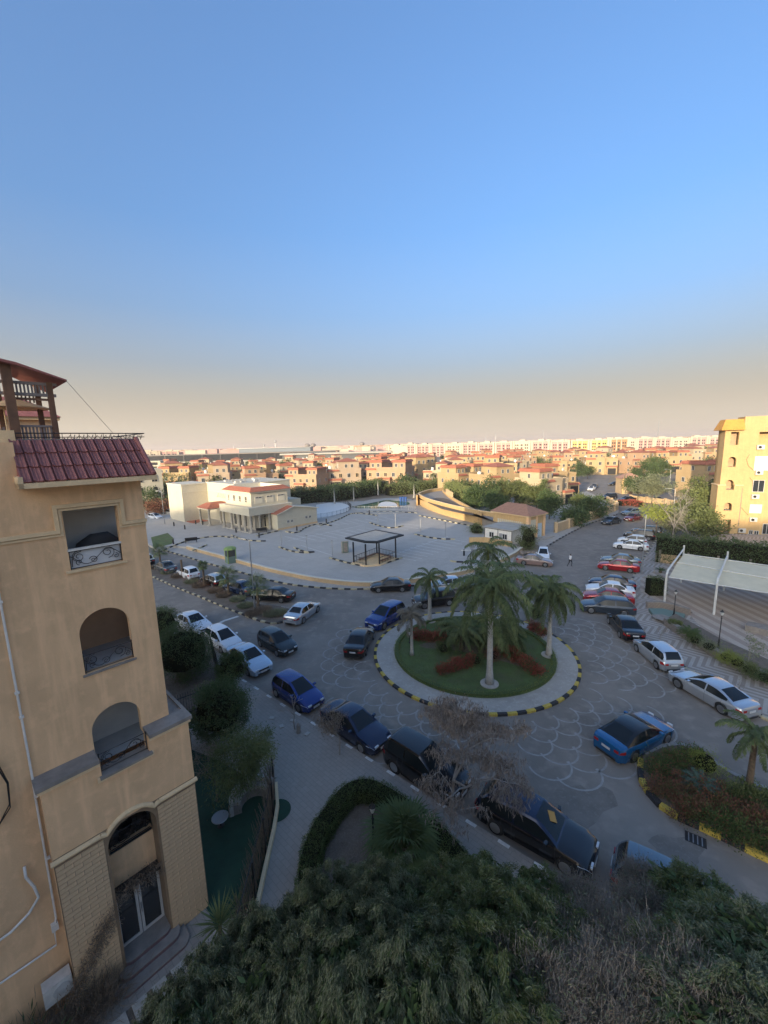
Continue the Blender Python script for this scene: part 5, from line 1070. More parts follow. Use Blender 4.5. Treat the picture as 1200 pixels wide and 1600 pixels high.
# right wing
pbx('wing_wall',cb,'cream',(4.5,14.2,-2.2,6,0,3.2)); pbx('wing_base',cb,'stone',(4.45,14.26,-2.26,-2.2,0,.35))
q=MB(); q.add([(4.5,-2.2,3.2),(8.2,-2.2,4.35),(14.2,-2.2,3.3),(4.5,6,3.2),(8.2,6,4.35),(14.2,6,3.3)],[(0,2,1),(3,4,5)]); q.add([(4.5,-2.2,3.2),(14.2,-2.2,3.2),(14.2,-2.2,3.3)],[(0,1,2)]); q.build('wing_gable',M['cream'],cb)
q=MB(); q.add([(4.2,-2.6,3.15),(8.2,-2.6,4.42),(8.2,6,4.42),(4.2,6,3.15)],[(0,3,2,1)][::1]); q.build('wing_tiles',M['otile'],cb)
q=MB(); q.add([(8.2,-2.6,4.42),(14.5,-2.6,3.35),(14.5,6,3.35),(8.2,6,4.42)],[(0,3,2,1)]); q.tube([(4.2,-2.6,3.12),(8.2,-2.6,4.38),(14.5,-2.6,3.3)],.1,4); q.build('wing_roof',M['creamt'],cb)
for x in (7.1,8.0): window(cb,x-.2,-2.22,1.15,.6,.55,0,'frame')
for x in (11.6,12.5): window(cb,x-.2,-2.22,1.35,.6,.55,0,'frame')
pbx('string_course',cb,'creamt',(4.47,14.23,-2.24,-2.2,1.95,2.03))
pbx('rear_block',cb,'cream',(9.3,14,3,11,0,5.0))
q=MB()
for a,b_,h in ((5,13.5,.5),(7,14.5,.4),(9.5,13,.6),(12,18,.5),(6,20,.4)): q.box((a,b_,8.6+h/2),(1.1,.8,h))
q.build('roof_unit',M['ac'],cb)
rb=MB(); 
for k in range(4): x=3.4+k*.95; rb.tube([(x,12.2,8.6),(x,12.2,9.1)],.03,4); rb.lathe([(.35,-.03),(.35,.03)],12,(x,12.1,9.3),axis='Y')
rb.build('roof_fan',M['ac'],cb)
# ---------------------------------------------------------------- gazebo
gz=empty('gazebo',(-1.3,56.2,PZ),0,'dark steel gazebo with a pale canvas top on a hexagonal base in the plaza','gazebo')
gp=[G(553,879,PZ+.2),G(572,883,PZ+.2),G(593,881.5,PZ+.2),G(618.5,872,PZ+.2),G(589,865,PZ+.2)]; gp=[(a+1.3,b-56.2) for a,b in gp]
gc=(sum(a for a,b in gp)/5,sum(b for a,b in gp)/5)
def sc_(pts,k): return [(gc[0]+(a-gc[0])*k,gc[1]+(b-gc[1])*k) for a,b in pts]
q=MB(); q.prism(sc_(gp,1.10),0,.22); q.build('base',M['trim'],gz)
for i,(a,b) in enumerate(gp): q=MB(); q.box((a,b,1.65),(.2,.2,2.9)); q.build('post',M['black'],gz)
for i in range(5):
    if i==1: continue
    a=Vector((*gp[i],0)); b=Vector((*gp[(i+1)%5],0)); q=MB(); q.tube([a+Vector((0,0,1.1)),b+Vector((0,0,1.1))],.035,4); q.tube([a+Vector((0,0,.4)),b+Vector((0,0,.4))],.025,4)
    n_=max(3,int((b-a).length/.55))
    for k in range(1,n_): p=a.lerp(b,k/n_); q.tube([p+Vector((0,0,.2)),p+Vector((0,0,1.1))],.022,4)
    q.build('railing',M['black'],gz)
rp_=[(a+1.3,b-56.2) for a,b in (G(540,840,PZ+3.2),G(570,846.5,PZ+3.2),G(589.5,847,PZ+3.2),G(630,835.5,PZ+3.2),G(587,827.5,PZ+3.2))]
rc_=(sum(a for a,b in rp_)/5,sum(b for a,b in rp_)/5); q=MB()
for i in range(5):
    a=rp_[i]; b=rp_[(i+1)%5]; L_=math.hypot(b[0]-a[0],b[1]-a[1]); an_=math.atan2(b[1]-a[1],b[0]-a[0]); q.box(((a[0]+b[0])/2,(a[1]+b[1])/2,3.13),(L_+.1,.14,.2),rz=an_)
    a2=(rc_[0]+(a[0]-rc_[0])*.9,rc_[1]+(a[1]-rc_[1])*.9); b2_=(rc_[0]+(b[0]-rc_[0])*.9,rc_[1]+(b[1]-rc_[1])*.9); q.box(((a2[0]+b2_[0])/2,(a2[1]+b2_[1])/2,3.2),(L_*.9,.12,.16),rz=an_); q.tube([(a[0],a[1],3.13),(a2[0],a2[1],3.18)],.06,4)
q.build('roof_frame',M['black'],gz)
q=MB(); q.prism([(rc_[0]+(a-rc_[0])*.88,rc_[1]+(b-rc_[1])*.88) for a,b in rp_],3.17,3.22); q.build('roof_canvas',M['creamstone'],gz)
q=MB()
for i in (2,3,4): a=Vector(gp[i]); b=Vector(gp[(i+1)%5]); c=(a+b)/2; c=c+(Vector(gc)-c)*.18; q.box((c.x,c.y,.5),((b-a).length*.7,.4,.08),rz=math.atan2(b.y-a.y,b.x-a.x))
tag(q.build('bench_seats',M['wood'],gz),kind=None)
# plaza furniture
def post(px,py0,py1,lab):
    x,y=G(px,py1,PZ); rt=empty('lamp_post',(x,y,PZ),0,lab,'lamp post','slim posts on the plaza'); q=MB(); q.tube([(0,0,0),(0,0,2.45)],.045,6); q.build('post',M['metal'],rt); q=MB(); q.b2(-.14,.14,-.1,.1,2.45,2.58); q.build('head',M['metal'],rt)
for px,py,lab in ((440,852.5,'slim grey post nearest the clubhouse wing'),(480,861,'slim grey post left of the gazebo cabinet'),(519.7,870.6,'slim grey post at the left end of the gazebo kerb'),(590,817,'slim grey post before the pool, left one'),(618,824,'slim grey post before the pool, right one'),(657,832,'slim grey post left on the kerb bar near the yellow wall'),(696,839,'slim grey post right on the kerb bar near the yellow wall')): post(px,0,py,lab)
for px,py,lab in ((272,822,'black bollard farthest left of the clubhouse'),(289,827,'black bollard left of the clubhouse steps'),(306,819,'black bollard beside the clubhouse steps'),(317,820,'black bollard before the portico'),(369,832,'black bollard before the colonnade'),(405,840,'black bollard at the kerb tongue'),(271,850,'black bollard at the left end of the plaza wall'),(464,829,'black bollard below the right wing'),(510,817,'black bollard at the foot of the pool fence'),(725,868,'black bollard near the plaza exit'),(624,795,'tall dark bollard before the pool'),(577,803,'black bollard left of the pool gate')):
    x,y=G(px,py,PZ); rt=empty('bollard',(x,y,PZ),0,lab,'bollard','black bollards on the plaza'); q=MB(); q.lathe([(.14,0),(.13,.75),(.15,.78),(.1,.9)],8); q.build('shaft',M['black'],rt)
q=MB(); x,y=G(540,863,PZ); rt=empty('utility_cabinet',(x,y,PZ),.15,'grey cabinet with one pale side left of the gazebo','cabinet'); pbx('cabinet',rt,'teal',(-.45,.45,-.35,.35,.05,1.7)); pbx('side_panel',rt,'creamstone',(-.62,-.45,-.36,.36,.05,1.75)); pbx('top',rt,'creamstone',(-.64,.5,-.4,.4,1.75,1.82)); pbx('door',rt,'cope',(-.3,.3,-.375,-.35,.15,1.6))
x,y=G(361,878,.2); rt=empty('guard_booth',(x,y,SW),.7,'small guard booth with a lime green roof by the plaza wall','booth'); pbx('base',rt,'teal',(-.6,.6,-.6,.6,0,1.0)); pbx('window_band',rt,'glass',(-.58,.58,-.58,.58,1.0,1.95)); pbx('frame',rt,'lime',(-.62,-.5,-.62,-.5,0,2.0),(.5,.62,-.62,-.5,0,2.0),(-.62,-.5,.5,.62,0,2.0),(.5,.62,.5,.62,0,2.0)); q=MB(); q.lathe([(.95,2.0),(.9,2.15),(.6,2.35),(.02,2.42)],8); q.build('roof',M['lime'],rt)
for px,py,an,lab in ((299,848,.35,'black bench at the left end of the plaza'),(409,832,.35,'black bench before the clubhouse wing corner')):
    x,y=G(px,py,PZ); rt=empty('bench',(x,y,PZ),an,lab,'bench'); pbx('seat',rt,'black',(-1.0,1.0,-.25,.25,.4,.46)); pbx('backrest',rt,'black',(-1.0,1.0,.2,.26,.46,.9)); pbx('leg',rt,'black',(-.9,-.84,-.2,.2,0,.4)); pbx('leg',rt,'black',(.84,.9,-.2,.2,0,.4))
x,y=G(738,868,PZ); rt=empty('barrier_gate',(x,y,PZ),0,'small barrier machine with a grey panel near the plaza exit','barrier'); pbx('cabinet',rt,'metal',(-.2,.2,-.2,.2,0,1.0)); pbx('panel',rt,'metal',(-.35,.35,-.05,.05,1.05,1.5)); pbx('arm',rt,'whitem',(-1.6,-.2,-.04,.04,.75,.85))
# ---------------------------------------------------------------- pool court
pc=pg([(548,795),(556,786),(590,779),(640,778),(652,790),(645,802),(560,803)]); g=MB(); g.prism(pc,PZ-.02,PZ+.10); struct('pool_terrace',g,M['creamstone'])
g=MB(); g.prism(pg([(548,792.5),(585,785.5),(604,781.5),(622,783.5),(640,785),(640,790),(600,795),(560,795)]),PZ+.1,PZ+.12); struct('pool_water',g,M['pool'])
g=MB(); g.prism(pg([(590,792),(594,786),(606,784),(619,787),(621,792)]),PZ+.1,PZ+.16); struct('pool_island',g,M['pvc'])
for px,py,lab in ((626,784,'left blue bin by the pool'),(630,784,'middle blue bin by the pool'),(634,784,'right blue bin by the pool')):
    x,y=G(px,py,PZ); o=MB(); o.lathe([(.3,0),(.38,1.1),(.4,1.2),(.2,1.3)],10); o=o.build('bin',M['blue']); o.location=(x,y,PZ+.1); tag(o,lab,'bin')
def fence(path,h,label,step,mt='black',name='fence',z=PZ,r=.03,pickets=4,cat='fence'):
    P=resample(path,step); rt=empty(name,(P[0].x,P[0].y,z),0,label,cat); o=Vector((P[0].x,P[0].y,0)); q=MB(); q2=MB()
    for i,p in enumerate(P):
        q.tube([(p.x-o.x,p.y-o.y,0),(p.x-o.x,p.y-o.y,h)],r*1.5,4)
        if i<len(P)-1:
            n=P[i+1]
            for k in range(1,pickets+1): c=p.lerp(n,k/(pickets+1)); q2.tube([(c.x-o.x,c.y-o.y,.1),(c.x-o.x,c.y-o.y,h-.08)],r*.5,3,cap=False)
            for zz in(.12,h-.1): q2.tube([(p.x-o.x,p.y-o.y,zz),(n.x-o.x,n.y-o.y,zz)],r*.7,4,cap=False)
    q.build('posts',M[mt],rt); tag(q2.build('pickets',M[mt],rt),kind='stuff'); return rt
g=MB(); g.prism(pg([(493,811),(520,807),(545,799),(549,793),(540,787),(520,785),(494,789)]),PZ-.02,PZ+.06); struct('white_court',g,M['pvc'])
fence(pg([(492,811),(520,807),(545,799.5),(549,794)]),1.1,'black fence with arched panels along the front of the white court',1.6,pickets=5)
fence(pg([(549,794),(542,787.5),(522,784.5),(495,787.5)]),1.1,'black fence round the back of the white court',1.6,pickets=4)
fence(pg([(549,796),(575,797),(600,797),(625,797),(650,798)]),1.0,'white scrolled fence between the plaza and the pool',1.8,'whitem',pickets=3)
# ---------------------------------------------------------------- curved terrace wall
RW=[(792,828),(778,824),(740,817),(700,806.5),(665,795),(653,786)]; rw=GL(RW,PZ)+GL([(650.5,777),(655,771.5),(663,768.5),(675,765.5),(692,763.5)],2.9); rws=smooth(rw,2)
fl=rws+GL([(700,768),(713,784),(740,798),(775,815)],2.5); g=MB(); g.prism(fl,.1,2.35); struct('ramp_terrace',g,M['pave'])
o0=Vector((*rws[0],0)); rt=empty('curved_wall',(rws[0][0],rws[0][1],0),0,'tall curved sunlit yellow wall sweeping round the raised terrace','wall'); q=MB(); wallstrip(q,rws,.35,.1,3.15,o0); q.build('wall',M['ochre'],rt); q=MB(); wallstrip(q,rws,.42,3.152,3.22,o0); q.build('coping',M['trim'],rt)
g=MB(); g.prism(smooth(GL([(668,785),(680,777),(700,779),(722,792),(748,806),(720,802),(690,795)],2.4),2),2.35,2.42); struct('earth_bed',g,M['soil'])
bw=smooth(GL([(692,767),(700,775),(713,783),(740,798),(752,804)],2.6),1); o0=Vector((*bw[0],0)); rt=empty('low_wall',(bw[0][0],bw[0][1],0),0,'low pale yellow wall on the right of the raised terrace','wall'); q=MB(); wallstrip(q,bw,.3,.1,3.0,o0); q.build('wall',M['ochre'],rt)
bp=resample(bw[2:8],1.6)
for i,p in enumerate(bp[:6]): q=MB(); q.box((p.x-o0.x,p.y-o0.y,3.5),(.5,.5,1.4)); q.build('pillar',M['tanwall'],rt)
# ---------------------------------------------------------------- gatehouse and white booth
gh=empty('gatehouse',(*G(825,841,PZ),SW),math.atan2(.57,.82),'tan gatehouse with a hipped brown roof and pale blue door','gatehouse')
pbx('wall',gh,'ochre',(0,4.6,0,7.4,0,3.9)); pbx('corner_pillar',gh,'wallN',(-.06,.5,-.08,.4,0,3.9),(4.15,4.66,-.08,.4,0,3.9),(2.1,2.5,-.08,.2,0,3.9)); pbx('eave',gh,'trim',(-.35,4.95,-.35,7.75,3.902,4.1))
q=MB(); q.add([(-.45,-.45,4.1),(5.05,-.45,4.1),(5.05,7.85,4.1),(-.45,7.85,4.1),(2.3,2.2,5.6),(2.3,6.2,5.6)],[(0,1,4),(1,2,5,4),(2,3,5),(3,0,4,5)]); q.build('roof',mat('brown_clay_tiles',(.38,.20,.13),.85,n=(2,.2)),gh)
pbx('side_panel',gh,'cream',(-.03,.0,1.2,6.4,1.4,2.9)); 
for i in range(12): q=MB(); q.b2(-.06,-.03,1.3+i*.42,1.42+i*.42,1.4,2.9); q.build('louvre',M['tanwall'],gh)
dr=pbx('door',gh,'bluedoor',(2.6,3.7,-.03,.0,.1,2.5)); pbx('door_panel',gh,'cream',(.6,2.0,-.03,0,1.0,3.3)); pbx('plinth',gh,'pavel',(-1,5.5,-1.4,0,-.05,.15))
a=Vector(G(757,822,2.9)); b=Vector(G(800,828.5,2.9)); c=Vector(G(823,819.5,2.9)); xd=(b-a).normalized(); L1=(b-a).length; L2=(c-b).length
bt=empty('site_cabin',(a.x,a.y,SW),math.atan2(xd.y,xd.x),'white site cabin with dark frame beside the tan gatehouse','cabin')
pbx('wall',bt,'pvc',(0.05,L1-.05,0.05,L2-.05,0,2.6)); pbx('roof',bt,'roofgrey',(-.2,L1+.2,-.2,L2+.2,2.62,2.75)); pbx('frame',bt,'black',(0,.08,0,.08,0,2.6),(L1-.08,L1,0,.08,0,2.6),(L1*.5-.04,L1*.5+.04,0,.05,0,2.6),(0,L1,0,.08,2.5,2.6),(L1-.08,L1,L2-.08,L2,0,2.6)); window(bt,L1*.27,.03,1.1,.9,.9,0,'frame'); window(bt,L1*.75,.03,1.1,.9,.9,0,'frame')
pbx('door',bt,'metal',(L1*.55,L1*.68,.01,.05,0,2.0))
tw_=GL([(733,846),(757,846),(800,853),(806,858),(835,862)],.6); o0=Vector((*tw_[0],0)); rt=empty('garden_wall',(*tw_[0],0),0,'low yellow wall in front of the white site cabin','wall'); q=MB(); wallstrip(q,tw_[:3],.3,.1,1.3,o0); q.build('wall',M['ochre'],rt)
bush(*G(745,832,.5),(1.5,1.1,1.0),'lf_mid',2200,'green bush at the left end of the white site cabin',z=.3,leaf=(.2,.07),cs=.35); 
x,y=G(825,858); bush(x,y,(1.3,1.2,2.2),'lf_mid',3800,'tall narrow bush in front of the gatehouse door',z=.12,leaf=(.25,.07),cs=.35)
g=MB(); g.prism(smooth(GL([(806,866),(815,850),(835,850),(850,858),(832,868),(815,879),(800,884)]),1),SW,SW+.02); struct('sandy_verge',g,M['ground'])
for k in range(16):
    px=808+k*2; py=random.uniform(853,872); q=MB(); q.lathe([(.2,0),(.3,.12),(.2,.28),(.02,.34)],6); o=q.build('rock',M['stonegrey']); o.location=(*G(px,py),SW); o.scale=(random.uniform(.6,1.5),random.uniform(.6,1.3),random.uniform(.6,1.2)); o.rotation_euler=(0,0,k); tag(o,'grey brown rock on the sandy verge below the gatehouse, %s from the left'%ordinal(k),'rock','rocks on the sandy verge')
# ---------------------------------------------------------------- sunlit block on the right
RBA=math.atan2(-.37,.93); rb_=empty('apartment_building',(56.5,68.9,0),RBA,'tall sunlit yellow apartment block with arched balconies at the right edge','apartment building'); ru=Vector((math.cos(RBA),math.sin(RBA))); rn=Vector((-ru.y,ru.x))
def onR(px,py,dep=0.):
    u=(px-600)/640.; v=-(py-800)/640.; a=u*cr+v*sr; b=-u*sr+v*cr; d=_f+_r*a+_u*b; o=Vector((56.5,68.9))+rn*dep; t=(o.dot(rn))/(d.x*rn.x+d.y*rn.y); return ((Vector((d.x*t,d.y*t))-Vector((56.5,68.9))).dot(ru),CAM_Z+d.z*t)
def rect(l,t,r,b,dep=0): x0,z1=onR(l,t,dep); x1,z0=onR(r,b,dep); return x0,x1,z0,z1
ops=[]
W_=[rect(1142,675,1154,695),rect(1138.5,714,1150,729.5),rect(1135,750,1145.5,765),rect(1130.5,785,1140.5,797.5)]
xx0=sum(w[0] for w in W_)/4; xx1=sum(w[1] for w in W_)/4
ops=[(xx0,xx1,W_[0][2],W_[0][3],0)]+[(xx0,xx1,w[2],w[3],(xx1-xx0)/2) for w in W_[1:]]
dz=rect(1131,811,1138.5,834); ops.append((dz[0],dz[1],-.1,dz[3],0))
bx_=rect(1187,675,1203,693); ops.append((bx_[0],bx_[0]+4.5,bx_[2],bx_[3],0))
w3=ops[2]; wid=(xx1-xx0)/2
q=MB(); facade(q,.35,26,8.3,18.2,[(w3[0],w3[1],8.3,max(8.32,w3[3]-wid),wid)]+[(o[0],o[1],o[2],o[3]-(wid if o[4] else 0),o[4]) for o in ops[:2]]+[ops[5]],y=0,t=.5); facade(q,3.3,26,-.1,8.3,[],y=0); q.b2(.35,26,1.9,2.9,-.1,18.0); q.b2(6,26,2.9,12,-.1,18.0); q.add([(.35,0,-.1),(.35,0,18.2),(.35,2.9,18.2),(.35,2.9,-.1)],[(0,1,2,3)]); q.build('wall',M['ochre'],rb_)
q=MB(); facade(q,0,3.3,-.1,8.3,[(ops[4][0],ops[4][1],-.1,ops[4][3],0),(xx0,xx1,ops[3][2],ops[3][3]-wid,wid),(w3[0],w3[1],w3[2],8.3,0)],y=-.35,t=.5); q.add([(0,-.35,-.1),(0,-.35,8.3),(0,2.6,8.3),(0,2.6,-.1)],[(0,1,2,3)]); q.add([(3.3,-.35,-.1),(3.3,0,-.1),(3.3,0,8.3),(3.3,-.35,8.3)],[(0,1,2,3)]); q.b2(.01,.34,1.9,2.6,-.1,8.28); q.build('side_wing',M['ochre'],rb_)
pbx('ledge',rb_,'trim',(-.1,xx0-.05,-.45,0,8.302,8.42),(xx1+.05,3.4,-.45,0,8.302,8.42),(-.1,.35,0,2.7,8.302,8.42)); pbx('parapet',rb_,'ochre',(2.8,26,.0,2.9,18.2,19.5)); pbx('balcony_floor',rb_,'floor',*[(xx0-.2,xx1+.2,.2,1.9,o[2]-.1,o[2]) for o in ops[:4]])
pbx('balcony_back_wall',rb_,'inbrown',(xx0-.25,xx1+.25,1.7,1.88,.1,17.5))
q=MB(); q.add([(-.4,-.7,17.55),(2.7,-.7,17.55),(2.8,.5,19.15),(.4,.5,19.15),(-.4,2.9,17.55),(.4,2.9,19.15)],[(0,1,2,3),(4,0,3,5)]); q.b2(-.4,2.7,-.7,0,17.4,17.54); q.b2(-.4,.35,0,2.9,17.4,17.54); q.build('tiled_eave',mat('yellow_roof_tiles',(.62,.30,.06),.8,n=(2,.2)),rb_)
for (l,t,r,b,kind) in ((1180,713,1200,735,'b'),(1177,750,1193,769,'w'),(1172,788,1189,802,'b'),(1170,828,1176,835,'w'),(1178,829,1185,836,'w'),(1192,818,1203,835,'w')):
    x0,x1,z0,z1=rect(l,t,r,b); window(rb_,(x0+x1)/2,-.02,z0,round(x1-x0,2),round(z1-z0,2),0,'pvc' if kind=='b' else 'frame',blind=kind=='b')
acm=MB(); acm.b2(-.42,.42,-.34,0,0,.62); acm=acm.mesh('air_conditioner',[M['ac']]); acf=MB(); acf.lathe([(.22,0),(.22,-.02),(.06,-.03)],14,axis='Y'); acf=acf.mesh('fan',[M['black']])
for i,(l,t,r,b) in enumerate(((1180,692,1195,702),(1178,733,1192,741.5),(1174,771,1184,779),(1169,806,1183,815),(1152,825,1164,832))):
    x0,x1,z0,z1=rect(l,t,r,b); rt=empty('air_conditioner',(*(Vector((56.5,68.9))+ru*((x0+x1)/2)-rn*.05),z0),RBA,['topmost','second from top','middle','second lowest','lowest'][i]+' white air conditioner on the sunlit yellow block','air conditioner','air conditioners on the sunlit block'); inst('casing',acm,rt,sc=1.15); inst('fan',acf,rt,(-.12,-.4,.36))
q=MB(); z_=lambda px,py:(lambda a:(a[0],-.06,a[1]))(onR(px,py)); q.tube([z_(1159.5,762),z_(1157,790),z_(1153,822)],.06,6); q.build('drain_pipe',M['cope'],rb_)
for k,pts in enumerate((((1171,710),(1166,718),(1169,728),(1177,735)),((1171,746),(1176,752),(1176,768)),((1158,793),(1164,800),(1169,805)))): q=MB(); q.tube([z_(*p) for p in pts],.025,5); q.build('cable',M['black'],rb_)
# ---------------------------------------------------------------- walking man
def person(x,y,rz,label,shirt,trousers,h=1.75):
    s=h/1.75; root=empty('person',(x,y,0),rz,label,'person')
    J=dict(pel=(0,0,.95),ch=(0,.02,1.28),nk=(0,.03,1.47),hd=(0,.05,1.60),tp=(0,.04,1.72),ls=(.19,.02,1.41),le=(.24,-.10,1.15),lh=(.22,-.02,.93),rs=(-.19,.02,1.41),re=(-.25,.12,1.17),rh=(-.22,.28,1.02),lk=(.10,.22,.52),lf=(.10,.14,.08),lt=(.10,.32,.04),rk=(-.10,-.06,.50),rf=(-.10,-.38,.12),rt=(-.10,-.26,.03),lp=(.10,0,.92),rp=(-.10,0,.92))
    E=[('pel','ch'),('ch','nk'),('nk','hd'),('hd','tp'),('ch','ls'),('ls','le'),('le','lh'),('ch','rs'),('rs','re'),('re','rh'),('pel','lp'),('lp','lk'),('lk','lf'),('lf','lt'),('pel','rp'),('rp','rk'),('rk','rf'),('rf','rt')]
    Rr=dict(pel=.14,ch=.155,nk=.06,hd=.095,tp=.07,ls=.07,le=.048,lh=.035,rs=.07,re=.048,rh=.035,lk=.065,lf=.045,lt=.035,rk=.065,rf=.045,rt=.035,lp=.10,rp=.10)
    ks=list(J); me=bpy.data.meshes.new('body'); me.from_pydata([J[k] for k in ks],[(ks.index(a),ks.index(b)) for a,b in E],[]); ob=bpy.data.objects.new('body',me); COL.objects.link(ob)
    sk=ob.modifiers.new('s','SKIN'); 
    for i,k in enumerate(ks): me.skin_vertices[0].data[i].radius=(Rr[k],Rr[k]*.8)
    me.skin_vertices[0].data[0].use_root=True; ob.modifiers.new('u','SUBSURF').levels=1
    dgp=bpy.context.evaluated_depsgraph_get(); m2=bpy.data.meshes.new_from_object(ob.evaluated_get(dgp)); ob.modifiers.clear(); ob.data=m2; m2.materials.clear()
    for m_ in (flat('skin',(.25,.13,.08),.6),shirt,trousers,flat('dark_hair',(.015,.012,.01),.8)): m2.materials.append(m_)
    for p in m2.polygons:
        z=p.center.z; x_=abs(p.center.x); p.use_smooth=True
        p.material_index=3 if z>1.64 or (z>1.55 and p.center.y<0.02) else 0 if z>1.47 or z<.0 or (x_>.19 and z<1.06) else 1 if z>.98 else 3 if z<.09 else 2
    ob.parent=root; root.scale=(s,)*3; return root
person(*G(890.5,885),-1.2,'man in a white shirt and black trousers walking along the street',flat('white_shirt',(.6,.6,.6),.8),flat('black_trousers',(.015,.015,.018),.8))
person(*G(282,802,.3),.5,'person in dark clothes standing left of the clubhouse',flat('dark_shirt',(.02,.02,.025),.8),flat('dark_trousers',(.02,.02,.025),.8))
# ---------------------------------------------------------------- villas
VC=[mat('villa_ochre',(.42,.295,.155),.9,n=(.5,.12)),mat('villa_sand',(.46,.36,.235),.9,n=(.5,.12)),mat('villa_terracotta',(.42,.275,.17),.9,n=(.5,.12)),mat('villa_pink',(.42,.32,.225),.9,n=(.5,.12))]
VN=['ochre','sand coloured','terracotta','pinkish']
VROOT={}
def tileroof(q,x0,x1,y0,y1,z,h,ov=.4):
    x0-=ov;x1+=ov;y0-=ov;y1+=ov; m=min(x1-x0,y1-y0)/2*.92; q.add([(x0,y0,z),(x1,y0,z),(x1,y1,z),(x0,y1,z),(x0+m,y0+m,z+h),(x1-m,y0+m,z+h),(x1-m,y1-m,z+h),(x0+m,y1-m,z+h)],[(0,1,5,4),(1,2,6,5),(2,3,7,6),(3,0,4,7),(4,5,6,7),(3,2,1,0)])
def skirt(q,x0,x1,y0,y1,z,h=.7,ov=.45,sides='fblr'):
    if 'f' in sides: q.add([(x0-ov,y0-ov,z),(x1+ov,y0-ov,z),(x1+.0,y0+.05,z+h),(x0,y0+.05,z+h)],[(0,1,2,3)])
    if 'b' in sides: q.add([(x1+ov,y1+ov,z),(x0-ov,y1+ov,z),(x0,y1,z+h),(x1,y1,z+h)],[(0,1,2,3)])
    if 'l' in sides: q.add([(x0-ov,y1+ov,z),(x0-ov,y0-ov,z),(x0+.05,y0,z+h),(x0+.05,y1,z+h)],[(0,1,2,3)])
    if 'r' in sides: q.add([(x1+ov,y0-ov,z),(x1+ov,y1+ov,z),(x1,y1,z+h),(x1,y0,z+h)],[(0,1,2,3)])
def villa_proto(k):
    root=empty('villa'); r=random.Random(100+k); wm_=VC[k%4]
    A=[(-5.5,5.5,0,10,0,6.4),(-2.0,5.5,1.5,8.5,6.4,9.2)][0]; 
    if k==0: body=[(-5.5,5.5,0,10,0,6.3)]; up=[(-1.5,5.2,2,9,6.3,9.1)]; bay=(-5.2,-1.4,-1.3,0,0,3.3)
    elif k==1: body=[(-6,1.2,0,9,0,6.5),(1.2,6,1.5,10,0,6.0)]; up=[(-5.5,-.5,2,8,6.5,9.3)]; bay=(2.0,5.6,-.3,1.5,0,3.2)
    elif k==2: body=[(-5,5,0,9,0,6.2)]; up=[(0,4.6,.3,8,6.2,9.4)]; bay=(-4.6,-.6,-1.6,0,0,3.1)
    elif k==3: body=[(-7,7,0,9,0,6.4)]; up=[(-6.5,-2,1.5,8,6.4,9.2),(2,6.5,1.5,8,6.4,9.2)]; bay=(-2,2,-1.4,0,0,3.3)
    q=MB(); [q.b2(*b) for b in body]; q.build('wall',wm_,root)
    q=MB(); [q.b2(b[0],b[1],b[2],b[3],b[4]+.002,b[5]) for b in up]; q.build('upper_storey',wm_,root)
    q=MB(); q.b2(*bay); q.build('porch',wm_,root); q=MB(); q.b2(bay[0]+.3,bay[1]-.3,bay[2]-.01,bay[2]+.02,.1,bay[5]-.5); q.build('porch_opening',M['dark'],root)  # flat near-black panel, its colour standing for the shade inside the porch
    q=MB(); 
    for b in body: q.b2(b[0]-.08,b[1]+.08,b[2]-.08,b[2]+.12,b[5]+.003,b[5]+.75); q.b2(b[0]-.08,b[0]+.12,b[2]+.12,b[3],b[5]+.003,b[5]+.75); q.b2(b[1]-.12,b[1]+.08,b[2]+.12,b[3],b[5]+.003,b[5]+.75)
    q.build('parapet',wm_,root)
    q=MB(); 
    for b in up: (tileroof(q,b[0],b[1],b[2],b[3],b[5]+.01,1.1) if k in(0,2) else skirt(q,b[0],b[1],b[2],b[3],b[5]-.5,.8))
    q.build('roof',M['otile'],root)
    q=MB(); skirt(q,bay[0],bay[1],bay[2],bay[3],bay[5]+.01,.6,.35,'flr'); b=body[0]; q.build('porch_tiles',M['otile'],root); q=MB(); skirt(q,b[0],b[0]+3.4,b[2],b[2]+2,b[5]-.1,.75,.45,'f'); q.build('eave_tiles',M['otile'],root)
    for b in body:
        n=max(2,int((b[1]-b[0])/2.6)); 
        for j in range(n):
            x=b[0]+(b[1]-b[0])*(j+.5)/n
            window(root,x,b[2]-.02,4.0,1.1,1.4,0,'trim' if (j+k)%2 else 'frame')
            if not(bay[0]-.6<x<bay[1]+.6): window(root,x,b[2]-.02,1.0,1.1,1.4,0,'frame')
        m=max(1,int((b[3]-b[2])/3.2))
        for j in range(m):
            y=b[2]+(b[3]-b[2])*(j+.5)/m
            window(root,body[0][0]-.02,y,4.0,.9,1.3,-PI/2,'frame'); 
            if j%2==0: window(root,body[0][0]-.02,y,1.0,.9,1.3,-PI/2,'frame')
            window(root,body[-1][1]+.02,y,4.0,.9,1.3,PI/2,'frame')
    for b in up:
        window(root,(b[0]+b[1])/2-1,b[2]-.02,7.1,.9,1.2,0,'frame'); window(root,(b[0]+b[1])/2+1,b[2]-.02,7.1,.9,1.2,0,'frame'); window(root,b[0]-.02,(b[2]+b[3])/2,7.1,.8,1.2,-PI/2,'frame')
    q=MB(); q.lathe([(.55,0),(.6,.1),(.6,1.1),(.3,1.3),(.02,1.33)],10,(body[0][0]+1.6,7,6.42)); q.build('water_tank',M['pvc'],root)
    q=MB(); q.lathe([(.03,0),(.45,.14),(.5,.2)],10,(body[-1][1]-1.2,5.5,7.4),axis='Y'); q.tube([(body[-1][1]-1.2,5.5,6.3),(body[-1][1]-1.2,5.6,7.4)],.04,4); q.build('satellite_dish',M['pvc'],root)
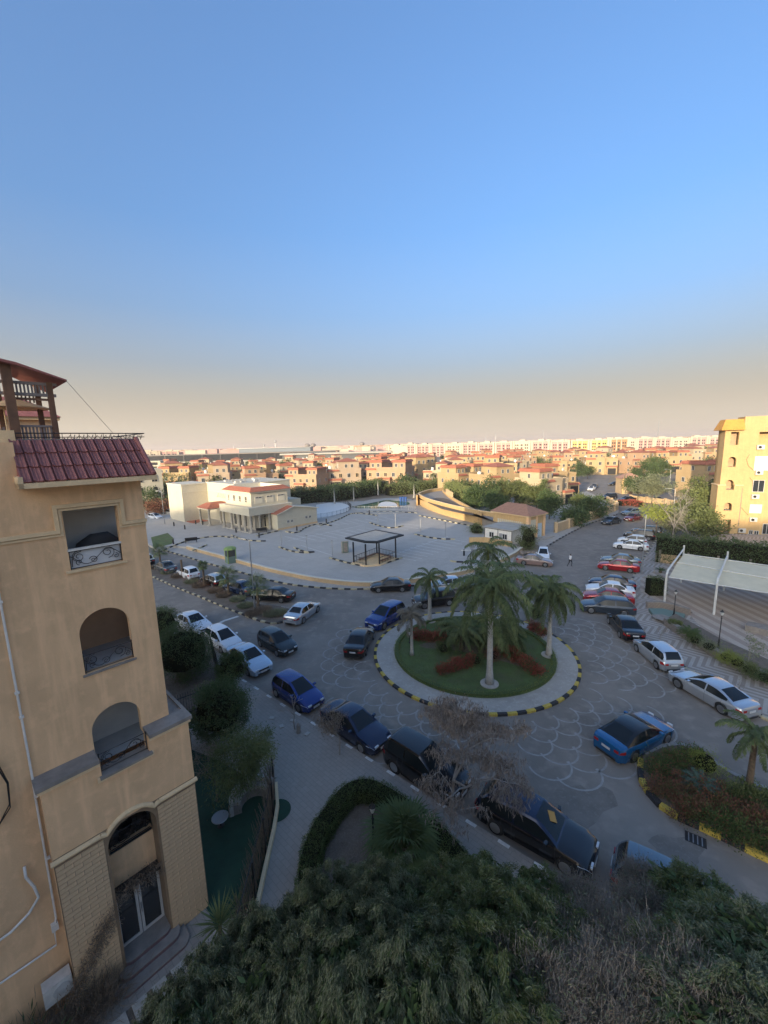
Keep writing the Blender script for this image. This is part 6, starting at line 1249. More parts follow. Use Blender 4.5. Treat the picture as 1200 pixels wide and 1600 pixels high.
    q=MB(); q.b2(bay[0],bay[1],bay[2]-.02,bay[2]+.06,bay[5]+.62,bay[5]+.7); q.b2(bay[0],bay[1],bay[2],bay[2]+.05,bay[5]+.02,bay[5]+.6) if k%2 else None; q.build('balcony_rail',wm_,root)
    return root
VP=[villa_proto(k) for k in range(4)]
VUSED=set()
def villa(k,x,y,deg,label,group=None,sc=1.,col=None):
    mats={VC[k%4].name:VC[col]} if col is not None and col!=k%4 else None
    if k not in VUSED:
        VUSED.add(k); o=VP[k]; o.location=(x,y,0); o.rotation_euler=(0,0,R(deg)); o.scale=(sc,)*3; tag(o,label,'villa',group)
        if mats:
            for c in list(o.children):
                for i,s_ in enumerate(c.material_slots):
                    if s_.material and s_.material.name in mats: mm=mats[s_.material.name]; s_.link='OBJECT'; s_.material=mm
        return o
    c=copy_tree(VP[k]); 
    col=k%4 if col is None else col
    for ch in c.children:
        for s_ in ch.material_slots:
            if s_.material and s_.material.name.startswith('villa_'): s_.link='OBJECT'; s_.material=VC[col]
    c.location=(x,y,0); c.rotation_euler=(0,0,R(deg)); c.scale=(sc,)*3; tag(c,label,'villa',group); return c
# nearest villas on the right
villa(1,44.5,103,33,'sand coloured villa with a red eave at the street corner behind the shrubs',col=1)
villa(0,36,121,25,'ochre villa with several short red roofs behind the big dark trees',col=0); villa(3,29,132,38,'long ochre villa with a row of red hipped roofs above the curved wall',col=0)
villa(1,54,122,20,'ochre villa with a flat pergola roof behind the street corner villa',col=0)
villa(3,92,108,12,'yellow villa with loggia and dark red roof across the side street',col=0,sc=1.05); villa(2,110,114,12,'ochre villa half hidden behind the sunlit block',col=0)
gh2=empty('gatehouse',(74.5,122,0),R(-8),'tan gatehouse with a pinkish roof at the bend of the villa street','gatehouse'); pbx('wall',gh2,'tanwall',(-2.7,2.7,0,5,-.1,4.6)); pbx('door',gh2,'wood',(-1.2,.2,-.03,0,0,2.6)); pbx('pillar',gh2,'ochre',(-2.8,-2.3,-.1,.3,0,4.6),(2.3,2.8,-.1,.3,0,4.6)); q=MB(); tileroof(q,-2.7,2.7,0,5,4.62,1.5); q.build('roof',mat('pinkish_roof',(.46,.25,.17),.85),gh2)
pbx('garden_wall',gh2,'ochre',(2.8,9,.5,.8,0,2.2))
rowname=['nearest villa row','second villa row','third villa row','fourth villa row','fifth villa row','sixth villa row','seventh villa row']
ordn=['leftmost','second','third','fourth','fifth','sixth','seventh','eighth','ninth','tenth','eleventh','twelfth','thirteenth','fourteenth','fifteenth','sixteenth','seventeenth','eighteenth','nineteenth','twentieth','twenty-first','twenty-second','twenty-third']
rv=random.Random(21)
for ri,(Y,x0,x1,st) in enumerate(((152,-62,26,15.5),(172,-88,58,17),(196,-100,150,17),(224,-118,180,18),(256,-135,210,20),(292,-150,250,22),(335,-60,290,24))):
    xs_=[]; x=x0
    while x<=x1: xs_.append(x); x+=st
    n=0
    for x in xs_:
        X=x+rv.uniform(-2,2); YY=Y+rv.uniform(-4,4)
        if ri<3 and 50<X<95 and YY<185: continue
        if ri==0 and X>14: X+=4
        c=rv.choice([0,0,1,1,2,3] if X<0 else [0,0,1,0,2,1]); k=rv.randint(0,3)
        villa(k,X,YY,rv.choice([-24,-8,4,14,28]),'%s villa, %s from the left in the %s beyond the plaza'%(VN[c],ordn[min(n,22)],rowname[ri]) if n else 'leftmost %s villa in the %s beyond the plaza'%(VN[c],rowname[ri]),'villas beyond the plaza',sc=rv.uniform(.92,1.15),col=c); n+=1
# ---------------------------------------------------------------- pink apartment row
AP=[mat('apartment_pink',(.50,.30,.26),.9,n=(.2,.1)),mat('apartment_cream',(.56,.47,.35),.9,n=(.2,.1)),mat('apartment_yellow',(.62,.46,.16),.9,n=(.2,.1)),mat('apartment_brown',(.40,.22,.11),.9,n=(.2,.1))]
ap=empty('apartment_row_house'); q=MB(); q.b2(-8,8,0,14,0,15.2); q.build('wall',AP[0],ap)
q=MB(); [q.b2(a-.9,a+.9,-1.2,0,0,16.4) for a in (-8.2,8.2)]; q.b2(-2.6,-1.9,-.5,0,0,15.6); q.b2(1.9,2.6,-.5,0,0,15.6); q.build('white_pilaster',AP[1],ap); q=MB(); q.b2(-8,8,-.2,14,15.202,16); q.b2(-3,3,4,9,16.0,17.6); q.build('parapet',AP[1],ap)
aw=MB(); aw.b2(-.65,.65,-.08,.02,0,1.7); aw=aw.mesh('window',[M['glass']])
for z in (1.2,4.4,7.6,10.8):
    for x in (-5.9,-3.9,0,3.9,5.9): inst('window',aw,ap,(x,-.02,z),sc=(1.5,1,1) if x==0 else (1,1,1))
nA=0
def row(x0,y0,x1,y1,n,mats_,lab,skip=()):
    global nA
    for i in range(n):
        t=(i+.5)/n; x=x0+(x1-x0)*t; y=y0+(y1-y0)*t
        o=ap if nA==0 else copy_tree(ap); nA+=1
        c=mats_[i%len(mats_)] 
        for ch in o.children:
            if ch.name.startswith('wall'): ch.material_slots[0].link='OBJECT'; ch.material_slots[0].material=AP[c]
        o.location=(x,y,0); o.rotation_euler=(0,0,math.atan2(y1-y0,x1-x0)+random.uniform(-.02,.02)); sx=math.hypot(x1-x0,y1-y0)/n/18.6; o.scale=(sx,1,random.uniform(.95,1.05))
        tag(o,('%s apartment block, %s from the left in the %s'%(['pink','cream','yellow','brown'][c],ordn[min(i,22)],lab)),'apartment block','apartment blocks along the horizon')
row(8,560,205,452,11,[1,0,0,0],'pink row before the skyline'); row(205,452,262,440,3,[2,2,3],'yellow group right of the pink row'); row(268,505,520,470,13,[0,1,0],'far right pale row'); row(150,640,420,600,12,[0,1],'hindmost row'); row(-330,470,-245,500,4,[0,0,1],'pink group left of the clubhouse')
# long dark warehouse and grey hall
wh=empty('warehouse',(-210,430,0),R(5),'long dark glazed industrial building across the left skyline','industrial building'); pbx('wall',wh,flat('dark_cladding',(.03,.034,.038),.9,spec=0),(-95,160,0,30,0,11)); pbx('roof',wh,'cope',(-96,161,-1,31,11.002,11.8)); pbx('base_band',wh,'creamd',(-95.5,160.5,-.5,0,0,4.5)); q=MB(); [q.b2(-90+i*6.2,-88.8+i*6.2,-.7,0,4.5,11) for i in range(0,40,3)]; q.build('mullions',M['iron'],wh); tag(wh.children[-1],kind='stuff')
wh=empty('warehouse',(-120,470,0),R(3),'grey boxy hall rising behind the long dark building','industrial building'); pbx('wall',wh,flat('grey_cladding',(.16,.19,.22),.6),(-42,38,0,30,0,16)); pbx('roof',wh,'metal',(-43,39,-1,31,16.002,16.6))
wh=empty('factory',(-38,400,0),R(-4),'dark flat roofed factory at the middle left of the skyline','industrial building'); pbx('wall',wh,flat('factory_cladding',(.07,.075,.08),.6),(-60,45,0,25,0,9)); pbx('roof',wh,'roofgrey',(-62,47,-2,27,9.002,10.5)); pbx('tower',wh,'cream',(47.1,62,0,14,0,14.5))
wh=empty('office_building',(-205,300,0),R(12),'pale yellow office wing with a tall pier left of the clubhouse','office building'); pbx('wall',wh,'cream',(-12,40,0,14,0,9)); pbx('pier',wh,'ochre',(-14,-12.01,-1,15,0,17),(-2,0,-.8,0,0,16)); pbx('window_band',wh,'glass',(2,38,-.05,0,3,5),(2,38,-.05,0,6,8))
for x in range(5): window(wh,4+x*7,-.1,1,2,1.5)
wb=empty('apartment_building',(-68,110,0),R(40),'white apartment block with arched windows at the far left behind the eave','apartment building'); pbx('wall',wb,'cream',(-14,8,0,12,0,11.5))
for i in range(6):
    for z in (1.2,4.6,8.0): window(wb,-12+i*3.6,-.05,z,1.5,1.4,0,'creamt',arch=True)
# masts
def mast(px,py0,py1,D,lab,drum=True):
    x,y=G(px,py0,0); u=Vector((x,y)).normalized()*D; h=CAM_Z+(697-py1)/640*D*1.0; rt=empty('antenna_mast',(u.x,u.y,0),0,lab,'mast'); q=MB(); q.tube([(0,0,0),(0,0,h)],[1.3,.5],6); q.build('mast',M['metal'],rt)
    if drum: q=MB(); q.lathe([(.8,h*.80),(2.6,h*.83),(2.6,h*.93),(.6,h*.96)],10); q.build('antenna_drum',M['metal'],rt)
for px,t,D,lab,dr_ in ((413,691,900,'shorter of the two drum topped masts on the left skyline',True),(431,685,900,'taller of the two drum topped masts on the left skyline',True),(436,694,1100,'thin mast right of the drum topped pair',False),(353,697,800,'thin mast above the clubhouse roof',False),(366,690,1100,'thin lattice mast left of the drum topped pair',False),(759,687,1000,'thin mast left of centre over the pink row',False),(774,684,1000,'thin mast over the middle of the pink row',False),(848,682,1000,'thin mast over the right of the pink row',False),(1026,676,1000,'thin mast over the far right row',False)): mast(px,705,t,D,lab,dr_)
for px,lab in ((481,'left bulbous water tower on the skyline'),(490,'right bulbous water tower on the skyline'),(566,'small round water tower above the factory')):
    x,y=G(px,710); u=Vector((x,y)).normalized()*950; rt=empty('water_tower',(u.x,u.y,0),0,lab,'water tower'); q=MB(); q.tube([(0,0,0),(0,0,15)],[1.5,1.5],8); q.build('shaft',M['cope'],rt); q=MB(); q.lathe([(1.6,15),(6,18),(6,21.5),(3,23.5),(.2,24)],12); q.build('tank',M['cope'],rt)
# distant city
q=MB(); rc=random.Random(5)
for i in range(2600):
    D=rc.uniform(720,3200); a=rc.uniform(-.85,.95); x=D*math.sin(a)*1.05; y=D*math.cos(a)
    if y<640 or (-460<x<0 and y<560): continue
    q.mi=rc.choice([0,0,1,1,2]); w=rc.uniform(12,38); h=rc.choice([9,12,15,15,16])*rc.uniform(.8,1.1)+ (D-700)*.0009; q.box((x,y,h/2),(w,rc.uniform(10,20),h),rz=rc.uniform(-.4,.4))
tag(q.build('distant_city',[AP[0],AP[1],VC[2]]),'hazy low skyline of pink and cream blocks','city',kind='stuff')
# ---------------------------------------------------------------- trees in the middle distance
def cluster(spec):
    for (px,py,z,h,rx,rz_,lm,n,lab) in spec:
        x,y=G(px,py,z); tree(x,y,h,(rx,rx*.95,rz_),h-rz_*.8,lm,n,lab,leaf=(.42,.2),cs=.55,clumps=48,group=None,z=0,key=None,droop=0.,shell=.45)
cluster([(742,800,0,5.6,2.6,2.4,'lf_dark',5200,'leftmost dark tree of the clump behind the gatehouse'),(760,795,0,6.4,2.8,2.8,'lf_dark',5200,'second dark tree of the clump behind the gatehouse'),(786,792,0,6.9,3,3,'lf_mid',5200,'middle olive tree rising over the gatehouse roof'),(812,790,0,6.8,3,3,'lf_mid',5200,'olive tree over the right end of the gatehouse roof'),(838,797,0,6.2,2.8,2.8,'lf_mid',5200,'olive tree just right of the gatehouse'),(858,812,0,5.4,2.2,2.4,'lf_dark',4200,'dark tree at the right corner of the gatehouse'),
 (772,808,0,5.2,2.2,2.2,'lf_dark',4200,'low dark tree directly behind the gatehouse'),(895,822,0,3.2,2.2,1.5,'lf_dark',4000,'low round tree before the sand coloured corner villa'),(926,812,0,4.3,2.4,2.1,'lf_dark',4200,'dark tree at the end of the corner villa wall'),(905,800,0,3.6,1.8,1.5,'lf_mid',3000,'small olive tree between two villa shrubs'),
 (902,752,0,7,4.,3,'lf_dark',3600,'dark tree on the left of the villa street'),(918,748,0,5,2.5,2,'lf_hedge',2500,'low green tree further up the villa street'),
 (996,786,0,6.2,3.4,1.9,'lf_dark',4500,'flat topped spreading tree at the cross street, left half'),(1018,790,0,6.6,4.2,2.1,'lf_grey',5600,'flat topped spreading tree at the cross street, right half'),(1004,765,0,8.2,4.5,3,'lf_dark',4500,'dark tree behind the spreading tree'),(1028,757,0,8.6,5,3.2,'lf_dark',4500,'dark tree row before the long yellow villas'),
 (1092,815,0,8.2,3.3,3.6,'lf_mid',5200,'tall olive tree left of the sunlit block'),(1106,822,0,7.4,2.6,3.2,'lf_lite',4200,'lighter green tree touching the sunlit block'),(1075,832,0,5.2,2.6,2.2,'lf_mid',4200,'olive tree behind the left end of the hedge'),(1050,838,0,4.4,2.2,1.8,'lf_grey',3600,'grey green tree at the left end of the hedge'),
 (1100,848,0,4.4,2.4,1.8,'lf_mid',3600,'olive shrub tree before the sunlit block')])
x,y=G(1024,842); tree(x,y,5.4,(2.6,2.0,1.1),4.6,'lf_lime',1500,'thin tree with yellow green feathery leaves over the parked white cars',leaf=(.4,.12),cs=.5,clumps=30)
bare(*G(1050,850),6.5,.7,'tall leafless tree left of the dark hedge',seed=12,r0=.12,depth=5); bare(*G(1075,858),5.,.9,'leafless tree leaning over the dark hedge',seed=15,r0=.10,depth=5); bare(*G(1040,826),6.0,.6,'leafless tree behind the yellow green feathery tree',seed=19,r0=.1,depth=5)
x,y=G(1052,803); tall_lamp(x,y,5.2,'pale street lamp standing in the cross street',1.6,2.9,white=True); x,y=G(1045,772); tall_lamp(x,y,7,'thin grey street lamp before the yellow villa',1.2,2.9)
# wall and shrubs round the corner villa
def yardwall(pts,h,lab,m='ochre'):
    w=GL(pts); o0=Vector((*w[0],0)); rt=empty('garden_wall',(*w[0],0),0,lab,'garden wall'); q=MB(); wallstrip(q,w,.3,0,h,o0); q.build('wall',M[m],rt); q=MB(); wallstrip(q,w,.38,h,h+.1,o0); q.build('coping',M['trim'],rt)
    for p in resample(w,5)[:-1]: q=MB(); q.box((p.x-o0.x,p.y-o0.y,h/2+.15),(.5,.5,h+.35)); q.build('pillar',M['tanwall'],rt)
yardwall([(868,833),(900,822),(935,810),(965,797),(948,786)],1.7,'tan garden wall of the corner villa along the street','tanwall'); yardwall([(985,782),(1015,786),(1050,790),(1100,797)],1.3,'garden wall of the yellow villa along the cross street','tanwall')
hedge(GL([(968,790),(985,789),(1000,792)]),1.6,1.2,'lf_red',60,'reddish hedge at the street corner',leaf=(.25,.12),z=0)
# hedges and palms by the pool
hedge(GL([(440,791),(493,786),(537,780),(570,775),(595,770)],0),4.5,3.9,'lf_dark',26,'long dark hedge of bushy trees left behind the pool',leaf=(.5,.25),jit=.5,z=0)
hedge(GL([(606,774),(640,771),(672,768),(690,764)],0),4.0,3.0,'lf_mid',28,'olive hedge right behind the pool',leaf=(.5,.22),jit=.45,z=0)
hedge(GL([(702,770),(722,782),(740,790)],1),3,4.2,'lf_lite',26,'bright green hedge beside the raised terrace',leaf=(.4,.2),jit=.4,z=0)
hedge(GL([(712,772),(738,774)],1),3,4.4,'lf_dark',26,'dark hedge beyond the raised terrace',leaf=(.4,.2),jit=.4,z=0)
gr='palms behind the pool'
for px,py,h,lab in ((523,788,4.6,'palm with a drooping brownish crown behind the white court'),(553,783,4.2,'palm with a white trunk behind the pool'),(591,774,4.8,'palm at the right end of the long dark hedge'),(647,778,4.2,'palm by the olive hedge behind the pool'),(676,762,4.6,'palm above the curved wall')):
    x,y=G(px,py,.3); palm(x,y,h,'royal',lab,L=2.3,nf=16,r0=.22,trunk='trunkw',group=gr,nl=14,ll=.6,z=.3)
for i,(px,py,h,r_,lm) in enumerate(((632,768,5,3.5,'lf_dark'),(672,757,5,3,'lf_grey'),(510,752,6,4,'lf_dark'),(455,760,5,4,'lf_mid'),(580,760,5,4,'lf_dark'),(700,757,5,3.5,'lf_mid'),(430,765,6,4.5,'lf_dark'))):
    x,y=G(px,py); tree(x,y,h,(r_,r_,h*.42),h*.6,lm,1800,'round garden tree among the villas, %s'%['above the olive hedge','right of the villa pool','over the left villas','just right of the clubhouse roof','over the end of the long hedge','left of the big ochre villa','behind the clubhouse wing'][i],leaf=(.6,.3),cs=.7,clumps=36,droop=0)
# park left of the clubhouse
k=0
for px,py,h,r_,lm in ((236,800,6,4,'lf_dark'),(247,792,6,4,'lf_dark'),(262,787,7,4.5,'lf_dark'),(277,783,7,4.5,'lf_mid'),(272,770,8,5,'lf_dark'),(290,762,8,5,'lf_mid'),(305,757,9,5.5,'lf_lite'),(322,755,9,5.5,'lf_dark'),(345,750,8,5,'lf_dark'),(255,765,8,5,'lf_dark'),(238,768,8,5,'lf_mid'),(228,785,7,4,'lf_dark'),(330,760,7,4,'lf_mid'),(250,805,4,3,'lf_rust'),(275,798,4,3,'lf_dark')):
    x,y=G(px,py); k+=1; tree(x,y,h,(r_,r_,h*.42),h*.58,lm,2200,'park tree left of the clubhouse, '+['behind the leftmost palm','right of the leftmost palm crown','left of the white car','nearest the street lamp','behind the street lamp','by the cream side wall','tallest one over the cream roof','right one over the cream roof','dark one over the roof centre','behind the tiled eave tip','under the tiled eave tip','closest to the ochre block','dimmer one between the two tall ones','low reddish one by the mound','low one by the parked cars'][k-1],leaf=(.5,.25),cs=.7,clumps=36,droop=0,group='park trees left of the clubhouse')
g=MB(); g.prism(GL([(228,800),(300,790),(300,772),(222,775)]),SW-.04,SW+.03); struct('park_lawn',g,M['turf'])
for px,py,c,lab in ((268,805,'silver','silver car parked left of the clubhouse, nearer one'),(275,799,'black','black car parked left of the clubhouse, farther one'),(243,812,'white','white car just right of the ochre block in the distance')): x,y=G(px,py); car('hatch',x,y,-30,c,lab,z=SW)
g=MB(); g.prism(GL([(236,840),(262,833),(272,842),(268,850),(240,856)],PZ),PZ-.02,PZ+.05); struct('green_mound',g,M['turf'])

# trees between far villas
rt_=random.Random(3)
for i in range(84):
    Y=rt_.uniform(150,360); X=(-.75+1.6*i/84+rt_.uniform(-.01,.01))*Y
    if 55<X<95 and Y<185: continue
    h=rt_.uniform(5,8.5); tree(X,Y,h,(h*.5,h*.5,h*.42),h*.6,rt_.choice(['lf_dark','lf_mid']),1300,'bushy tree among the distant villas, %s counted from the left'%ordinal(i),leaf=(.8,.4),cs=.8,clumps=30,droop=0,group='garden trees among the distant villas')
# ---------------------------------------------------------------- garden beside the left block
g=MB(); g.prism(GL([(296,1170),(345,1190),(405,1225),(430,1262),(428,1300),(392,1460),(345,1475),(326,1425)],SW)+[(-12.5,17.5)],SW-.03,SW+.015); struct('artificial_lawn',g,M['aturf'])
x,y=G(433,1266,.15); g=MB(); g.sheet([(x+.62*math.cos(a),y+.62*math.sin(a)) for a in [2*PI*i/24 for i in range(24)]],SW+.02); struct('turf_circle',g,M['aturf'])
F=GL([(428,1228),(430,1262),(424,1300),(408,1370),(388,1462),(378,1500)],SW); o0=Vector((*F[0],0)); fr=empty('reed_fence',(*F[0],SW),0,'ragged reed and iron fence between the green garden and the paved drive','fence')
q=MB(); wallstrip(q,[(p[0]+.12,p[1]) for p in F],.14,0,.22,o0); q.build('white_kerb',M['trim'],fr)
P=resample(F,.085); q=MB(); rr_=random.Random(4)
for p in P:
    for k in range(3):
        a=Vector((p.x-o0.x+rr_.uniform(-.05,.05)-.08,p.y-o0.y+rr_.uniform(-.04,.04),.0)); e=a+Vector((rr_.uniform(-.35,.15),rr_.uniform(-.35,.35),rr_.uniform(1.25,1.8))); q.tube([a,a.lerp(e,.5)+Vector((0,rr_.uniform(-.04,.04),0)),e],[.013,.011,.006],3,cap=False)
tag(q.build('reeds',M['lf_brown'],fr),kind='stuff')
for p in resample(F,1.9): q=MB(); q.b2(p.x-o0.x-.03,p.x-o0.x+.03,p.y-o0.y-.03,p.y-o0.y+.03,0,1.7); q.build('post',M['black'],fr)
q=MB()
for z in (.35,1.5): q.tube([(p[0]-o0.x-.1,p[1]-o0.y,z) for p in F],.018,4)
q.build('rail',M['black'],fr)
# iron fences at the far side of the garden
def spiked(a,b,h,lab,z=SW):
    a=Vector(a);b=Vector(b); L=(b-a).length; rt=empty('iron_fence',(a.x,a.y,z),math.atan2((b-a).y,(b-a).x),lab,'fence'); n=int(L/.14)
    bm_=MB(); bm_.tube([(0,0,0),(0,0,h)],.014,4); bm_.lathe([(.02,h),(.004,h+.12)],4); me=bm_.mesh('fence_bar',[M['black']])
    for i in range(n): inst('fence_bar',me,rt,(i*L/n,0,0))
    for z_ in (.25,h-.2): pbx('fence_rail',rt,'black',(0,L,-.018,.018,z_,z_+.04))
    for i in range(int(L/2)+1): pbx('fence_post',rt,'black',(i*2-.04,i*2+.04,-.04,.04,0,h+.1))
f1_=G(352,1098,.1); f0_=G(262,1132,.1); spiked(f0_,f1_,1.55,'black spiked iron fence behind the round clipped trees'); spiked(f1_,G(330,1018,.1),1.5,'black iron fence along the kerb behind the dark bush'); spiked(G(300,1185,.1),f0_,1.5,'black iron fence beside the ochre block garden')
g=MB(); g.prism([f0_,f1_,G(330,1018,.1),G(240,985,.1),G(235,1080,.1)],SW-.02,SW+.02); struct('garden_soil',g,M['soil'])
def ball(px,py,zc,r,lab,lm='lf_dark',n=14000,trunk=True,ell=1.,leaf=(.10,.045)):
    x,y=G(px,py,zc); rt=empty('clipped_tree',(x,y,SW),random.uniform(0,6),lab,'tree')
    me=quads('crown',crown(n,(r,r,r*ell),leaf,110,r*.15,0,.86,lump=.05),M[lm]); inst('crown',me,rt,(0,0,zc))
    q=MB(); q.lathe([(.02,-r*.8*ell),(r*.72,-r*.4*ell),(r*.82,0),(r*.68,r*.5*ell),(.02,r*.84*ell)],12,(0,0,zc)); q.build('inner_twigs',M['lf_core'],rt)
    q=MB(); q.tube([(0,0,0),(.03,0,zc*.5),(0,0,zc-r*.5)],[.09,.07,.07],7); q.build('trunk',M['trunk'],rt)
ball(362,1046,1.7,.95,'small round clipped tree in front of the ice silver saloon','lf_hedge',9000)
ball(342,1112,1.9,1.45,'large rounded clipped tree beside the spiked fence','lf_dark',20000)
ball(286,1022,2.0,1.9,'broad dark bushy tree behind the edge of the ochre block','lf_dark',22000,ell=1.0)
ball(252,975,1.8,1.3,'dark bush tucked behind the corner of the ochre block','lf_dark',9000)
x,y=G(375,1195,1.9); tree(x,y,3.2,(1.5,1.3,1.1),2.2,'lf_mid',17000,'loose grey green shrub tree over the garden sofa',leaf=(.12,.035),cs=.28,clumps=46,z=SW,trunk_r=.06,droop=.3)
bare(*G(338,1250,.2),2.8,.7,'bare shrubby tree at the back of the green garden',seed=23,r0=.05,depth=4,leaves=900,lm='lf_brown',leaf=(.09,.03))
x,y=G(398,1258,.2); sf=empty('garden_sofa',(x,y,SW),.7,'curved garden sofa with grey cushions on the green turf','sofa'); q=MB(); 
pts=[(1.0*math.cos(a),1.0*math.sin(a)) for a in [PI*(.05+.9*i/12) for i in range(13)]]; wallstrip(q,[(p[0]*.85,p[1]*.85) for p in pts],.55,.0,.38); q.build('seat',M['cope'],sf); q=MB(); wallstrip(q,pts,.16,0,.75); q.build('backrest',M['floor'],sf)
for k in range(4): a=PI*(.18+.21*k); q=MB(); q.box((.8*math.cos(a),.8*math.sin(a),.47),(.5,.42,.14),rz=a+PI/2); q.build('cushion',M['roofgrey'],sf)
x,y=G(345,1288,.2); tb=empty('garden_table',(x,y,SW),0,'small oval glass topped table on the green turf','table'); q=MB(); q.lathe([(.02,.42),(.34,.42),(.36,.45),(.34,.47),(.02,.47)],20); o=q.build('table_top',M['metal'],tb); q=MB(); q.lathe([(.2,0),(.05,.05),(.05,.42)],10); q.build('pedestal',M['iron'],tb)
def yucca(px,py,lab,r_=.9,n=46,z=.2,h=.5,mt='lf_mid'):
    x,y=G(px,py,z); rt=empty('yucca',(x,y,SW),0,lab,'plant'); q=MB(); q.tube([(0,0,0),(0,0,h)],.06,6); q.build('stem',M['palmbark'],rt); lb=MB(); lb.add([(0,-.02,0),(.45,-.03,.02),(1,0,-.12),(.45,.03,.02)],[(0,1,2,3)]); me=lb.mesh('leaf',[M[mt]])
    for k in range(n): inst('leaf',me,rt,(0,0,h),(0,-1.3+1.6*k/n,k*2.4),sc=r_*random.uniform(.8,1.1))
yucca(347,1478,'spiky yucca at the foot of the stone clad wing',.95,60,h=.9); yucca(372,1440,'smaller spiky yucca beside the reed fence',.7,40,h=.6)
# shrubs round the air conditioner
for (lx,ly,r_,lm,n,lab) in ((-4.6,-.6,.95,'lf_brown',3500,'bare brown shrub under the low air conditioner'),(-3.4,-.35,.75,'lf_brown',2600,'bare brown shrub between the air conditioner and the steps'),(-5.6,-.9,1.1,'lf_dark',5000,'dark shrub in the lower left corner')):
    c=Vector((AX,AY))+Vector((.6809,.7324))*lx+Vector((-.7324,.6809))*ly
    n_=n; P=rng.normal(size=(n_,3))*np.array([r_*.45,r_*.4,.35]); P[:,2]=np.abs(P[:,2])+.1; D=unit(P*np.array([.8,.8,.5])+rng.normal(size=(n_,3))*.35+[0,0,.5]); o=inst('shrub',quads('shrub',leafquads(P,D,rng.uniform(.15,.45,n_),.014 if lm=='lf_brown' else .05),M[lm])); o.location=(c.x,c.y,SW); tag(o,lab,'shrub')
# ---------------------------------------------------------------- planter with clipped hedge
HP=GL([(476,1470),(478,1410),(481,1350),(492,1305),(520,1262),(545,1232),(572,1224),(605,1240),(645,1268),(685,1300),(715,1335),(740,1385),(765,1430)],.85)
g=MB(); g.prism([(p[0],p[1]) for p in HP]+GL([(760,1500),(480,1500)],.2),SW-.02,SW+.05); struct('planter_soil',g,M['soil'])
hedge(smooth(HP,1),.72,.85,'lf_hedge',1050,'neatly clipped thick hedge bending round the triangular planter',leaf=(.055,.028),jit=.03)
V=np.concatenate([leafquads(rng.uniform([-.0,0,0],[1,1,0],(5000,3))*[3.4,4.5,0]+[-3.3,10.2,.17],unit(rng.normal(size=(5000,3))*[1,1,.3]+[0,0,.3]),rng.uniform(.05,.2,5000),.012)]); tag(inst('dry_grass',quads('dry_grass',V,M['lf_brown'])),'dry grass litter on the planter soil','dry grass',kind='stuff')
x,y=G(632,1325,.6); fp=empty('fan_palm',(x,y,SW),0,'bushy low fan palm in the hedged planter','palm tree'); q=MB(); q.lathe([(.2,0),(.24,.3),(.14,.55)],10); q.build('stem',M['palmbark'],fp)
for k in range(46):
    me=crownmesh(('bigfan',k%3),lambda: fanmesh(.95,.85,20,k%3,'lf_dark',.042)); inst('frond',me,fp,(0,0,.45),(0,-1.35+1.7*k/46,k*2.4),sc=random.uniform(.85,1.15))
lantern(*G(584,1330,.2),1.9,'black lantern post inside the hedged planter')
# ---------------------------------------------------------------- saplings and pod tree
bare(*G(461,1142),2.3,.75,'bare forked sapling in front of the bright blue hatchback',seed=31,r0=.045,depth=3); q=MB(); q.lathe([(.16,0),(.11,.15),(.13,.45),(.03,.6)],7); o=q.build('tree_stump',M['twig']); o.location=(*G(467,1147),SW); tag(o,'short dead stump beside the bare forked sapling','stump')
for i,(px,py) in enumerate(((458,1129),(480,1150),(440,1138),(425,1125))): q=MB(); q.box((0,0,.02),(.32,.22,.05)); o=q.build('loose_tile',M['pavel']); o.location=(*G(px,py),SW); o.rotation_euler=(0,.05,i); tag(o,'loose pale tile near the bare forked sapling, '+['just left of the stump','right of the stump','second from the left','leftmost of the tiles'][i],'loose tile','loose tiles by the sapling')
bare(*G(531,1182),2.6,.8,'brown leaved sapling in front of the navy saloon',seed=35,r0=.04,depth=4,leaves=2200,lm='lf_brown',leaf=(.10,.03))
def podtree(x,y,lab):
    rd=random.Random(41); root=empty('pod_tree',(x,y,SW),0,lab,'tree'); q=MB(); tips=[]
    def br(p,d,L,r,k):
        e=p+d*L; m=p.lerp(e,.5)+Vector((rd.uniform(-.05,.05),rd.uniform(-.05,.05),.05)); q.tube([p,m,e],[r,r*.85,r*.68],6 if r>.03 else 3,cap=False); tips.extend([e,m])
        if k==0: return
        for _ in range(3 if k>1 else 4):
            a=rd.uniform(0,2*PI); v=(d*.55+Vector((math.cos(a)*.95,math.sin(a)*.95,rd.uniform(-.15,.22)))).normalized(); br(e,v,L*rd.uniform(.62,.85),r*.62,k-1)
    br(Vector((0,0,0)),Vector((.05,.1,1)).normalized(),1.9,.09,5); q.build('trunk',M['twig'],root)
    T=np.array([tuple(t) for t in tips if t.z>1.5]); n=12000; i=rng.integers(0,len(T),n); P=T[i]+rng.normal(size=(n,3))*np.array([.12,.12,.06]); D=unit(rng.normal(size=(n,3))*.28+[0,0,-1]); inst('pods',quads('pods',leafquads(P,D,rng.uniform(.14,.30,n),rng.uniform(.026,.045,n)),M['pod']),root); return root
px_,py_=G(706,1288); podtree(px_+.0,py_,'leafless tree hung with dry brown pods over the parked black cars')
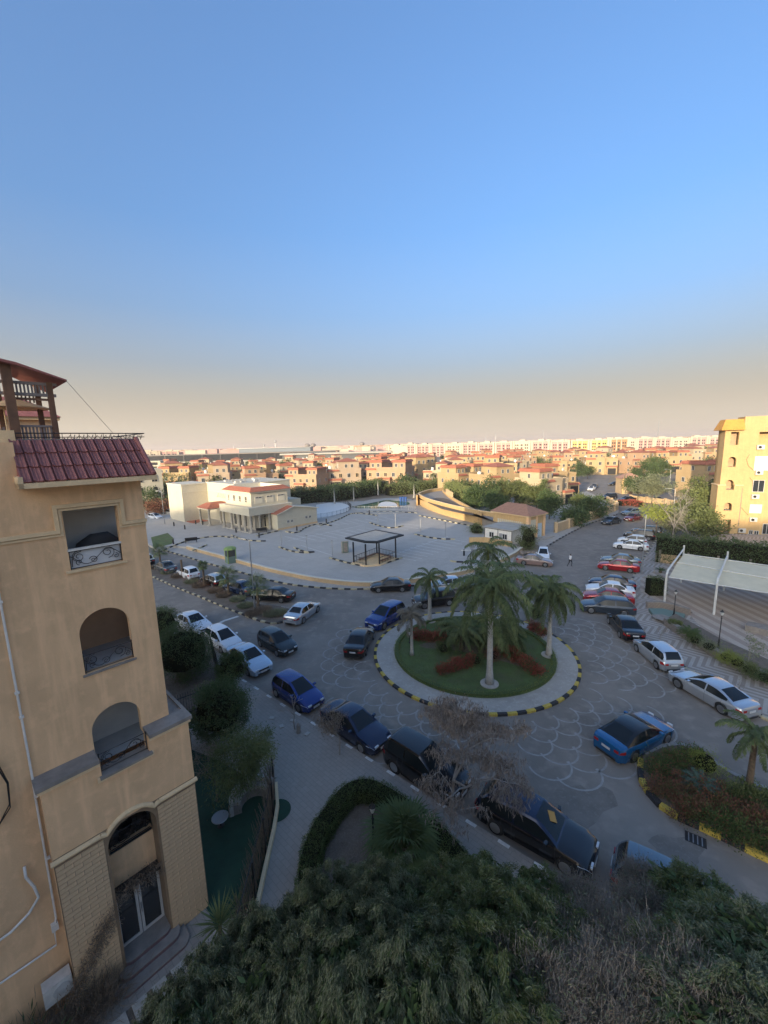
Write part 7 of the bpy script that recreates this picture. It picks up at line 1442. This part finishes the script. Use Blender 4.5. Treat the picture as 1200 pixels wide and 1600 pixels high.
# ---------------------------------------------------------------- big trees below the viewpoint
def sprays(n,c,r,droop,clumps,cs,L,W,lift=0.):
    c=np.array(c); u=unit(rng.normal(size=(clumps,3))); u[:,2]=np.abs(u[:,2])*1.0-.25; rad=np.array(r)*rng.uniform(.6,1.22,(clumps,1)); cc=c+u*rad
    k=rng.integers(0,clumps,n); t=rng.uniform(0,1,n); sd=unit(u*[1,1,.4]+rng.normal(size=(clumps,3))*.45)[k]
    P=cc[k]+sd*(t[:,None]*cs*2)+np.stack([np.zeros(n),np.zeros(n),-droop*(t**1.6)*cs*3.2],1)+rng.normal(size=(n,3))*cs*.28
    D=unit(sd*.6+rng.normal(size=(n,3))*.35+np.array([0,0,-droop*1.8*1]) +np.array([0,0,lift])); return leafquads(P,D,rng.uniform(L*.6,L*1.25,n),W)
def bigtree(lobes,lm,label,n,droop=.8,L=.11,W=.0145,mix=None,name='large_tree',core=True):
    """lobes: (px,py,z,r)"""
    C_=[(*G(a,b,z),z,r) for a,b,z,r in lobes]; bx=sum(c[0] for c in C_)/len(C_); by=sum(c[1] for c in C_)/len(C_)
    rt=empty(name,(bx,by,SW-.1),0,label,'tree'); V=[];I=[]
    for x,y,z,r in C_:
        nn=int(n*r*r); V.append(sprays(nn,(x-bx,y-by,z),(r,r,r*.9),droop,int(130*r*r),.17,L,W)); I.append(rng.choice(3,nn,p=(.55,.22,.23)))
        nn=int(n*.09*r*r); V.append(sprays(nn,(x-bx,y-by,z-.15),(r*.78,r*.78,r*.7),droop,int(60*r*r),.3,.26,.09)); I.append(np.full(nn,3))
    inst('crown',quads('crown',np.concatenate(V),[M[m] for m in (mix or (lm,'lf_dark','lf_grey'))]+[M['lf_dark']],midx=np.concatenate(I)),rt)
    q=MB(); q.tube([(0,0,0),(.1,.0,1.6),(0,0,3.2)],[.22,.18,.15],9)
    for x,y,z,r in C_: q.tube([(0,0,3.0),((x-bx)*.5,(y-by)*.5,z*.75),(x-bx,y-by,z+r*.3)],[.13,.09,.03],6)
    q.build('trunk',M['trunk'],rt); return rt
bigtree([(330,1590,5.0,1.15),(415,1520,5.2,1.2),(300,1660,5.2,1.3),(470,1600,5.6,1.4)],'lf_grey','broad drooping grey green tree at the bottom left, touching the slab path',44000)
bigtree([(520,1450,5.3,1.25),(610,1430,5.6,1.15),(560,1540,6.0,1.5),(650,1600,6.4,1.5)],'lf_grey','tall drooping grey green tree at the bottom centre under the fan palm',44000)
bigtree([(700,1440,5.6,1.15),(755,1410,5.2,1.0),(790,1480,5.8,1.3),(740,1570,6.2,1.4)],'lf_mid','green leafy tree at the bottom centre beside the glossy black car',40000,droop=.55,mix=('lf_mid','lf_hedge','lf_grey'))
bigtree([(838,1398,4.4,.62),(860,1480,5.2,1.0)],'lf_lite','small lighter green tree just below the glossy black car',24000,droop=.5,mix=('lf_mid','lf_lite','lf_hedge'))
bigtree([(1090,1410,3.8,.75),(1150,1500,5.0,1.0),(1090,1570,5.4,1.1)],'lf_mid','yellowish olive tree at the lower right over the pale blue car',30000,droop=.3,L=.12,W=.022,mix=('lf_mid','lf_lite','lf_grey'))
bigtree([(1205,1500,5.0,1.0),(1230,1580,5.6,1.4),(1140,1620,6.0,1.3)],'lf_grey','grey green tree in the bottom right corner',34000,droop=.4,L=.12,W=.02)
def brush(lobes,label,n,seed):
    C_=[(*G(a,b,z),z,r) for a,b,z,r in lobes]; bx=sum(c[0] for c in C_)/len(C_); by=sum(c[1] for c in C_)/len(C_); rt=empty('bare_shrub',(bx,by,SW-.1),0,label,'shrub'); V=[];I=[]
    for x,y,z,r in C_:
        c=np.array([x-bx,y-by,z]); nn=int(n*r*r); k=int(90*r*r)+4; u=unit(rng.normal(size=(k,3))); u[:,2]=np.abs(u[:,2])*.9; S_=c+np.array([0,0,-r*1.2]); E_=c+u*r*rng.uniform(.7,1.1,(k,1)); j=rng.integers(0,k,nn); t=rng.uniform(.35,1,nn)[:,None]
        P=S_*(1-t)+E_[j]*t+rng.normal(size=(nn,3))*.10; D=unit((E_[j]-S_)+rng.normal(size=(nn,3))*.55*r); V.append(leafquads(P,D,rng.uniform(.12,.42,nn),.010)); I.append(np.zeros(nn,int))
        m=int(nn*.8); j=rng.integers(0,k,m); t=rng.uniform(.6,1.05,m)[:,None]; P=S_*(1-t)+E_[j]*t+rng.normal(size=(m,3))*.14; V.append(leafquads(P,unit(rng.normal(size=(m,3))+[0,0,.3]),rng.uniform(.05,.12,m),.022)); I.append(rng.choice([1,2],m,p=(.7,.3)))
    inst('twigs',quads('twigs',np.concatenate(V),[M['twig'],M['lf_brown'],M['lf_grey']],midx=np.concatenate(I)),rt)
    q=MB(); rd=random.Random(seed)
    for x,y,z,r in C_:
        for k in range(7): e=(x-bx+rd.uniform(-r,r)*.7,y-by+rd.uniform(-r,r)*.7,z+rd.uniform(0,r)); q.tube([(rd.uniform(-.2,.2),rd.uniform(-.2,.2),0),((x-bx)*.6+rd.uniform(-.2,.2),(y-by)*.6,z*.5),e],[.04,.03,.01],5)
    q.build('stems',M['twig'],rt)
brush([(900,1430,3.6,.85),(960,1500,4.6,1.1),(880,1520,4.8,1.1)],'tangled grey brown leafless shrub below the glossy black car',15000,1); brush([(1005,1395,2.4,.75),(1045,1410,2.8,.7),(1010,1440,3.4,.8),(1000,1560,5.0,1.2),(930,1600,5.4,1.3)],'bare brown twiggy shrub in front of the pale blue car',15000,2); brush([(830,1600,5.6,1.3),(1090,1620,5.6,1.3)],'dark bare brush at the bottom edge right of centre',15000,3)
# ---------------------------------------------------------------- added unseen blocks behind the viewpoint, sized to shade the square
def block(x0,x1,y0,y1,h,label):
    o=empty('apartment_building',((x0+x1)/2,y1,0),0,label,'apartment building'); w=(x1-x0)/2; d=y1-y0  # out-of-view shade caster in the form of an apartment block
    q=MB(); q.b2(-w,w,-d,0,-.1,h); q.build('wall',M['wallN'],o)
    q=MB(); q.b2(-w-.12,w+.12,-d-.1,.1,h+.002,h+.5); q.build('parapet',M['trim'],o)
    wmsh=MB(); wmsh.b2(-.6,.6,0,.05,0,1.4); wmsh=wmsh.mesh('window',[M['glass']])
    for k in range(int(h//3.1)):
        for j in range(int(2*w//3.4)): inst('window',wmsh,o,(-w+1.8+j*3.4,.0,1+k*3.1))
block(-34,-17,-20,-8,22.6,'ochre block behind and to the left of the viewpoint'); block(-156,90,-164,-150,44.9,'long tall block far behind the viewpoint'); block(-250,-156.5,-164,-150,51,'tallest block far behind to the left')  # all three are added, out of view, only to cast shade
# ---------------------------------------------------------------- haze
hz=MB(); hz.b2(-2600,2600,-60,3800,-1.2,48); hz=hz.build('haze',None or flat('haze_dummy',(1,1,1))); hm=bpy.data.materials.new('haze'); hm.use_nodes=True; hn=hm.node_tree
hn.nodes.clear(); ho=hn.nodes.new('ShaderNodeOutputMaterial'); hv=hn.nodes.new('ShaderNodeVolumePrincipled'); hv.inputs['Color'].default_value=(.95,.83,.76,1); hv.inputs['Density'].default_value=.0003; hv.inputs['Anisotropy'].default_value=.2
hn.links.new(hv.outputs[0],ho.inputs['Volume']); hz.data.materials[0]=hm; tag(hz,kind='stuff')
